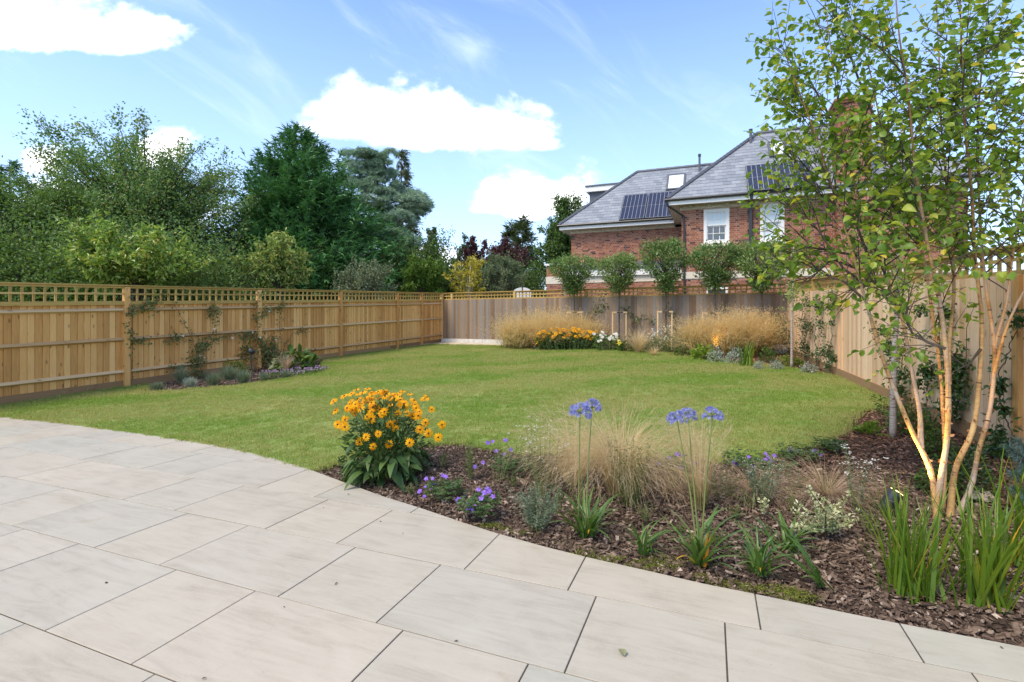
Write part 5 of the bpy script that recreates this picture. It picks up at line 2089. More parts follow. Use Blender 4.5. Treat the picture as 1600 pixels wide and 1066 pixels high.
# ------------------------------------------------------------------ trees
M['bark_dark'] = plain('dark bark', (.085, .065, .05), .9, var=.35, scale=14)
M['bark_pale'] = plain('pale bark', (.52, .45, .36), .8, var=.3, scale=26)
M['lf_cherry'] = leafmat('cherry leaf', [(0, (0.085, 0.169, 0.055)), (0.45, (0.158, 0.274, 0.088)), (0.8, (0.279, 0.385, 0.138)), (1, (0.41, 0.41, 0.166))], .35)
M['lf_left'] = leafmat('hornbeam leaf', [(0, (0.065, 0.129, 0.029)), (0.5, (0.121, 0.21, 0.052)), (1, (0.21, 0.299, 0.081))], .35)
M['lf_cypress'] = leafmat('cypress spray', [(0, (0.028, 0.096, 0.029)), (0.5, (0.065, 0.181, 0.054)), (1, (0.125, 0.295, 0.091))], .15)
M['lf_spruce'] = leafmat('spruce spray', [(0, (0.06, 0.084, 0.03)), (0.5, (0.102, 0.132, 0.048)), (1, (0.156, 0.18, 0.072))], .15)
M['lf_cedar'] = leafmat('blue cedar needles', [(0, (0.164, 0.261, 0.188)), (0.5, (0.3, 0.434, 0.312)), (1, (0.538, 0.681, 0.502))], .1)
M['lf_green'] = leafmat('green hedge leaf', [(0, (0.045, 0.098, 0.022)), (0.5, (0.09, 0.164, 0.038)), (1, (0.164, 0.254, 0.067))], .3)
M['lf_plum'] = leafmat('purple plum leaf', [(0, (0.046, 0.018, 0.021)), (0.5, (0.098, 0.039, 0.042)), (1, (0.169, 0.072, 0.065))], .3, tint=(1.1, .8, .8))
M['lf_far'] = leafmat('far tree leaf', [(0, (0.05, 0.081, 0.037)), (0.5, (0.088, 0.125, 0.056)), (1, (0.138, 0.181, 0.081))], .3)
M['lf_mag'] = leafmat('broad glossy leaf', [(0, (0.127, 0.233, 0.042)), (0.5, (0.233, 0.36, 0.064)), (0.85, (0.361, 0.465, 0.106)), (1, (0.551, 0.491, 0.127))], .3, .35, .5)
M['lf_multi'] = leafmat('drooping olive leaf', [(0, (0.181, 0.269, 0.061)), (0.5, (0.305, 0.387, 0.103)), (0.9, (0.466, 0.515, 0.181)), (1, (0.607, 0.429, 0.163))], .35)
M['lf_greyshrub'] = leafmat('grey shrub leaf', [(0, (0.084, 0.126, 0.063)), (0.5, (0.168, 0.21, 0.119)), (1, (0.308, 0.35, 0.224))], .3)
M['lf_laurel'] = leafmat('laurel leaf', [(0, (0.069, 0.138, 0.017)), (0.5, (0.127, 0.218, 0.032)), (1, (0.207, 0.299, 0.057))], .3)
M['lf_yellow'] = leafmat('yellow birch leaf', [(0, (0.204, 0.216, 0.036)), (0.4, (0.384, 0.348, 0.048)), (1, (0.624, 0.516, 0.084))], .4)
M['lf_olive'] = leafmat('olive leaf', [(0, (0.091, 0.13, 0.065)), (0.5, (0.156, 0.202, 0.104)), (1, (0.247, 0.286, 0.169))], .3)
M['lf_photinia'] = leafmat('photinia leaf', [(0, (0.073, 0.142, 0.034)), (0.45, (0.138, 0.237, 0.061)), (0.8, (0.243, 0.341, 0.106)), (1, (0.388, 0.379, 0.142))], .25, .35, .5)
M['rose_leaf'] = leafmat('rose leaf', [(0, (0.078, 0.116, 0.039)), (0.5, (0.147, 0.194, 0.062)), (0.8, (0.232, 0.264, 0.093)), (1, (0.341, 0.155, 0.093))], .3)
M['lf_birch'] = leafmat('birch leaf', [(0, (0.112, 0.205, 0.023)), (0.45, (0.186, 0.298, 0.037)), (0.8, (0.298, 0.4, 0.055)), (0.95, (0.43, 0.464, 0.074)), (1, (0.782, 0.634, 0.074))], .45, .42, .4)


def bez(p0, p1, p2, k):
    t = np.linspace(0, 1, k)[:, None]
    return (1 - t) ** 2 * p0 + 2 * t * (1 - t) * p1 + t * t * p2


def tree(name, label, px0, px1, ytop, d, m_leaf, n_limb=40, n_sub=9, n_leaf=50, L=.1, Wd=.055, ybot=455, group=None, cat='tree', trunk_r=.12, asp=.9, droop=.0, jit=.22, kind='diamond',
         bark='bark_dark', base_z=None, lump=.18, shell=(.35, 1.0), trunk_px=None, multi=1, top_bias=0.0, sublen=.32, updir=.35):
    cxp = (px0 + px1) / 2
    X = (cxp - CX) / F * d
    gz0 = float(gz(X, d)) - .15 if base_z is None else base_z
    zt = CAMZ + (CY - ytop) / F * d
    zb = CAMZ + (CY - ybot) / F * d
    rx = (px1 - px0) / 2 * d / F
    rz = (zt - zb) / 2
    C = np.array([X, d, (zt + zb) / 2])
    tx = X if trunk_px is None else (trunk_px - CX) / F * d
    base = np.array([tx, d, gz0])
    root = thing(name, label, cat, tuple(base), group=group)
    wood, leaf = MB(), MB()
    tops = []
    for m_ in range(multi):
        sp = np.array([rng.normal(0, .25), rng.normal(0, .25), 0]) * (multi > 1) * rx
        top = np.array([C[0] + rng.normal(0, .06) * rx, d, C[2] + .45 * rz]) + sp
        b0 = base + np.array([rng.normal(0, .05), rng.normal(0, .05), 0]) * (multi > 1)
        mid = (b0 * .55 + top * .45) + np.array([rng.normal(0, .05) * rx, rng.normal(0, .05) * rx, 0])
        path = bez(b0, mid, top, 8)
        wood.tube(path, np.linspace(trunk_r, trunk_r * .25, 8) / math.sqrt(multi), 7)
        tops.append(path)
    ph = rng.uniform(0, 6, 4)
    for i in range(n_limb):
        v_ = rand_dirs(1, -.85, 1)[0]
        if top_bias and rng.random() < top_bias:
            v_[2] = abs(v_[2])
        lm = 1 + lump * math.sin(3 * math.atan2(v_[1], v_[0]) + ph[0]) * math.cos(4 * v_[2] + ph[1]) + rng.normal(0, lump * .5)
        r_ = rng.uniform(*shell) ** .7 * lm
        tgt = C + v_ * np.array([rx, rx * asp, rz]) * r_
        path0 = tops[i % multi]
        h = np.clip((tgt[2] - base[2]) / (zt - base[2]) * .75, .12, .98)
        idx = h * 7
        i0 = int(min(6, idx))
        p0 = path0[i0] * (1 - (idx - i0)) + path0[i0 + 1] * (idx - i0)
        p1 = (p0 + tgt) / 2 + np.array([0, 0, .12 * np.linalg.norm(tgt - p0)])
        limb = bez(p0, p1, tgt, 7)
        wood.tube(limb, np.linspace(trunk_r * .17 + .004, .006, 7), 5)
        tdir = nrm(limb[-1] - limb[-3])
        t = rng.uniform(.35, 1.0, n_sub)
        k0 = np.clip((t * 6).astype(int), 0, 5)
        fr = (t * 6 - k0)[:, None]
        s0 = limb[k0] * (1 - fr) + limb[k0 + 1] * fr
        sd = nrm(rand_dirs(n_sub, -.3, 1) + tdir * .7 + nrm(s0 - C) * .45 + np.array([0, 0, updir - droop]))
        sl = sublen * rx * rng.uniform(.5, 1.2, n_sub)
        e = s0 + sd * sl[:, None]
        e[:, 2] -= droop * sl * .8
        for a_, b_ in zip(s0, e):
            wood.tube([a_, (a_ + b_) / 2 + np.array([0, 0, .06 * sl[0]]), b_], [.007, .005, .003], 3, cap=False)
        n = n_sub * n_leaf
        j = np.repeat(np.arange(n_sub), n_leaf)
        tt = rng.random(n)[:, None] ** .75
        pos = s0[j] + (e[j] - s0[j]) * tt + rng.normal(0, jit, (n, 3)) * (sl[j][:, None] * .55)
        dd = nrm(sd[j] * .5 + rand_dirs(n) + np.array([0, 0, -.25 - droop]))
        leaf_batch(leaf, pos, dd, nrm(rand_dirs(n) + np.array([0, 0, .7])), L * rng.uniform(.6, 1.3, n), Wd * rng.uniform(.7, 1.25, n), kind, np.clip(rng.random(n) * .75 + rng.uniform(0, .25), 0, .999))
    finish(wood, 'trunk', M[bark], root)
    finish(leaf, 'crown', M[m_leaf], root, stuff=True)
    return root


def conifer(name, label, px0, px1, ytop, d, m_leaf, apex=None, n_br=220, n_sp=60, L=.4, Wd=.3, ybot=470, up=.25, droop=.25, power=.75, group=None, rag=.18, zlow=0.0, cat='conifer', sag=.0):
    cxp = (px0 + px1) / 2
    ap = cxp if apex is None else apex
    X = (ap - CX) / F * d
    gz0 = float(gz(X, d)) - .15
    zt = CAMZ + (CY - ytop) / F * d
    Hh = zt - gz0
    R0 = (px1 - px0) / 2 * d / F
    sh = ((cxp - ap) / F * d)
    base = np.array([X, d, gz0])
    root = thing(name, label, cat, tuple(base), group=group)
    wood, leaf = MB(), MB()
    wood.tube([base, base + np.array([0, 0, Hh * .5]), base + np.array([0, 0, Hh * .99])], [R0 * .07 + .05, R0 * .04 + .03, .015], 7)
    for i in range(n_br):
        h = zlow + (1 - zlow) * (1 - math.sqrt(rng.random())) ** .8 if i > 12 else rng.uniform(.85, .99)
        R = R0 * (1 - h) ** power * (1 + rng.normal(0, rag)) + .12
        az = rng.uniform(0, 2 * PI)
        o_ = base + np.array([0, 0, Hh * h])
        dr = np.array([math.cos(az), math.sin(az), 0])
        e = o_ + dr * R + np.array([sh * (1 - h), 0, R * up])
        p1 = (o_ + e) / 2 + np.array([0, 0, -R * .12 - sag * R])
        br = bez(o_, p1, e, 6)
        if R > .4:
            wood.tube(br, np.linspace(.04, .008, 6), 3, cap=False)
        n = max(6, int(n_sp * (.35 + .65 * R / R0)))
        t = rng.uniform(.18, 1.03, n) ** .7
        k0 = np.clip((t * 5).astype(int), 0, 4)
        fr = (t * 5 - k0)[:, None]
        pos = br[k0] * (1 - fr) + br[k0 + 1] * fr + rng.normal(0, .055 * R + .04, (n, 3)) * np.array([1, 1, .7])
        ax = nrm(br[-1] - br[0])
        dd = nrm(ax * .8 + rand_dirs(n) * .75 + np.array([0, 0, .12 - droop]))
        leaf_batch(leaf, pos, dd, nrm(np.array([0, 0, 1.0]) + rand_dirs(n) * .5), L * rng.uniform(.5, 1.15, n), Wd * rng.uniform(.5, 1.1, n), 'spray', np.clip(.25 * rng.random() + .75 * rng.random(n), 0, .999))
    finish(wood, 'trunk', M['bark_dark'], root)
    finish(leaf, 'crown', M[m_leaf], root, stuff=True)
    return root


def cedar(label, d=29.0):
    """blue cedar: near level shelves of foliage with drooping tips"""
    X = (608 - CX) / F * d
    gz0 = float(gz(X, d))
    base = np.array([X, d, gz0])
    root = thing('blue_cedar', label, 'conifer', tuple(base))
    wood, leaf = MB(), MB()
    zt = CAMZ + (CY - 262) / F * d
    wood.tube([base, base + np.array([-.2, 0, (zt - gz0) * .6]), np.array([(585 - CX) / F * d, d, zt])], [.3, .2, .06], 7)
    shelves = [(545, 238, .2), (572, 236, -.3), (560, 262, .4), (545, 290, -.5), (600, 262, .2), (530, 312, .3), (566, 310, -.8), (610, 300, -.9), (645, 305, .6), (678, 322, .2), (655, 330, -.7),
               (590, 335, -1.3), (545, 345, -.9), (620, 352, -1.4), (640, 372, -1.2), (575, 372, -1.6), (600, 395, -1.8), (645, 400, -1.5), (560, 405, -1.6), (618, 420, -2.0), (672, 312, -.2), (530, 280, .7), (588, 248, .0), (580, 272, -.2), (596, 284, -.6), (570, 292, -.6), (615, 278, .1), (586, 318, -1.0), (550, 368, -1.3), (628, 328, -1.0), (602, 352, -1.5), (668, 308, .0), (535, 255, .3), (600, 240, .2)]
    for (tx, ty, dy) in shelves:
        for rep in range(3):
            e = PT(tx + rng.normal(0, 7), ty + rng.normal(0, 5), d + dy + rng.normal(0, .5))
            o_ = np.array([X - .15 + rng.normal(0, .1), d, e[2] - .25 + rng.uniform(-.35, .1)])
            p1 = (o_ + e) / 2 + np.array([0, 0, .35])
            br = bez(o_, p1, e, 8)
            wood.tube(br, np.linspace(.035, .008, 8), 4, cap=False)
            R = np.linalg.norm(e - o_)
            ax = nrm(e - o_)
            side = nrm(np.cross(ax, [0, 0, 1]))
            for q_ in range(20):
                t = rng.uniform(.25, 1)
                k0 = min(6, int(t * 7))
                s0 = br[k0]
                w = (1.05 - t) * R * .6 + .25
                s1 = s0 + side * rng.choice([-1, 1]) * w * rng.uniform(.5, 1) + ax * w * .7 + np.array([0, 0, -.12 - .1 * rng.random()])
                n = 46
                tt = rng.random(n)[:, None]
                pos = s0 + (s1 - s0) * tt + rng.normal(0, .05, (n, 3)) - np.array([0, 0, 1]) * (tt ** 2) * .12
                dd = nrm(nrm(s1 - s0) * 1.1 + rand_dirs(n) * .65 + np.array([0, 0, -.12]))
                leaf_batch(leaf, pos, dd, rand_dirs(n), rng.uniform(.12, .30, n), rng.uniform(.05, .11, n), 'spray')
    finish(wood, 'trunk', M['bark_dark'], root)
    finish(leaf, 'crown', M['lf_cedar'], root, stuff=True)


tree('cherry_tree', 'broad airy deciduous tree with thin outer twigs against the sky, widest of the row', 32, 425, 186, 21.0, 'lf_cherry', 235, 9, 40, .12, .07, 490, asp=.8, jit=.3, trunk_r=.3, lump=.09, shell=(.25, .98), top_bias=.2, sublen=.17, updir=.15)
tree('hornbeam_tree', 'dense mid green tree at the far left behind the fence', -120, 150, 268, 17.0, 'lf_left', 70, 9, 60, .11, .065, 470, asp=.8, jit=.3, trunk_r=.2, lump=.14, shell=(.45, 1.0))
conifer('dark_conifer', 'dark conifer top rising behind the tree at the far left', -60, 75, 250, 30, 'lf_cypress', 15, 90, 50, .6, .45)
conifer('leyland_cypress', 'massive dark green cypress, broadest conifer beyond the left fence', 372, 632, 205, 25.0, 'lf_cypress', 460, 560, 66, .62, .42, up=.38, droop=-.05, power=.72, rag=.2)
conifer('drooping_spruce', 'thin drooping spruce tip showing right of the big dark cypress', 470, 535, 224, 35.0, 'lf_spruce', 502, 90, 40, .55, .3, up=-.25, droop=.7, power=.8)
conifer('narrow_spruce', 'narrow pointed olive green conifer behind the blue cedar', 582, 668, 232, 33.0, 'lf_spruce', 627, 240, 46, .55, .32, up=-.12, droop=.45, power=.85, rag=.12)
cedar('blue grey cedar with level drooping shelves of needles')
tree('bay_tree', 'dense green bush mass below the blue cedar', 545, 735, 385, 26.0, 'lf_green', 60, 8, 60, .13, .075, 480, asp=.6, jit=.35, trunk_r=.12, shell=(.4, 1.0))
tree('yew_hedge', 'dark green growth behind the fence below the dark cypress', 230, 580, 412, 23.5, 'lf_green', 120, 9, 60, .13, .07, 500, cat='hedge', asp=.25, jit=.4, trunk_r=.08, shell=(.4, 1.0))
tree('boundary_hedge', 'leafy green hedge behind the trellis at the far left', -240, 400, 415, 15.5, 'lf_left', 150, 9, 60, .1, .06, 505, cat='hedge', asp=.16, jit=.4, trunk_r=.06, shell=(.4, 1.0))
tree('oak_tree', 'rounded far green tree right of the blue cedar', 650, 705, 357, 46, 'lf_far', 26, 8, 40, .24, .15, 470, jit=.35)
tree('oak_tree', 'far olive tree between the green one and the purple plums', 692, 748, 363, 50, 'lf_far', 26, 8, 40, .25, .15, 470, jit=.35)
tree('plum_tree', 'smaller purple leaved plum tree in the distance, nearer the blue cedar', 718, 770, 373, 43, 'lf_plum', 28, 8, 36, .22, .14, 460, jit=.35, group='purple plum trees')
tree('plum_tree', 'wider purple leaved plum tree in the distance, nearer the brick house', 752, 838, 374, 42, 'lf_plum', 36, 8, 40, .22, .14, 460, jit=.35, group='purple plum trees')
conifer('far_conifer', 'pointed far conifer above the purple plums, shorter of the two', 776, 818, 347, 48, 'lf_far', None, 170, 40, .7, .5, power=.6)
conifer('far_conifer', 'pointed far conifer above the purple plums, taller of the two', 798, 856, 341, 46, 'lf_far', 816, 200, 44, .75, .5, power=.6)
tree('ash_tree', 'tall dark green tree standing left of the brick house', 838, 938, 303, 34.0, 'lf_green', 110, 9, 60, .17, .10, 480, asp=.8, jit=.3, trunk_r=.2, top_bias=.2)
tree('hazel_bush', 'low green growth behind the trellis left of the house', 655, 862, 426, 31.0, 'lf_green', 80, 9, 60, .15, .08, 500, cat='shrub', asp=.3, jit=.4, trunk_r=.06, shell=(.4, 1.0))
# nearer trees just behind the fences
tree('magnolia', 'rounded glossy leaved tree close behind the left fence', 122, 288, 342, 13.2, 'lf_mag', 54, 8, 26, .13, .058, 452, group=None, jit=.25, trunk_r=.05, kind='oval', multi=3, shell=(.3, 1.0))
tree('persian_ironwood', 'multi stemmed tree with drooping olive leaves behind the left fence', 384, 484, 366, 16.5, 'lf_multi', 44, 8, 22, .13, .055, 440, droop=.35, jit=.25, trunk_r=.06, kind='oval', multi=6, shell=(.35, 1.0), base_z=.2)
tree('elaeagnus', 'grey leaved shrub with upright twigs behind the left fence', 512, 630, 414, 19.5, 'lf_greyshrub', 44, 8, 26, .1, .05, 480, cat='shrub', jit=.3, trunk_r=.04, multi=5, asp=.6, shell=(.35, 1.0), updir=.7)
tree('laurel', 'bright green rounded laurel near the far left corner of the fences', 622, 692, 403, 22.8, 'lf_laurel', 44, 8, 30, .14, .065, 470, cat='shrub', jit=.3, trunk_r=.05, kind='oval', shell=(.35, 1.0))
tree('yellow_birch', 'small yellow leaved birch with a pale trunk behind the trellis', 700, 766, 388, 22.8, 'lf_yellow', 26, 7, 13, .13, .085, 462, jit=.25, trunk_r=.07, bark='bark_pale', trunk_px=731, shell=(.4, 1.1))
tree('olive_tree', 'grey green rounded tree between the yellow birch and the house', 744, 820, 393, 26.0, 'lf_olive', 44, 8, 34, .14, .05, 470, jit=.3, trunk_r=.06, bark='bark_pale', trunk_px=784)


# ---- the five clipped standards in front of the rear fence, each tied to a stake frame
def rear_depth(px):
    k = (px - CX) / F
    s = (20.9 * k + 2.95) / (10.7 + 6.9 * k)
    return 20.9 - 6.9 * s


STD = [(897, 403, 452, 56, 'clipped standard tree with a squarish crown, first of the five from the far corner', 'pair'),
       (967, 402, 449, 58, 'clipped standard tree with a small pointed crown, second of the five from the far corner', 'pair'),
       (1040, 383, 450, 72, 'tallest clipped standard tree, middle of the five, left of the sash window', 'pair'),
       (1117, 382, 448, 66, 'clipped standard tree below the first sash window', 'pair'),
       (1190, 384, 449, 68, 'clipped standard tree nearest the right fence below the second sash window', 'pair')]
for (px, yt, yb, w, lab, _) in STD:
    d = rear_depth(px) - .42
    X = (px - CX) / F * d
    k = d / F
    base = np.array([X, d, float(gz(X, d)) - .05])
    root = thing('standard_photinia', lab, 'tree', tuple(base), group='clipped standard trees along the rear fence')
    ztop, zbot = CAMZ + (CY - yt) * k, CAMZ + (CY - yb) * k
    wood, leaf = MB(), MB()
    wood.tube([base, base + np.array([.01, 0, .8]), np.array([X, d, zbot + .15]), np.array([X, d, (ztop + zbot) / 2])], [.03, .027, .024, .012], 7)
    R = w / 2 * k * rng.uniform(.98, 1.16)
    zbot -= .06
    lean_x = rng.normal(0, .06)
    for i in range(115):
        h = rng.random() ** .85
        r_ = R * (.12 + 1.0 * min(1, h * 1.6)) * rng.uniform(.4, 1.1) * (1 - .33 * max(0, h - .7) * 3.3)
        a = rng.uniform(0, 2 * PI)
        tgt = np.array([X + lean_x * h + r_ * math.cos(a), d + r_ * math.sin(a) * .85, zbot + (ztop - zbot) * h + rng.normal(0, .04)])
        p0 = np.array([X, d, zbot + (tgt[2] - zbot) * .4])
        br = bez(p0, (p0 + tgt) / 2 + np.array([0, 0, .04]), tgt, 5)
        wood.tube(br, [.01, .008, .007, .005, .003], 3, cap=False)
        n = 44
        pos = tgt + rng.normal(0, .08, (n, 3))
        leaf_batch(leaf, pos, nrm(rand_dirs(n) + nrm(tgt - p0) * .7 + np.array([0, 0, .1])), nrm(rand_dirs(n) + np.array([0, -.2, .7])), rng.uniform(.06, .11, n), rng.uniform(.028, .046, n), 'diamond', np.clip(rng.random(n) * .7 + rng.random() * .3, 0, .999))
    finish(wood, 'trunk', M['bark_dark'], root)
    finish(leaf, 'crown', M['lf_photinia'], root, stuff=True)

M['stake'] = woodmat('stake timber', [(0, (.5, .32, .15)), (.5, (.66, .46, .25)), (1, (.76, .58, .36))], knots=.2)
for (xa, xb, yt, lab) in ((957.5, 978.5, 487, 'pair of timber tree stakes with a cross bar, left of the two clear pairs'), (1028, 1050, 486, 'pair of timber tree stakes with a cross bar, right of the two clear pairs'),
                          (1098, 1123, 488, 'pair of timber tree stakes rising behind the right golden grass on its left'), (1172, 1201, 488, 'pair of timber tree stakes rising behind the right golden grass on its right'),
                          (886, 909, 487, 'pair of timber tree stakes half hidden behind the left golden grass')):
    d = rear_depth((xa + xb) / 2) - .47
    Xa, Xb = (xa - CX) / F * d, (xb - CX) / F * d
    zt = CAMZ + (CY - yt) * d / F
    z0 = float(gz((Xa + Xb) / 2, d)) - .1
    root = thing('tree_stakes', lab, 'tree stakes', ((Xa + Xb) / 2, d, z0), group='timber stake frames of the standard trees')
    for X in (Xa, Xb):
        mb = MB()
        mb.tube([(X, d, z0), (X, d, zt)], [.026, .026], 8)
        finish(mb, 'stake', M['stake'], root)
    mb = MB()
    mb.box((Xa - .02, d - .045, zt - .05), (Xb - Xa + .04, 0, 0), (0, .018, 0), (0, 0, .05))
    finish(mb, 'cross_bar', M['stake'], root)
    mb = MB()
    xm = (Xa + Xb) / 2
    mb.box((xm - .1, d - .05, zt - .045), (.2, 0, 0), (0, -.006, 0), (0, 0, .04))
    mb.tube([(xm - .05, d - .05, zt - .02), (xm - .04, d + .1, zt - .02), (xm + .04, d + .1, zt - .02), (xm + .05, d - .05, zt - .02)], .014, 5)
    finish(mb, 'tree_tie', M['blackp'], root)


# ---- the multi stemmed birch in the right foreground
def birch_mat():
    m_, N, b, out = mat('peeling birch bark')
    p = N.n('ShaderNodeNewGeometry').outputs['Position']
    mp = N.n('ShaderNodeMapping')
    N.set(mp.inputs[0], p)
    mp.inputs['Scale'].default_value = (6, 6, 60)
    band = N.noise(mp.outputs[0], 1.2, 5, .65, .4)
    big = N.noise(p, 5, 4, .6)
    t_ = N.m('ADD', N.m('MULTIPLY', band, .45), N.m('MULTIPLY', big, .6))
    c = N.ramp(t_, [(.33, (.15, .075, .03)), (.44, (.35, .185, .065)), (.55, (.52, .31, .115)), (.68, (.6, .41, .19)), (.8, (.64, .52, .35))])
    mp2 = N.n('ShaderNodeMapping')
    N.set(mp2.inputs[0], p)
    mp2.inputs['Scale'].default_value = (5, 5, 95)
    len_ = N.mr(N.noise(mp2.outputs[0], 1.0, 2, .5), .66, .72)
    c = N.mix(N.m('MULTIPLY', len_, .75), c, (.1, .05, .03))
    oi = N.n('ShaderNodeObjectInfo').outputs['Random']
    ms = N.n('ShaderNodeMapping')
    N.set(ms.inputs[0], N.vm('ADD', p, N.vec(N.m('MULTIPLY', oi, 9.0), 0.0, N.m('MULTIPLY', oi, 5.0))))
    ms.inputs['Scale'].default_value = (38, 38, 2.2)
    stre = N.noise(ms.outputs[0], 1.0, 5, .65, .6)
    c = N.mix(N.mr(stre, .56, .66, 0, .8), c, (.085, .04, .022))
    c = N.mix(N.mr(N.m('ADD', N.noise(p, 3.2, 3, .5), N.m('MULTIPLY', oi, .3)), .66, .84, 0, .7), c, (.42, .36, .33))
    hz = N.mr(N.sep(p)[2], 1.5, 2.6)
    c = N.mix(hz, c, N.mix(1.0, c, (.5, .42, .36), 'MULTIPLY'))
    N.set(b.inputs['Base Color'], c)
    b.inputs['Roughness'].default_value = .6
    bump(N, b, band, .5, .01)
    return m_


M['birch'] = birch_mat()
BB = GR(1478, 803)
birch = thing('birch_tree', 'multi stemmed birch with amber peeling bark lit from below', 'tree', tuple(BB))
bd = BB[1]
STEMS = [
    ([(1466, 800), (1459, 762), (1456, 731), (1438, 701), (1421, 667), (1407, 633), (1395, 604), (1381, 565), (1369, 526), (1356, 482), (1342, 431), (1328, 380), (1302, 300), (1278, 220), (1255, 160), (1234, 105)], -.05, .30, .046),
    ([(1440, 704), (1438, 684), (1441, 662), (1436, 631), (1429, 601), (1421, 560), (1413, 510), (1405, 478), (1385, 439), (1369, 388), (1350, 330), (1325, 255), (1312, 180), (1300, 90), (1290, 10)], .02, .55, .036),
    ([(1472, 800), (1476, 740), (1477, 697), (1475, 670), (1473, 638), (1472, 609), (1463, 526), (1456, 488), (1450, 441), (1445, 402), (1420, 350), (1402, 296), (1380, 217), (1361, 116), (1342, 49), (1326, -20)], .10, .75, .036),
    ([(1464, 803), (1466, 770), (1473, 731), (1480, 697), (1482, 645), (1482, 597), (1477, 538), (1470, 477), (1461, 436), (1452, 398), (1440, 330), (1428, 250), (1420, 150), (1405, 60), (1395, -60)], -.06, -.1, .048),
    ([(1480, 600), (1482, 545), (1482, 515), (1490, 493), (1491, 425), (1488, 380), (1480, 290), (1470, 200), (1468, 100), (1463, 10), (1460, -90)], .04, .5, .032),
    ([(1484, 806), (1487, 784), (1488, 750), (1497, 711), (1516, 694), (1524, 657), (1529, 614), (1533, 560), (1535, 506), (1531, 459), (1524, 414), (1522, 380), (1518, 290), (1508, 210), (1503, 100), (1500, 0), (1498, -100)], -.02, .1, .046),
    ([(1496, 810), (1514, 775), (1526, 731), (1525, 704), (1538, 679), (1548, 640), (1553, 592), (1556, 545), (1547, 488), (1540, 447), (1535, 402), (1530, 320), (1527, 240), (1530, 150), (1540, 50), (1550, -60)], .06, .5, .042),
    ([(1556, 545), (1560, 517), (1569, 497), (1576, 459), (1579, 420), (1592, 340), (1612, 260), (1640, 170), (1670, 80)], .3, .2, .026),
    ([(1554, 585), (1575, 500), (1620, 420), (1680, 320), (1740, 200), (1770, 90)], .25, -.1, .024),
]
wood = MB()
P_all = []
for pts, o0, o1, r0 in STEMS:
    n = len(pts)
    path = []
    for i, (px, py) in enumerate(pts):
        t = i / (n - 1)
        path.append(PT(px, py, bd + o0 + (o1 - o0) * t))
    path = np.array(path)
    if pts[0][1] < 780:                      # a fork: start inside the stem it leaves
        best = None
        for (fp, rp, sp_) in P_all:
            fx = CX + F * fp[:, 0] / fp[:, 1]
            fy = CY - F * (fp[:, 2] - CAMZ) / fp[:, 1]
            q_ = np.hypot(fx - pts[0][0], fy - pts[0][1])
            i = int(q_.argmin())
            if best is None or q_[i] < best[0]:
                best = (q_[i], fp[i])
        sh = best[1] - path[0]
        t = np.clip(np.linspace(0, 1, n) * 3, 0, 1)[:, None]
        path = path + sh * (1 - t)
    else:
        path[0, 2] = float(gz(path[0, 0], path[0, 1])) - .04
    # smooth resample
    s = np.concatenate([[0], np.cumsum(np.linalg.norm(np.diff(path, axis=0), axis=1))])
    k = n * 3
    ss = np.linspace(0, s[-1], k)
    fine = np.stack([np.interp(ss, s, path[:, j]) for j in range(3)], -1)
    for _ in range(2):
        fine[1:-1] = (fine[:-2] + 2 * fine[1:-1] + fine[2:]) / 4
    rad = r0 * (.42 + .14 * np.exp(-ss / .12)) * (1 - .85 * (ss / ss[-1]) ** .8)
    rad *= 1 + .05 * np.sin(ss * 40 + o0 * 50) + rng.normal(0, .025, k)
    P_all.append((fine, rad, ss))
    mb = MB()
    mb.tube(fine, rad, 9)
    # knuckles where old branches were shed
    finish(mb, 'stem', M['birch'], birch, True)
    for _ in range(int(4 * r0 / .04)):
        i = int(rng.uniform(.12, .5) * k)
        mb = MB()
        ax = nrm(fine[i + 1] - fine[i])
        mb.tube([fine[i] - ax * .004, fine[i] + ax * .001, fine[i] + ax * .005], [rad[i] * 1.02, rad[i] * 1.09, rad[i] * 1.02], 9)
        wood.V += mb.V
        for kk in mb.F:
            wood.F.setdefault(kk, []).extend([f + wood.n for f in mb.F[kk]])
            wood.M.setdefault(kk, []).extend(mb.M[kk])
        wood.R += mb.R
        wood.n += mb.n
ff = MB()
for (fine, rad, ss) in P_all:
    k = len(fine)
    n = 34
    i = rng.integers(2, int(k * .62), n)
    a = rng.uniform(0, 2 * PI, n)
    out_ = np.column_stack([np.cos(a), np.sin(a), np.zeros(n)])
    leaf_batch(ff, fine[i] + out_ * (rad[i] * .98)[:, None], nrm(np.column_stack([-np.sin(a), np.cos(a), rng.normal(0, .5, n)]) + out_ * .55), out_ + np.array([0, 0, .2]), rng.uniform(.012, .034, n), rng.uniform(.008, .02, n), 'oval')
M['flake'] = leafmat('peeling bark flake', [(0, (.12, .05, .025)), (.6, (.34, .17, .08)), (1, (.6, .42, .28))], .3, .7)
finish(ff, 'bark_flakes', M['flake'], birch, stuff=True)
o = finish(wood, 'bark_rings', M['brownstem'], birch)
o['kind'] = 'stuff'
tw = MB()
LP, LD, LU, LS = [], [], [], []


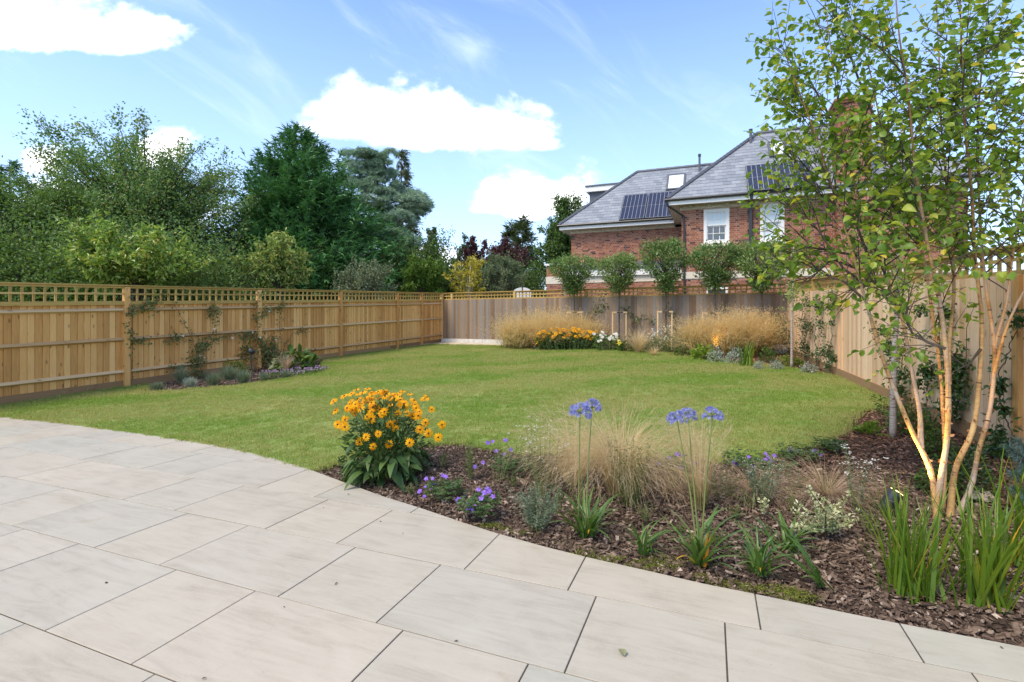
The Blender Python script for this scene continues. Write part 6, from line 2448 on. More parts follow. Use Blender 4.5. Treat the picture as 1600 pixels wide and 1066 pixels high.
def birch_branch(p0, dr, ln, r, n_tw, dens):
    e = p0 + dr * ln
    p1 = (p0 + e) / 2 + np.array([0, 0, .10 * ln])
    br = bez(p0, p1, e, 7)
    tw.tube(br, np.linspace(r, .0022, 7), 5, cap=False)
    for _ in range(n_tw):
        t = rng.uniform(.25, 1)
        k0 = min(5, int(t * 6))
        s0 = br[k0] + (br[k0 + 1] - br[k0]) * (t * 6 - k0)
        sd = nrm(dr * .8 + rand_dirs(1)[0] * .9 + np.array([0, 0, .25]))
        sl = rng.uniform(.14, .34)
        s1 = s0 + sd * sl
        tw.tube([s0, (s0 + s1) / 2 + np.array([0, 0, .01]), s1], [.0028, .002, .0013], 3, cap=False)
        n = int(dens * sl / .034) + 2
        tt = np.linspace(.12, 1.05, n) + rng.normal(0, .02, n)
        for j in range(n):
            q_ = s0 + (s1 - s0) * tt[j]
            sdv = nrm(np.cross(sd, rand_dirs(1)[0]))
            ldir = nrm(sd * .45 + sdv * (1 if j % 2 else -1) * .75 + np.array([0, 0, -.28]))
            LP.append(q_ + ldir * .014)
            LD.append(ldir)
            LU.append(nrm(np.array([0, -.25, .8]) + rand_dirs(1)[0] * .75))
            LS.append(rng.uniform(.62, 1.15))


for (fine, rad, ss) in P_all:
    k = len(fine)
    zc = fine[:, 2]
    ok_ = np.where(zc > 1.62)[0]
    nb = 14
    for j in range(nb):
        i = int(rng.choice(ok_))
        a = rng.uniform(0, 2 * PI)
        h = (i / k)
        dr = nrm(np.array([math.cos(a), math.sin(a) * .8, rng.uniform(.25, 1.1)]) + nrm(fine[min(i + 1, k - 1)] - fine[i - 1]) * .5)
        birch_branch(fine[i], dr, rng.uniform(.25, .62) * (1.15 - .5 * h), rad[i] * .5 + .001, 5, .7)
    birch_branch(fine[-1], nrm(fine[-1] - fine[-4]), .3, .003, 4, .8)
# long low side branches sweeping to the left over the lawn side
for (pts, o0) in (([(1346, 440), (1318, 420), (1279, 360), (1240, 330), (1212, 300)], .3), ([(1352, 470), (1320, 440), (1290, 430), (1262, 415)], .2), ([(1360, 410), (1330, 330), (1279, 304), (1230, 240)], .4),
                  ([(1405, 470), (1385, 455), (1360, 440), (1335, 452)], .1), ([(1478, 545), (1450, 535), (1425, 520), (1410, 490), (1395, 470)], -.2), ([(1325, 260), (1290, 170), (1262, 120), (1228, 90)], .5),
                  ([(1340, 400), (1290, 390), (1250, 385), (1215, 370)], .45), ([(1420, 350), (1350, 270), (1300, 230), (1250, 200)], .6), ([(1533, 545), (1510, 575), (1480, 550)], 0.0), ([(1340, 420), (1300, 405), (1262, 440), (1240, 432)], .6),
                  ([(1370, 330), (1310, 300), (1270, 270), (1245, 262)], .55), ([(1310, 180), (1270, 180), (1245, 170), (1225, 165)], .6), ([(1385, 230), (1340, 120), (1320, 60), (1300, 20)], .5)):
    path = np.array([PT(px, py, bd + o0 + .05 * i) for i, (px, py) in enumerate(pts)])
    k = len(path)
    tw.tube(path, np.linspace(.011, .003, k), 5, cap=False)
    for i in range(k - 1):
        sdir = nrm(path[i + 1] - path[i])
        for _ in range(4 if i else 1):
            t = rng.random()
            p0 = path[i] * (1 - t) + path[i + 1] * t
            birch_branch(p0, nrm(sdir + rand_dirs(1)[0] * .7 + np.array([0, 0, .2])), rng.uniform(.12, .3), .004, 2, .75)
# dense inner growth in the upper right
for _ in range(96):
    q_ = PT(rng.uniform(1330, 1640), rng.uniform(40, 410), bd + rng.uniform(-.45, .85))
    j = rng.integers(0, len(P_all))
    fine = P_all[j][0]
    i = int(np.argmin(np.linalg.norm(fine - q_ + np.array([0, 0, .25]), axis=1)))
    v_ = q_ - fine[i]
    ln = np.linalg.norm(v_)
    if ln < 1.1:
        birch_branch(fine[i], v_ / ln, ln, .005, 5, .75)
finish(tw, 'twigs', M['bark_dark'], birch, stuff=True)
LP, LD, LU, LS = np.array(LP), nrm(np.array(LD)), nrm(np.array(LU)), np.array(LS)
dcam = np.linalg.norm(LP - np.array([0, 0, CAMZ]), axis=1)
ppx = CX + F * LP[:, 0] / LP[:, 1]
ppy = CY - F * (LP[:, 2] - CAMZ) / LP[:, 1]
infr = (ppx > 1150) & (ppx < 1615) & (ppy > -10)
order = np.argsort(np.where(infr, dcam / LS, 1e9))
first, rest = order[:300], order[300:]
BL = []
for k in range(5):
    L_ = .058 * (1 + .08 * (k - 2))
    BL.append(leaf_mesh(L_, L_ * .74, M['lf_birch'], .1 + .05 * k, .15 + .1 * k, 'leaf', 6))
for i in first:
    d_ = Vector(LD[i])
    u_ = Vector(LU[i])
    s_ = u_.cross(d_).normalized()
    w_ = d_.cross(s_)
    mt = Matrix((d_, s_, w_)).transposed().to_euler()
    put('leaf', BL[rng.integers(0, 5)], birch, LP[i] - BB, mt, (LS[i],) * 3)
mb = MB()
rnd = np.clip(rng.random(len(rest)) * .97, 0, .999)
yl = (ppx[rest] > 1430) & (ppy[rest] > 300) & (rng.random(len(rest)) < .12)
rnd[yl] = .995
leaf_batch(mb, LP[rest], LD[rest], LU[rest], .058 * LS[rest], .044 * LS[rest], 'oval', rnd)
o = finish(mb, 'foliage', M['lf_birch'], birch, stuff=True)
print('birch leaves', len(LP), 'in frame', infr.sum())


# ---- two slender pale birches by the right fence
def pale_birch(pts, dd, r0, label, nl, spread, ylow):
    B = GR(*pts[0])
    root = thing('slender_birch', label, 'tree', tuple(B), group='slender pale birches by the right fence')
    path = np.array([PT(px, py, B[1] + dd * i) for i, (px, py) in enumerate(pts)])
    path[0] = B - np.array([0, 0, .03])
    mb = MB()
    k = len(path)
    s = np.linspace(0, k - 1, k * 6)
    fine = np.stack([np.interp(s, np.arange(k), path[:, j]) for j in range(3)], -1)
    mb.tube(fine, np.linspace(r0, r0 * .35, len(fine)) * (1 + rng.normal(0, .04, len(fine))), 8)
    finish(mb, 'trunk', M['birch_white'], root, True)
    tw_, ml = MB(), MB()
    for _ in range(nl):
        i = int(rng.uniform(ylow, 1) * (len(fine) - 1))
        e = fine[i] + nrm(rand_dirs(1, -.2, .8)[0]) * spread * rng.uniform(.4, 1)
        tw_.tube([fine[i], (fine[i] + e) / 2 + np.array([0, 0, .03]), e], [.005, .003, .0015], 3, cap=False)
        n = 16
        t = rng.random(n)[:, None]
        leaf_batch(ml, fine[i] + (e - fine[i]) * t + rng.normal(0, .03, (n, 3)), nrm(rand_dirs(n) + np.array([0, 0, -.3])), rand_dirs(n, .1, 1), rng.uniform(.04, .06, n), rng.uniform(.028, .042, n), 'diamond')
    finish(tw_, 'twigs', M['bark_dark'], root, stuff=True)
    finish(ml, 'crown', M['lf_multi'], root, stuff=True)


m_, N, b, out = mat('white birch bark')
p = N.n('ShaderNodeNewGeometry').outputs['Position']
mp = N.n('ShaderNodeMapping')
N.set(mp.inputs[0], p)
mp.inputs['Scale'].default_value = (7, 7, 55)
N.set(b.inputs['Base Color'], N.ramp(N.noise(mp.outputs[0], 1.1, 4, .6, .3), [(.32, (.10, .07, .05)), (.44, (.33, .27, .22)), (.6, (.45, .39, .34)), (.8, (.54, .49, .43))]))
b.inputs['Roughness'].default_value = .7
M['birch_white'] = m_
pale_birch([(1395, 680), (1396, 600), (1398, 540), (1402, 490), (1404, 400), (1408, 300), (1410, 200)], .02, .033, 'slender pale barked birch between the amber birch and the right fence', 46, .55, .5)
pale_birch([(1237, 573), (1237, 520), (1238, 470), (1240, 420), (1240, 385)], .0, .03, 'thin pale birch at the far end of the right fence', 40, .5, .42)

# ------------------------------------------------------------------ rear bed
def depth_of(px, py):
    return GR(px, py)[1]


def oat_grass(px, py, w_px, h_px, n, label, top_px):
    """a haze of fine golden flower stems over green blades"""
    B = GR(px, py)
    k = B[1] / F
    root = thing('golden_oat_grass', label, 'ornamental grass', tuple(B), group='golden oat grasses in the rear bed')
    wx, h = w_px * k / 2, h_px * k
    nc = max(3, int(w_px / 22))
    cx_ = np.linspace(-.72, .72, nc) * wx
    cy_ = rng.uniform(-.35, .35, nc)
    c = rng.integers(0, nc, n)
    hc = rng.uniform(.68, 1.08, nc)
    base = np.column_stack([cx_[c] + rng.normal(0, .08, n), cy_[c] + rng.normal(0, .08, n), np.zeros(n)]) + B
    az = rng.uniform(0, 2 * PI, n)
    ln = np.abs(rng.normal(0, .5, n)).clip(0, 1.1)
    L = h * hc[c] * rng.uniform(.62, 1.1, n) / np.maximum(.75, np.cos(ln))
    mb = MB()
    P = blades(mb, base, az, L, .006, ln, rng.uniform(.0, .8, n), 5, None, .4)
    m5 = 9
    seg = rng.integers(2, 5, n * m5)
    ar = np.repeat(np.arange(n), m5)
    fr = rng.random(n * m5)[:, None]
    pos = P[ar, seg] * (1 - fr) + P[ar, seg + 1] * fr
    dd = nrm(rand_dirs(n * m5) + nrm(P[ar, -1] - P[ar, -3]) * .6)
    leaf_batch(mb, pos, dd, rand_dirs(n * m5), rng.uniform(.05, .14, n * m5), .0055, 'needle')
    pos2 = pos + dd * rng.uniform(.03, .12, n * m5)[:, None]
    leaf_batch(mb, pos2, nrm(rand_dirs(n * m5) + np.array([0, 0, -.4])), rand_dirs(n * m5), .03, .012, 'diamond', rng.uniform(.3, 1, n * m5))
    finish(mb, 'flower_stems', M['gold_grass'], root, stuff=True)
    mb = MB()
    n2 = n
    c = rng.integers(0, nc, n2)
    base = np.column_stack([cx_[c] + rng.normal(0, .1, n2), cy_[c] + rng.normal(0, .1, n2), np.zeros(n2)]) + B
    blades(mb, base, rng.uniform(0, 2 * PI, n2), h * rng.uniform(.3, .7, n2), .008, rng.uniform(.05, .6, n2), rng.uniform(.1, .9, n2), 4, None, .2)
    finish(mb, 'grass_blades', M['wisp'], root, stuff=True)
    return root


oat_grass(866, 544, 152, 62, 2700, 'hazy golden oat grass behind the yellow daisies of the rear bed', 0)
oat_grass(826, 543.5, 88, 52, 1100, 'smaller golden oat grass at the end of the pale paving', 0)
oat_grass(1140, 555, 138, 74, 2900, 'large hazy golden oat grass in front of the right tree stakes', 0)


def daisies(px, py, w_px, h_px, n_fl, r_px, label, m_petal, eye=True, leaf='rud_leaf', name='rudbeckia', group=None, n_leaf=420, npet=11, band=(.55, 1.0), eye_m='rud_eye', leafL=.1):
    B = GR(px, py)
    k = B[1] / F
    root = thing(name, label, 'flowering plant', tuple(B), group=group)
    wx, h = w_px * k / 2, h_px * k
    r = r_px * k
    fm = [flower_mesh('flower', r, npet, r * .42, q_, M[m_petal]) for q_ in (.1, .3)]
    em = dome_mesh(r * .24, r * .24, M[eye_m], 'flower_eye', 6, 2)
    tips = []
    for i in range(n_fl):
        x = rng.uniform(-1, 1)
        z = rng.uniform(*band)
        p = B + np.array([x * wx, rng.uniform(-.4, .3) - .25 * (1 - z), z * h * (1 - .18 * x * x)])
        nv = nrm(np.array([rng.normal(0, .3), -.75, .8 + rng.normal(0, .2)]))
        o = put('flower', fm[i % 2], root, p - B, aim(nv, rng.uniform(0, 6)), (rng.uniform(.8, 1.15),) * 3)
        if eye:
            put('flower_eye', em, o)
        tips.append(p)
    mb = MB()
    for t_ in tips:
        mb.tube([np.array([B[0] + (t_[0] - B[0]) * .8, t_[1], B[2]]), t_ - np.array([0, 0, .005])], [.005, .004], 3, cap=False)
    finish(mb, 'stems', M['stem_green'], root, stuff=True)
    mb = MB()
    n = n_leaf
    p = np.column_stack([rng.uniform(-1, 1, n) * wx, rng.uniform(-.4, .35, n), rng.random(n) * h * (band[0] + .2)]) + B
    leaf_batch(mb, p, nrm(rand_dirs(n, -.4, .5)), nrm(rand_dirs(n, .2, 1)), leafL * rng.uniform(.6, 1.2, n), leafL * .42, 'oval')
    finish(mb, 'foliage', M[leaf], root, stuff=True)
    return root


daisies(887, 546, 94, 34, 92, 3.6, 'broad low bank of yellow daisies in the rear bed before the golden grass', 'rud_petal', group='rudbeckia clumps', n_leaf=900, leafL=.14)
daisies(947, 547, 40, 30, 30, 3.2, 'white flowered clump right of the yellow daisies in the rear bed', 'whitefl', True, 'midgreen', 'coneflower', 'white flowered clumps in the rear bed', 420, eye_m='yellowfl', leafL=.1)
daisies(1046, 549, 62, 42, 62, 1.7, 'tall loose white flowered clump in front of the right stakes of the clear pairs', 'whitefl', False, 'midgreen', 'white_aster', 'white flowered clumps in the rear bed', 700, 6, (.35, 1.0), leafL=.07)
daisies(1010, 547, 30, 28, 14, 1.5, 'small loose white flowered clump between the stake pairs', 'whitefl', False, 'midgreen', 'white_aster', 'white flowered clumps in the rear bed', 260, 6, (.5, 1.0), leafL=.07)
daisies(966, 548, 14, 18, 5, 4.0, 'yellow lily like flowers beside the white clump', 'yellowfl', False, 'midgreen', 'day_lily', None, 60, 6, (.6, 1), leafL=.12)
feather(997, 552, 26, 30, 420, 'small pale feather grass in the rear bed left of the white asters', (.05, .7), (.4, 1.4), .4, width=.006)
feather(1022, 556, 16, 12, 200, 'tiny pale grass tuft at the front of the rear bed', (.1, .9), (.4, 1.4), .3, width=.006)
shrub(978, 550, 20, 20, 160, .14, .02, 'strappy green tuft behind the day lilies', 'midgreen', 'strap_tuft', 'plant', None, 'diamond')
REAR = [
    (1098, 562, 34, 22, 260, .13, .06, 'low lime green leafy hosta at the front of the rear bed', 'lime', 'hosta'),
    (1118, 566, 26, 24, 420, .05, .022, 'silver grey mound beside the hosta in the rear bed', 'silver', 'lambs_ear'),
    (1148, 568, 28, 26, 420, .05, .022, 'silver grey mound with pale spikes in the middle of the rear bed front', 'silver', 'lambs_ear'),
    (1200, 565, 24, 24, 240, .07, .03, 'mid green bushy clump right of the sword leaves in the rear bed', 'midgreen', 'leafy_clump'),
    (1186, 577, 16, 12, 220, .04, .016, 'small silvery plant at the lawn edge left of the lime mounds', 'silver', 'silver_cushion'),
    (1213, 577, 20, 14, 260, .045, .018, 'small silvery plant at the lawn edge in front of the lime mounds', 'silver', 'silver_cushion'),
    (1264, 583, 24, 18, 300, .045, .018, 'silvery plant at the lawn edge nearest the right fence', 'silver', 'silver_cushion'),
    (1228, 571, 22, 17, 300, .05, .024, 'rounded lime green mound left of the thin pale birch', 'lime', 'spurge'),
    (1246, 571, 14, 12, 200, .05, .024, 'smaller lime green mound right of the thin pale birch', 'lime', 'spurge'),
    (1068, 556, 26, 14, 160, .09, .03, 'low sprawling green plant on the bark left of the hosta', 'midgreen', 'leafy_clump'),
    (1218, 552, 44, 62, 900, .07, .03, 'dark leafy climber in the far right corner of the fences', 'evergreen', 'corner_shrub'),
    (1176, 552, 30, 18, 240, .08, .02, 'dark green grassy growth below the right golden grass', 'midgreen', 'leafy_clump'),
]
for (px, py, w, h, n, L, wd, lab, m_, nm_) in REAR:
    shrub(px, py, w, h, n, L, wd, lab, m_, nm_, 'plant', 'low plants along the front of the rear bed', 'diamond')
mb = MB()
B = GR(1166, 572)
sw = thing('iris_tuft', 'upright sword leaved tuft at the front of the rear bed', 'plant', tuple(B))
for j in range(34):
    k = rng.integers(0, 6)
    s_ = rng.uniform(.55, 1.05)
    put('leaf', SW[k], sw, (rng.normal(0, .08), rng.normal(0, .06), 0), (0, 0, rng.uniform(0, 6.28)), (s_, s_ * 1.6, s_))
# a grey stone at the foot of the corner climber, and the pale one by the birch
def stone(px, py, rx, ry, rz, label, m_):
    B = GR(px, py)
    root_v = rand_dirs(1)[0]
    import bmesh
    bm = bmesh.new()
    bmesh.ops.create_icosphere(bm, subdivisions=3, radius=1)
    for v_ in bm.verts:
        c = v_.co
        f = 1 + .13 * math.sin(c.x * 3.1 + root_v[0] * 9) * math.cos(c.y * 2.7) + .08 * math.sin(c.z * 7 + c.x * 5)
        v_.co = Vector((c.x * rx * f, c.y * ry * f, max(-.3, c.z) * rz * f))
    me = bpy.data.meshes.new('stone')
    bm.to_mesh(me)
    bm.free()
    me.materials.append(m_)
    o = put('stone', me, None, B + np.array([0, 0, rz * .2]), (0, 0, rng.uniform(0, 3)))
    tag(o, label, 'stone')


M['stone'] = plain('pale stone', (.46, .38, .30), .9, var=.3, scale=25)
M['stone_grey'] = plain('grey stone', (.38, .39, .41), .9, var=.25, scale=12)
stone(1532, 778, .085, .07, .05, 'pale flat stone lying behind the right foot of the birch', M['stone'])
stone(1218, 551, .28, .2, .2, 'grey stone under the corner climber at the end of the garden', M['stone_grey'])

# ------------------------------------------------------------------ left bed
for (px, py, w, h, n, lab) in ((245, 610, 27, 13, 520, 'first small lavender from the fence post in the left bed'), (297, 604, 28, 14, 520, 'second small lavender of the left bed, under the fence climber'),
                               (333, 602, 26, 20, 560, 'taller silvery lavender of the left bed before the dark bush'), (358, 594, 30, 22, 560, 'lavender behind the silvery one in the left bed'),
                               (380, 599, 28, 20, 560, 'lavender with long grey shoots left of the spike lamp'), (413, 596, 18, 14, 420, 'small rounded lavender just right of the spike lamp'),
                               (447, 591, 26, 13, 420, 'lavender among the mauve flowers in the left bed'), (284, 598, 22, 26, 300, 'tall thin lavender against the fence in the left bed')):
    B = GR(px, py)
    k = B[1] / F
    root = thing('lavender', lab, 'plant', tuple(B), group='lavenders in the left bed')
    mb = MB()
    a = rng.uniform(0, 2 * PI, n)
    blades(mb, np.column_stack([rng.normal(0, .1 * w * k, n), rng.normal(0, .1 * w * k, n), np.zeros(n)]) + B, a, h * k * rng.uniform(.6, 1.15, n), .006, rng.uniform(.05, .95, n), rng.uniform(-.3, .2, n), 3, None, .3)
    finish(mb, 'foliage', M['silver'] if h > 13 and n > 500 and rng.random() < .5 else M['grey_leaf'], root, stuff=True)
shrub(368, 588, 46, 26, 460, .07, .026, 'dark green bush at the foot of the fence left of the spike lamp', 'midgreen', 'leafy_clump', 'plant', None, 'diamond')
for (px, py, w, h, nf, lab) in ((430, 588, 32, 12, 46, 'low mauve flowers right of the spike lamp'), (468, 586, 40, 11, 60, 'low mauve flowers in front of the broad leaved plant'), (494, 581, 26, 9, 46, 'low violet flowers at the tip of the left bed')):
    daisies(px, py, w, h, nf, 1.5, lab, 'pinkfl', False, 'midgreen', 'campanula', 'mauve edging flowers in the left bed', 240, 5, (.5, 1.05), leafL=.05)
hos = shrub(467, 580, 56, 28, 130, .24, .13, 'broad leaved dark green plant at the right end of the left bed', 'midgreen', 'hosta', 'plant', None, 'oval', .9)
shrub(442, 582, 26, 26, 120, .16, .08, 'pale green broad leaved plant left of the dark one by the fence', 'lf_greyshrub', 'hosta', 'plant', None, 'oval', .9)
feather(447, 586, 20, 22, 200, 'small brown grass tuft between the broad leaved plants', (.05, .4), (.2, .8), .1, width=.005, mat_='plume_dry')


# ------------------------------------------------------------------ climbers
def on_fence(px, py, which, off):
    k = (px - CX) / F
    if which == 'L':
        a, dr, nn = FL1, FLd, nl
    elif which == 'R':
        a, dr, nn = RR, FRd, nq
    else:
        a, dr, nn = FL1, (RR - FL1), nr
    a = a + nn * off
    t = (k * a[1] - a[0]) / (dr[0] - k * dr[1])
    d = a[1] + dr[1] * t
    return PT(px, py, d)


def climber(label, which, paths, m_leaf, L, Wd, n_leaf, group, name='climber', flowers=None, kind='diamond', jit=.06, off=.1, clumps=()):
    p0 = on_fence(*paths[0][0], which, off)
    g0 = np.array([p0[0], p0[1], float(gz(p0[0], p0[1]))])
    root = thing(name, label, 'climber', tuple(g0), group=group)
    wood, leaf, fl = MB(), MB(), MB()
    nn = {'L': nl, 'R': nq, 'B': nr}[which]
    n3 = np.array([nn[0], nn[1], 0])
    for path in paths:
        P = np.array([on_fence(px, py, which, off) for px, py in path])
        k = len(P)
        s = np.linspace(0, k - 1, k * 5)
        fine = np.stack([np.interp(s, np.arange(k), P[:, j]) for j in range(3)], -1)
        fine[1:-1] += rng.normal(0, .008, fine[1:-1].shape)
        wood.tube(fine, np.linspace(.007, .003, len(fine)), 4, cap=False)
        i = rng.integers(0, len(fine), n_leaf)
        pos = fine[i] + rng.normal(0, jit, (n_leaf, 3)) * np.array([1, 1, 1]) + n3 * rng.uniform(0, .05, n_leaf)[:, None]
        dd = nrm(rand_dirs(n_leaf) + n3 * .4 + np.array([0, 0, -.3]))
        leaf_batch(leaf, pos, dd, nrm(n3 + rand_dirs(n_leaf) * .7 + np.array([0, 0, .4])), L * rng.uniform(.6, 1.3, n_leaf), Wd * rng.uniform(.7, 1.3, n_leaf), kind)
        if flowers:
            for j in rng.integers(0, len(fine), flowers[1]):
                c = fine[j] + rng.normal(0, jit, 3) + n3 * .05
                petals(fl, c, n3 + np.array([0, -.2, .4]), flowers[2], 6, flowers[2] * .8, .1)
    for (px, py, rp, n) in clumps:
        c = on_fence(px, py, which, off + .03)
        r = rp * c[1] / F
        pos = c + rng.normal(0, r * .5, (n, 3)) * np.array([1, 1, 1]) * np.array([1, .8, 1])
        pos += n3 * np.maximum(0, -((pos - c) @ n3 + off * .7))[:, None]
        leaf_batch(leaf, pos, nrm(rand_dirs(n) + n3 * .4 + np.array([0, 0, -.3])), nrm(n3 + rand_dirs(n) * .7), L * rng.uniform(.6, 1.3, n), Wd * rng.uniform(.7, 1.3, n), kind)
    finish(wood, 'stems', M['brownstem'], root, stuff=True)
    finish(leaf, 'foliage', M[m_leaf], root, stuff=True)
    if flowers:
        finish(fl, 'flowers', M[flowers[0]], root, stuff=True)
    return root


gl, gr_ = 'climbing roses on the left fence', 'evergreen climbers on the right fence'
climber('sparse climbing rose by the second post of the left fence', 'L', [[(205, 580), (203, 520), (200, 490), (206, 455)], [(203, 520), (212, 535), (230, 530)], [(202, 487), (225, 478), (245, 470), (262, 455)]], 'rose_leaf', .06, .036, 67, gl, 'climbing_rose', None, jit=.045,
        clumps=[(230, 478, 14, 60), (205, 487, 9, 40), (238, 470, 10, 30)])
climber('climbing rose with white blooms in the middle of the second fence bay', 'L', [[(318, 598), (310, 560), (300, 530), (285, 500), (270, 470)], [(306, 560), (320, 540), (333, 520), (338, 490), (335, 470)], [(260, 578), (280, 574), (300, 570), (318, 560)], [(282, 530), (272, 525), (262, 533)], [(318, 540), (350, 525), (380, 523)]],
        'rose_leaf', .06, .036, 90, gl, 'climbing_rose', ('whitefl', 1, .03), jit=.05, clumps=[(315, 540, 13, 120), (334, 487, 10, 120), (305, 562, 14, 120), (305, 590, 18, 200)])
climber('dense climbing rose with reddish shoots around the third post of the left fence', 'L', [[(415, 590), (410, 560), (405, 530), (400, 500), (402, 470), (410, 455)], [(410, 560), (425, 545), (432, 525)], [(404, 530), (388, 520), (380, 528)], [(420, 575), (430, 555), (428, 540)], [(400, 500), (415, 485), (440, 480)]],
        'rose_leaf', .065, .038, 142, gl, 'climbing_rose', ('whitefl', 2, .026), jit=.06, clumps=[(412, 545, 20, 260), (385, 552, 16, 200), (420, 560, 18, 220), (388, 545, 8, 40), (428, 575, 14, 80)])
climber('thin rose shoots tied along the fourth fence bay', 'L', [[(432, 580), (445, 540), (458, 520), (480, 514)], [(445, 560), (470, 552), (497, 545)], [(437, 520), (437, 485), (441, 470)]], 'rose_leaf', .06, .034, 52, gl, 'climbing_rose', None, jit=.04, clumps=[(472, 515, 9, 30)])
climber('evergreen climber nearest the end of the right fence', 'R', [[(1258, 575), (1256, 540), (1250, 505), (1256, 480), (1262, 462)], [(1255, 540), (1262, 515), (1268, 505)]], 'evergreen', .06, .03, 120, gr_, 'star_jasmine', jit=.07, clumps=[(1257, 545, 14, 160), (1262, 512, 12, 100), (1260, 475, 8, 50), (1252, 500, 10, 60)])
climber('evergreen climber with leafy knots beside the first batten of the right fence', 'R', [[(1275, 580), (1278, 555), (1272, 530), (1276, 500), (1281, 480), (1280, 470)], [(1280, 500), (1284, 515), (1283, 528)]], 'evergreen', .06, .032, 50, gr_, 'star_jasmine', jit=.05, clumps=[(1279, 476, 10, 130), (1274, 555, 10, 90), (1283, 505, 5, 50)])
climber('evergreen climber reaching the trellis left of the second batten', 'R', [[(1298, 590), (1296, 555), (1300, 525), (1297, 500), (1302, 480), (1306, 462), (1300, 448)], [(1296, 555), (1285, 548)]], 'evergreen', .06, .032, 50, gr_, 'star_jasmine', jit=.05,
        clumps=[(1292, 548, 14, 160), (1300, 560, 11, 90), (1305, 475, 7, 80), (1300, 505, 5, 40), (1296, 480, 6, 60), (1303, 462, 6, 60), (1293, 575, 8, 50)])
climber('evergreen climber behind the pale slender birch on the right fence', 'R', [[(1408, 665), (1404, 620), (1400, 590), (1392, 545), (1380, 520), (1368, 508)], [(1404, 600), (1410, 560), (1412, 530)], [(1400, 560), (1380, 545)]], 'evergreen', .06, .032, 70, gr_, 'star_jasmine', jit=.06,
        clumps=[(1410, 585, 12, 110), (1378, 517, 10, 60), (1393, 540, 9, 60), (1408, 610, 10, 80)])
climber('densest evergreen climber of the right fence, seen between the amber stems', 'R', [[(1470, 690), (1478, 640), (1490, 600), (1496, 560), (1498, 535)], [(1440, 690), (1448, 650), (1450, 600), (1446, 570)], [(1478, 640), (1505, 620), (1510, 590)], [(1470, 560), (1468, 510), (1476, 490)]], 'evergreen', .06, .034, 90, gr_, 'star_jasmine', jit=.06,
        clumps=[(1495, 570, 20, 260), (1492, 600, 18, 200), (1450, 580, 13, 120), (1485, 640, 16, 150), (1478, 488, 10, 90), (1440, 485, 8, 60), (1436, 600, 10, 60), (1455, 690, 18, 160)])
climber('bare stemmed evergreen climber at the near end of the right fence', 'R', [[(1588, 690), (1570, 655), (1562, 625), (1566, 600), (1570, 590)], [(1562, 625), (1564, 580), (1576, 545), (1590, 510), (1586, 490), (1592, 480)], [(1588, 690), (1560, 690), (1545, 700)]], 'evergreen', .06, .032, 46, gr_, 'star_jasmine', jit=.05,
        clumps=[(1562, 605, 9, 60), (1560, 680, 14, 90), (1592, 500, 8, 50), (1568, 640, 8, 40), (1560, 705, 14, 80)])
climber('thin climber trained on wires across the right part of the grey rear fence', 'B', [[(905, 520), (925, 490), (935, 470), (940, 462)], [(925, 490), (940, 485), (948, 478)], [(985, 530), (995, 500), (1010, 492), (1020, 500)], [(1000, 500), (985, 490), (975, 482)], [(1060, 520), (1050, 495), (1045, 480)]], 'evergreen', .09, .045, 46, None, 'wall_climber', jit=.07, off=.08)


# ------------------------------------------------------------------ spike lamps
def emis(name, c, s):
    m_ = bpy.data.materials.new(name)
    m_.use_nodes = True
    t = m_.node_tree
    t.nodes.clear()
    e = t.nodes.new('ShaderNodeEmission')
    e.inputs[0].default_value = (*c, 1)
    e.inputs[1].default_value = s
    o = t.nodes.new('ShaderNodeOutputMaterial')
    t.links.new(e.outputs[0], o.inputs[0])
    return m_


M['bulb'] = emis('lit lamp face', (1.0, .62, .22), 5.0)


def spike_lamp(loc, target, label, power, post=.0, size=1.0, blend=.6, angle=70, group='black garden spotlights'):
    loc, target = np.asarray(loc, float), np.asarray(target, float)
    root = thing('garden_spotlight', label, 'garden light', tuple(loc), group=group)
    head = loc + np.array([0, 0, .07 + post])
    ax = nrm(target - head)
    r = .03 * size
    mb = MB()
    mb.tube([loc - np.array([0, 0, .05]), head - np.array([0, 0, .02])], [.008, .008], 6)
    finish(mb, 'spike', M['blackp'], root)
    mb = MB()
    mb.tube([head - ax * .055 * size, head - ax * .05 * size, head + ax * .035 * size, head + ax * .05 * size], [r * .55, r * .85, r, r * 1.08], 12)
    finish(mb, 'lamp_body', M['blackp'], root, True)
    mb = MB()
    mb.tube([head + ax * .0505 * size, head + ax * .053 * size], [r * .9, r * .88], 12)
    finish(mb, 'lens', M['bulb'], root)
    ld = bpy.data.lights.new('spot', 'SPOT')
    ld.energy = power
    ld.color = (1.0, .56, .13)
    ld.spot_size = math.radians(angle)
    ld.spot_blend = blend
    ld.shadow_soft_size = .02
    lo = bpy.data.objects.new('lamp_beam', ld)
    COL.objects.link(lo)
    lo.parent = root
    lo.location = head + ax * .06 * size - loc
    lo.rotation_euler = Vector(tuple(-ax)).to_track_quat('Z', 'Y').to_euler()
    return root


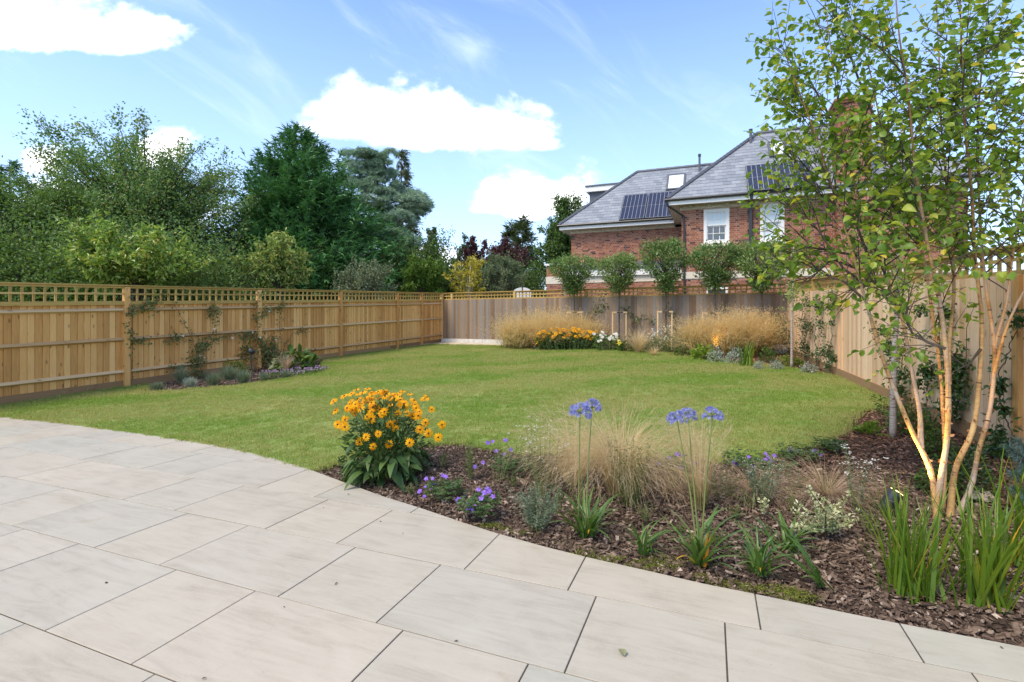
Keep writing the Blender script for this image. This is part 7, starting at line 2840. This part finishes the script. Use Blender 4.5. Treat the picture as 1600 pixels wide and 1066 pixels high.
pl = GR(1390, 806)
spike_lamp(pl, BB + np.array([-.02, 0, .55]), 'black spotlight on the bark aimed at the amber birch stems', 44.0, .03, 1.5, .7, 62)
pl = GR(393, 594)
spike_lamp(pl, on_fence(425, 575, 'L', .05), 'black spotlight on a tall spike in the left bed by the fence', 6.0, (594 - 549) * pl[1] / F - .07, 1.9, .7, 60)
pl = GR(834, 547)
spike_lamp(pl, PT(852, 512, pl[1] + .25), 'small spotlight at the foot of the left golden grass', 14.0, .0, 1.0, .7, 60)
pl = GR(1113, 560)
spike_lamp(pl, PT(1122, 520, pl[1] + .25), 'small spotlight in front of the right golden grass', 22.0, .05, 1.0, .7, 42)

# ------------------------------------------------------------------ fallen leaves and bits on the paving
fl_ = leaf_mesh(.05, .036, M['lime'], .2, .3, 'fallen_leaf')


def on_patio(px, py, dz=.004):
    x, y = px_patio(px, py)
    return np.array([x, y, -.0192 * y + dz])


o = put('fallen_leaf', leaf_mesh(.042, .034, leafmat('dull fallen leaf', [(0, (.24, .24, .12)), (1, (.3, .28, .15))], .1), .25, .25, 'fallen_leaf'), None, on_patio(976, 1028, .009), (.1, -.15, 1.9))
tag(o, 'pale green fallen leaf lying on the paving at the near edge', 'leaf')
BITS = [(164 / 2.502, 679 / 2.502, 'z3'), ]
dry = [leaf_mesh(.022, .009, M['brownstem'], .5, .6, 'dry_leaf_bit') for _ in range(2)]
spots = [(545, 774, 'under the rudbeckia on the patio edge'), (505, 794, 'on the slab left of the rudbeckia'), (593, 816, 'near the first joint below the rudbeckia'), (630, 834, 'in the middle of a slab below the geraniums'), (163, 912, 'on a large slab at the near left'),
         (442, 950, 'at the centre foreground of the paving'), (316, 1064, 'at the very bottom of the picture'), (158, 702, 'on a far slab near the lawn'), (464, 726, 'at the tip where lawn, bed and paving meet'), (528, 912, 'on a slab below the bed tip'),
         (342, 698, 'on the lawn edge of the paving'), (1562, 1013, 'on the last edge slab by the sword leaves'), (715, 1004, 'beside a joint in the middle foreground')]
for i, (px, py, where) in enumerate(spots):
    s_ = rng.uniform(.5, 1.1)
    o = put('dry_leaf_bit', dry[i % 2], None, on_patio(px, py, .005), (rng.uniform(-.4, .4), rng.uniform(-.3, .3), rng.uniform(0, 6.28)), (s_,) * 3)
    tag(o, 'tiny dark dry leaf fragment ' + where, 'leaf fragment', 'dry leaf fragments on the paving')
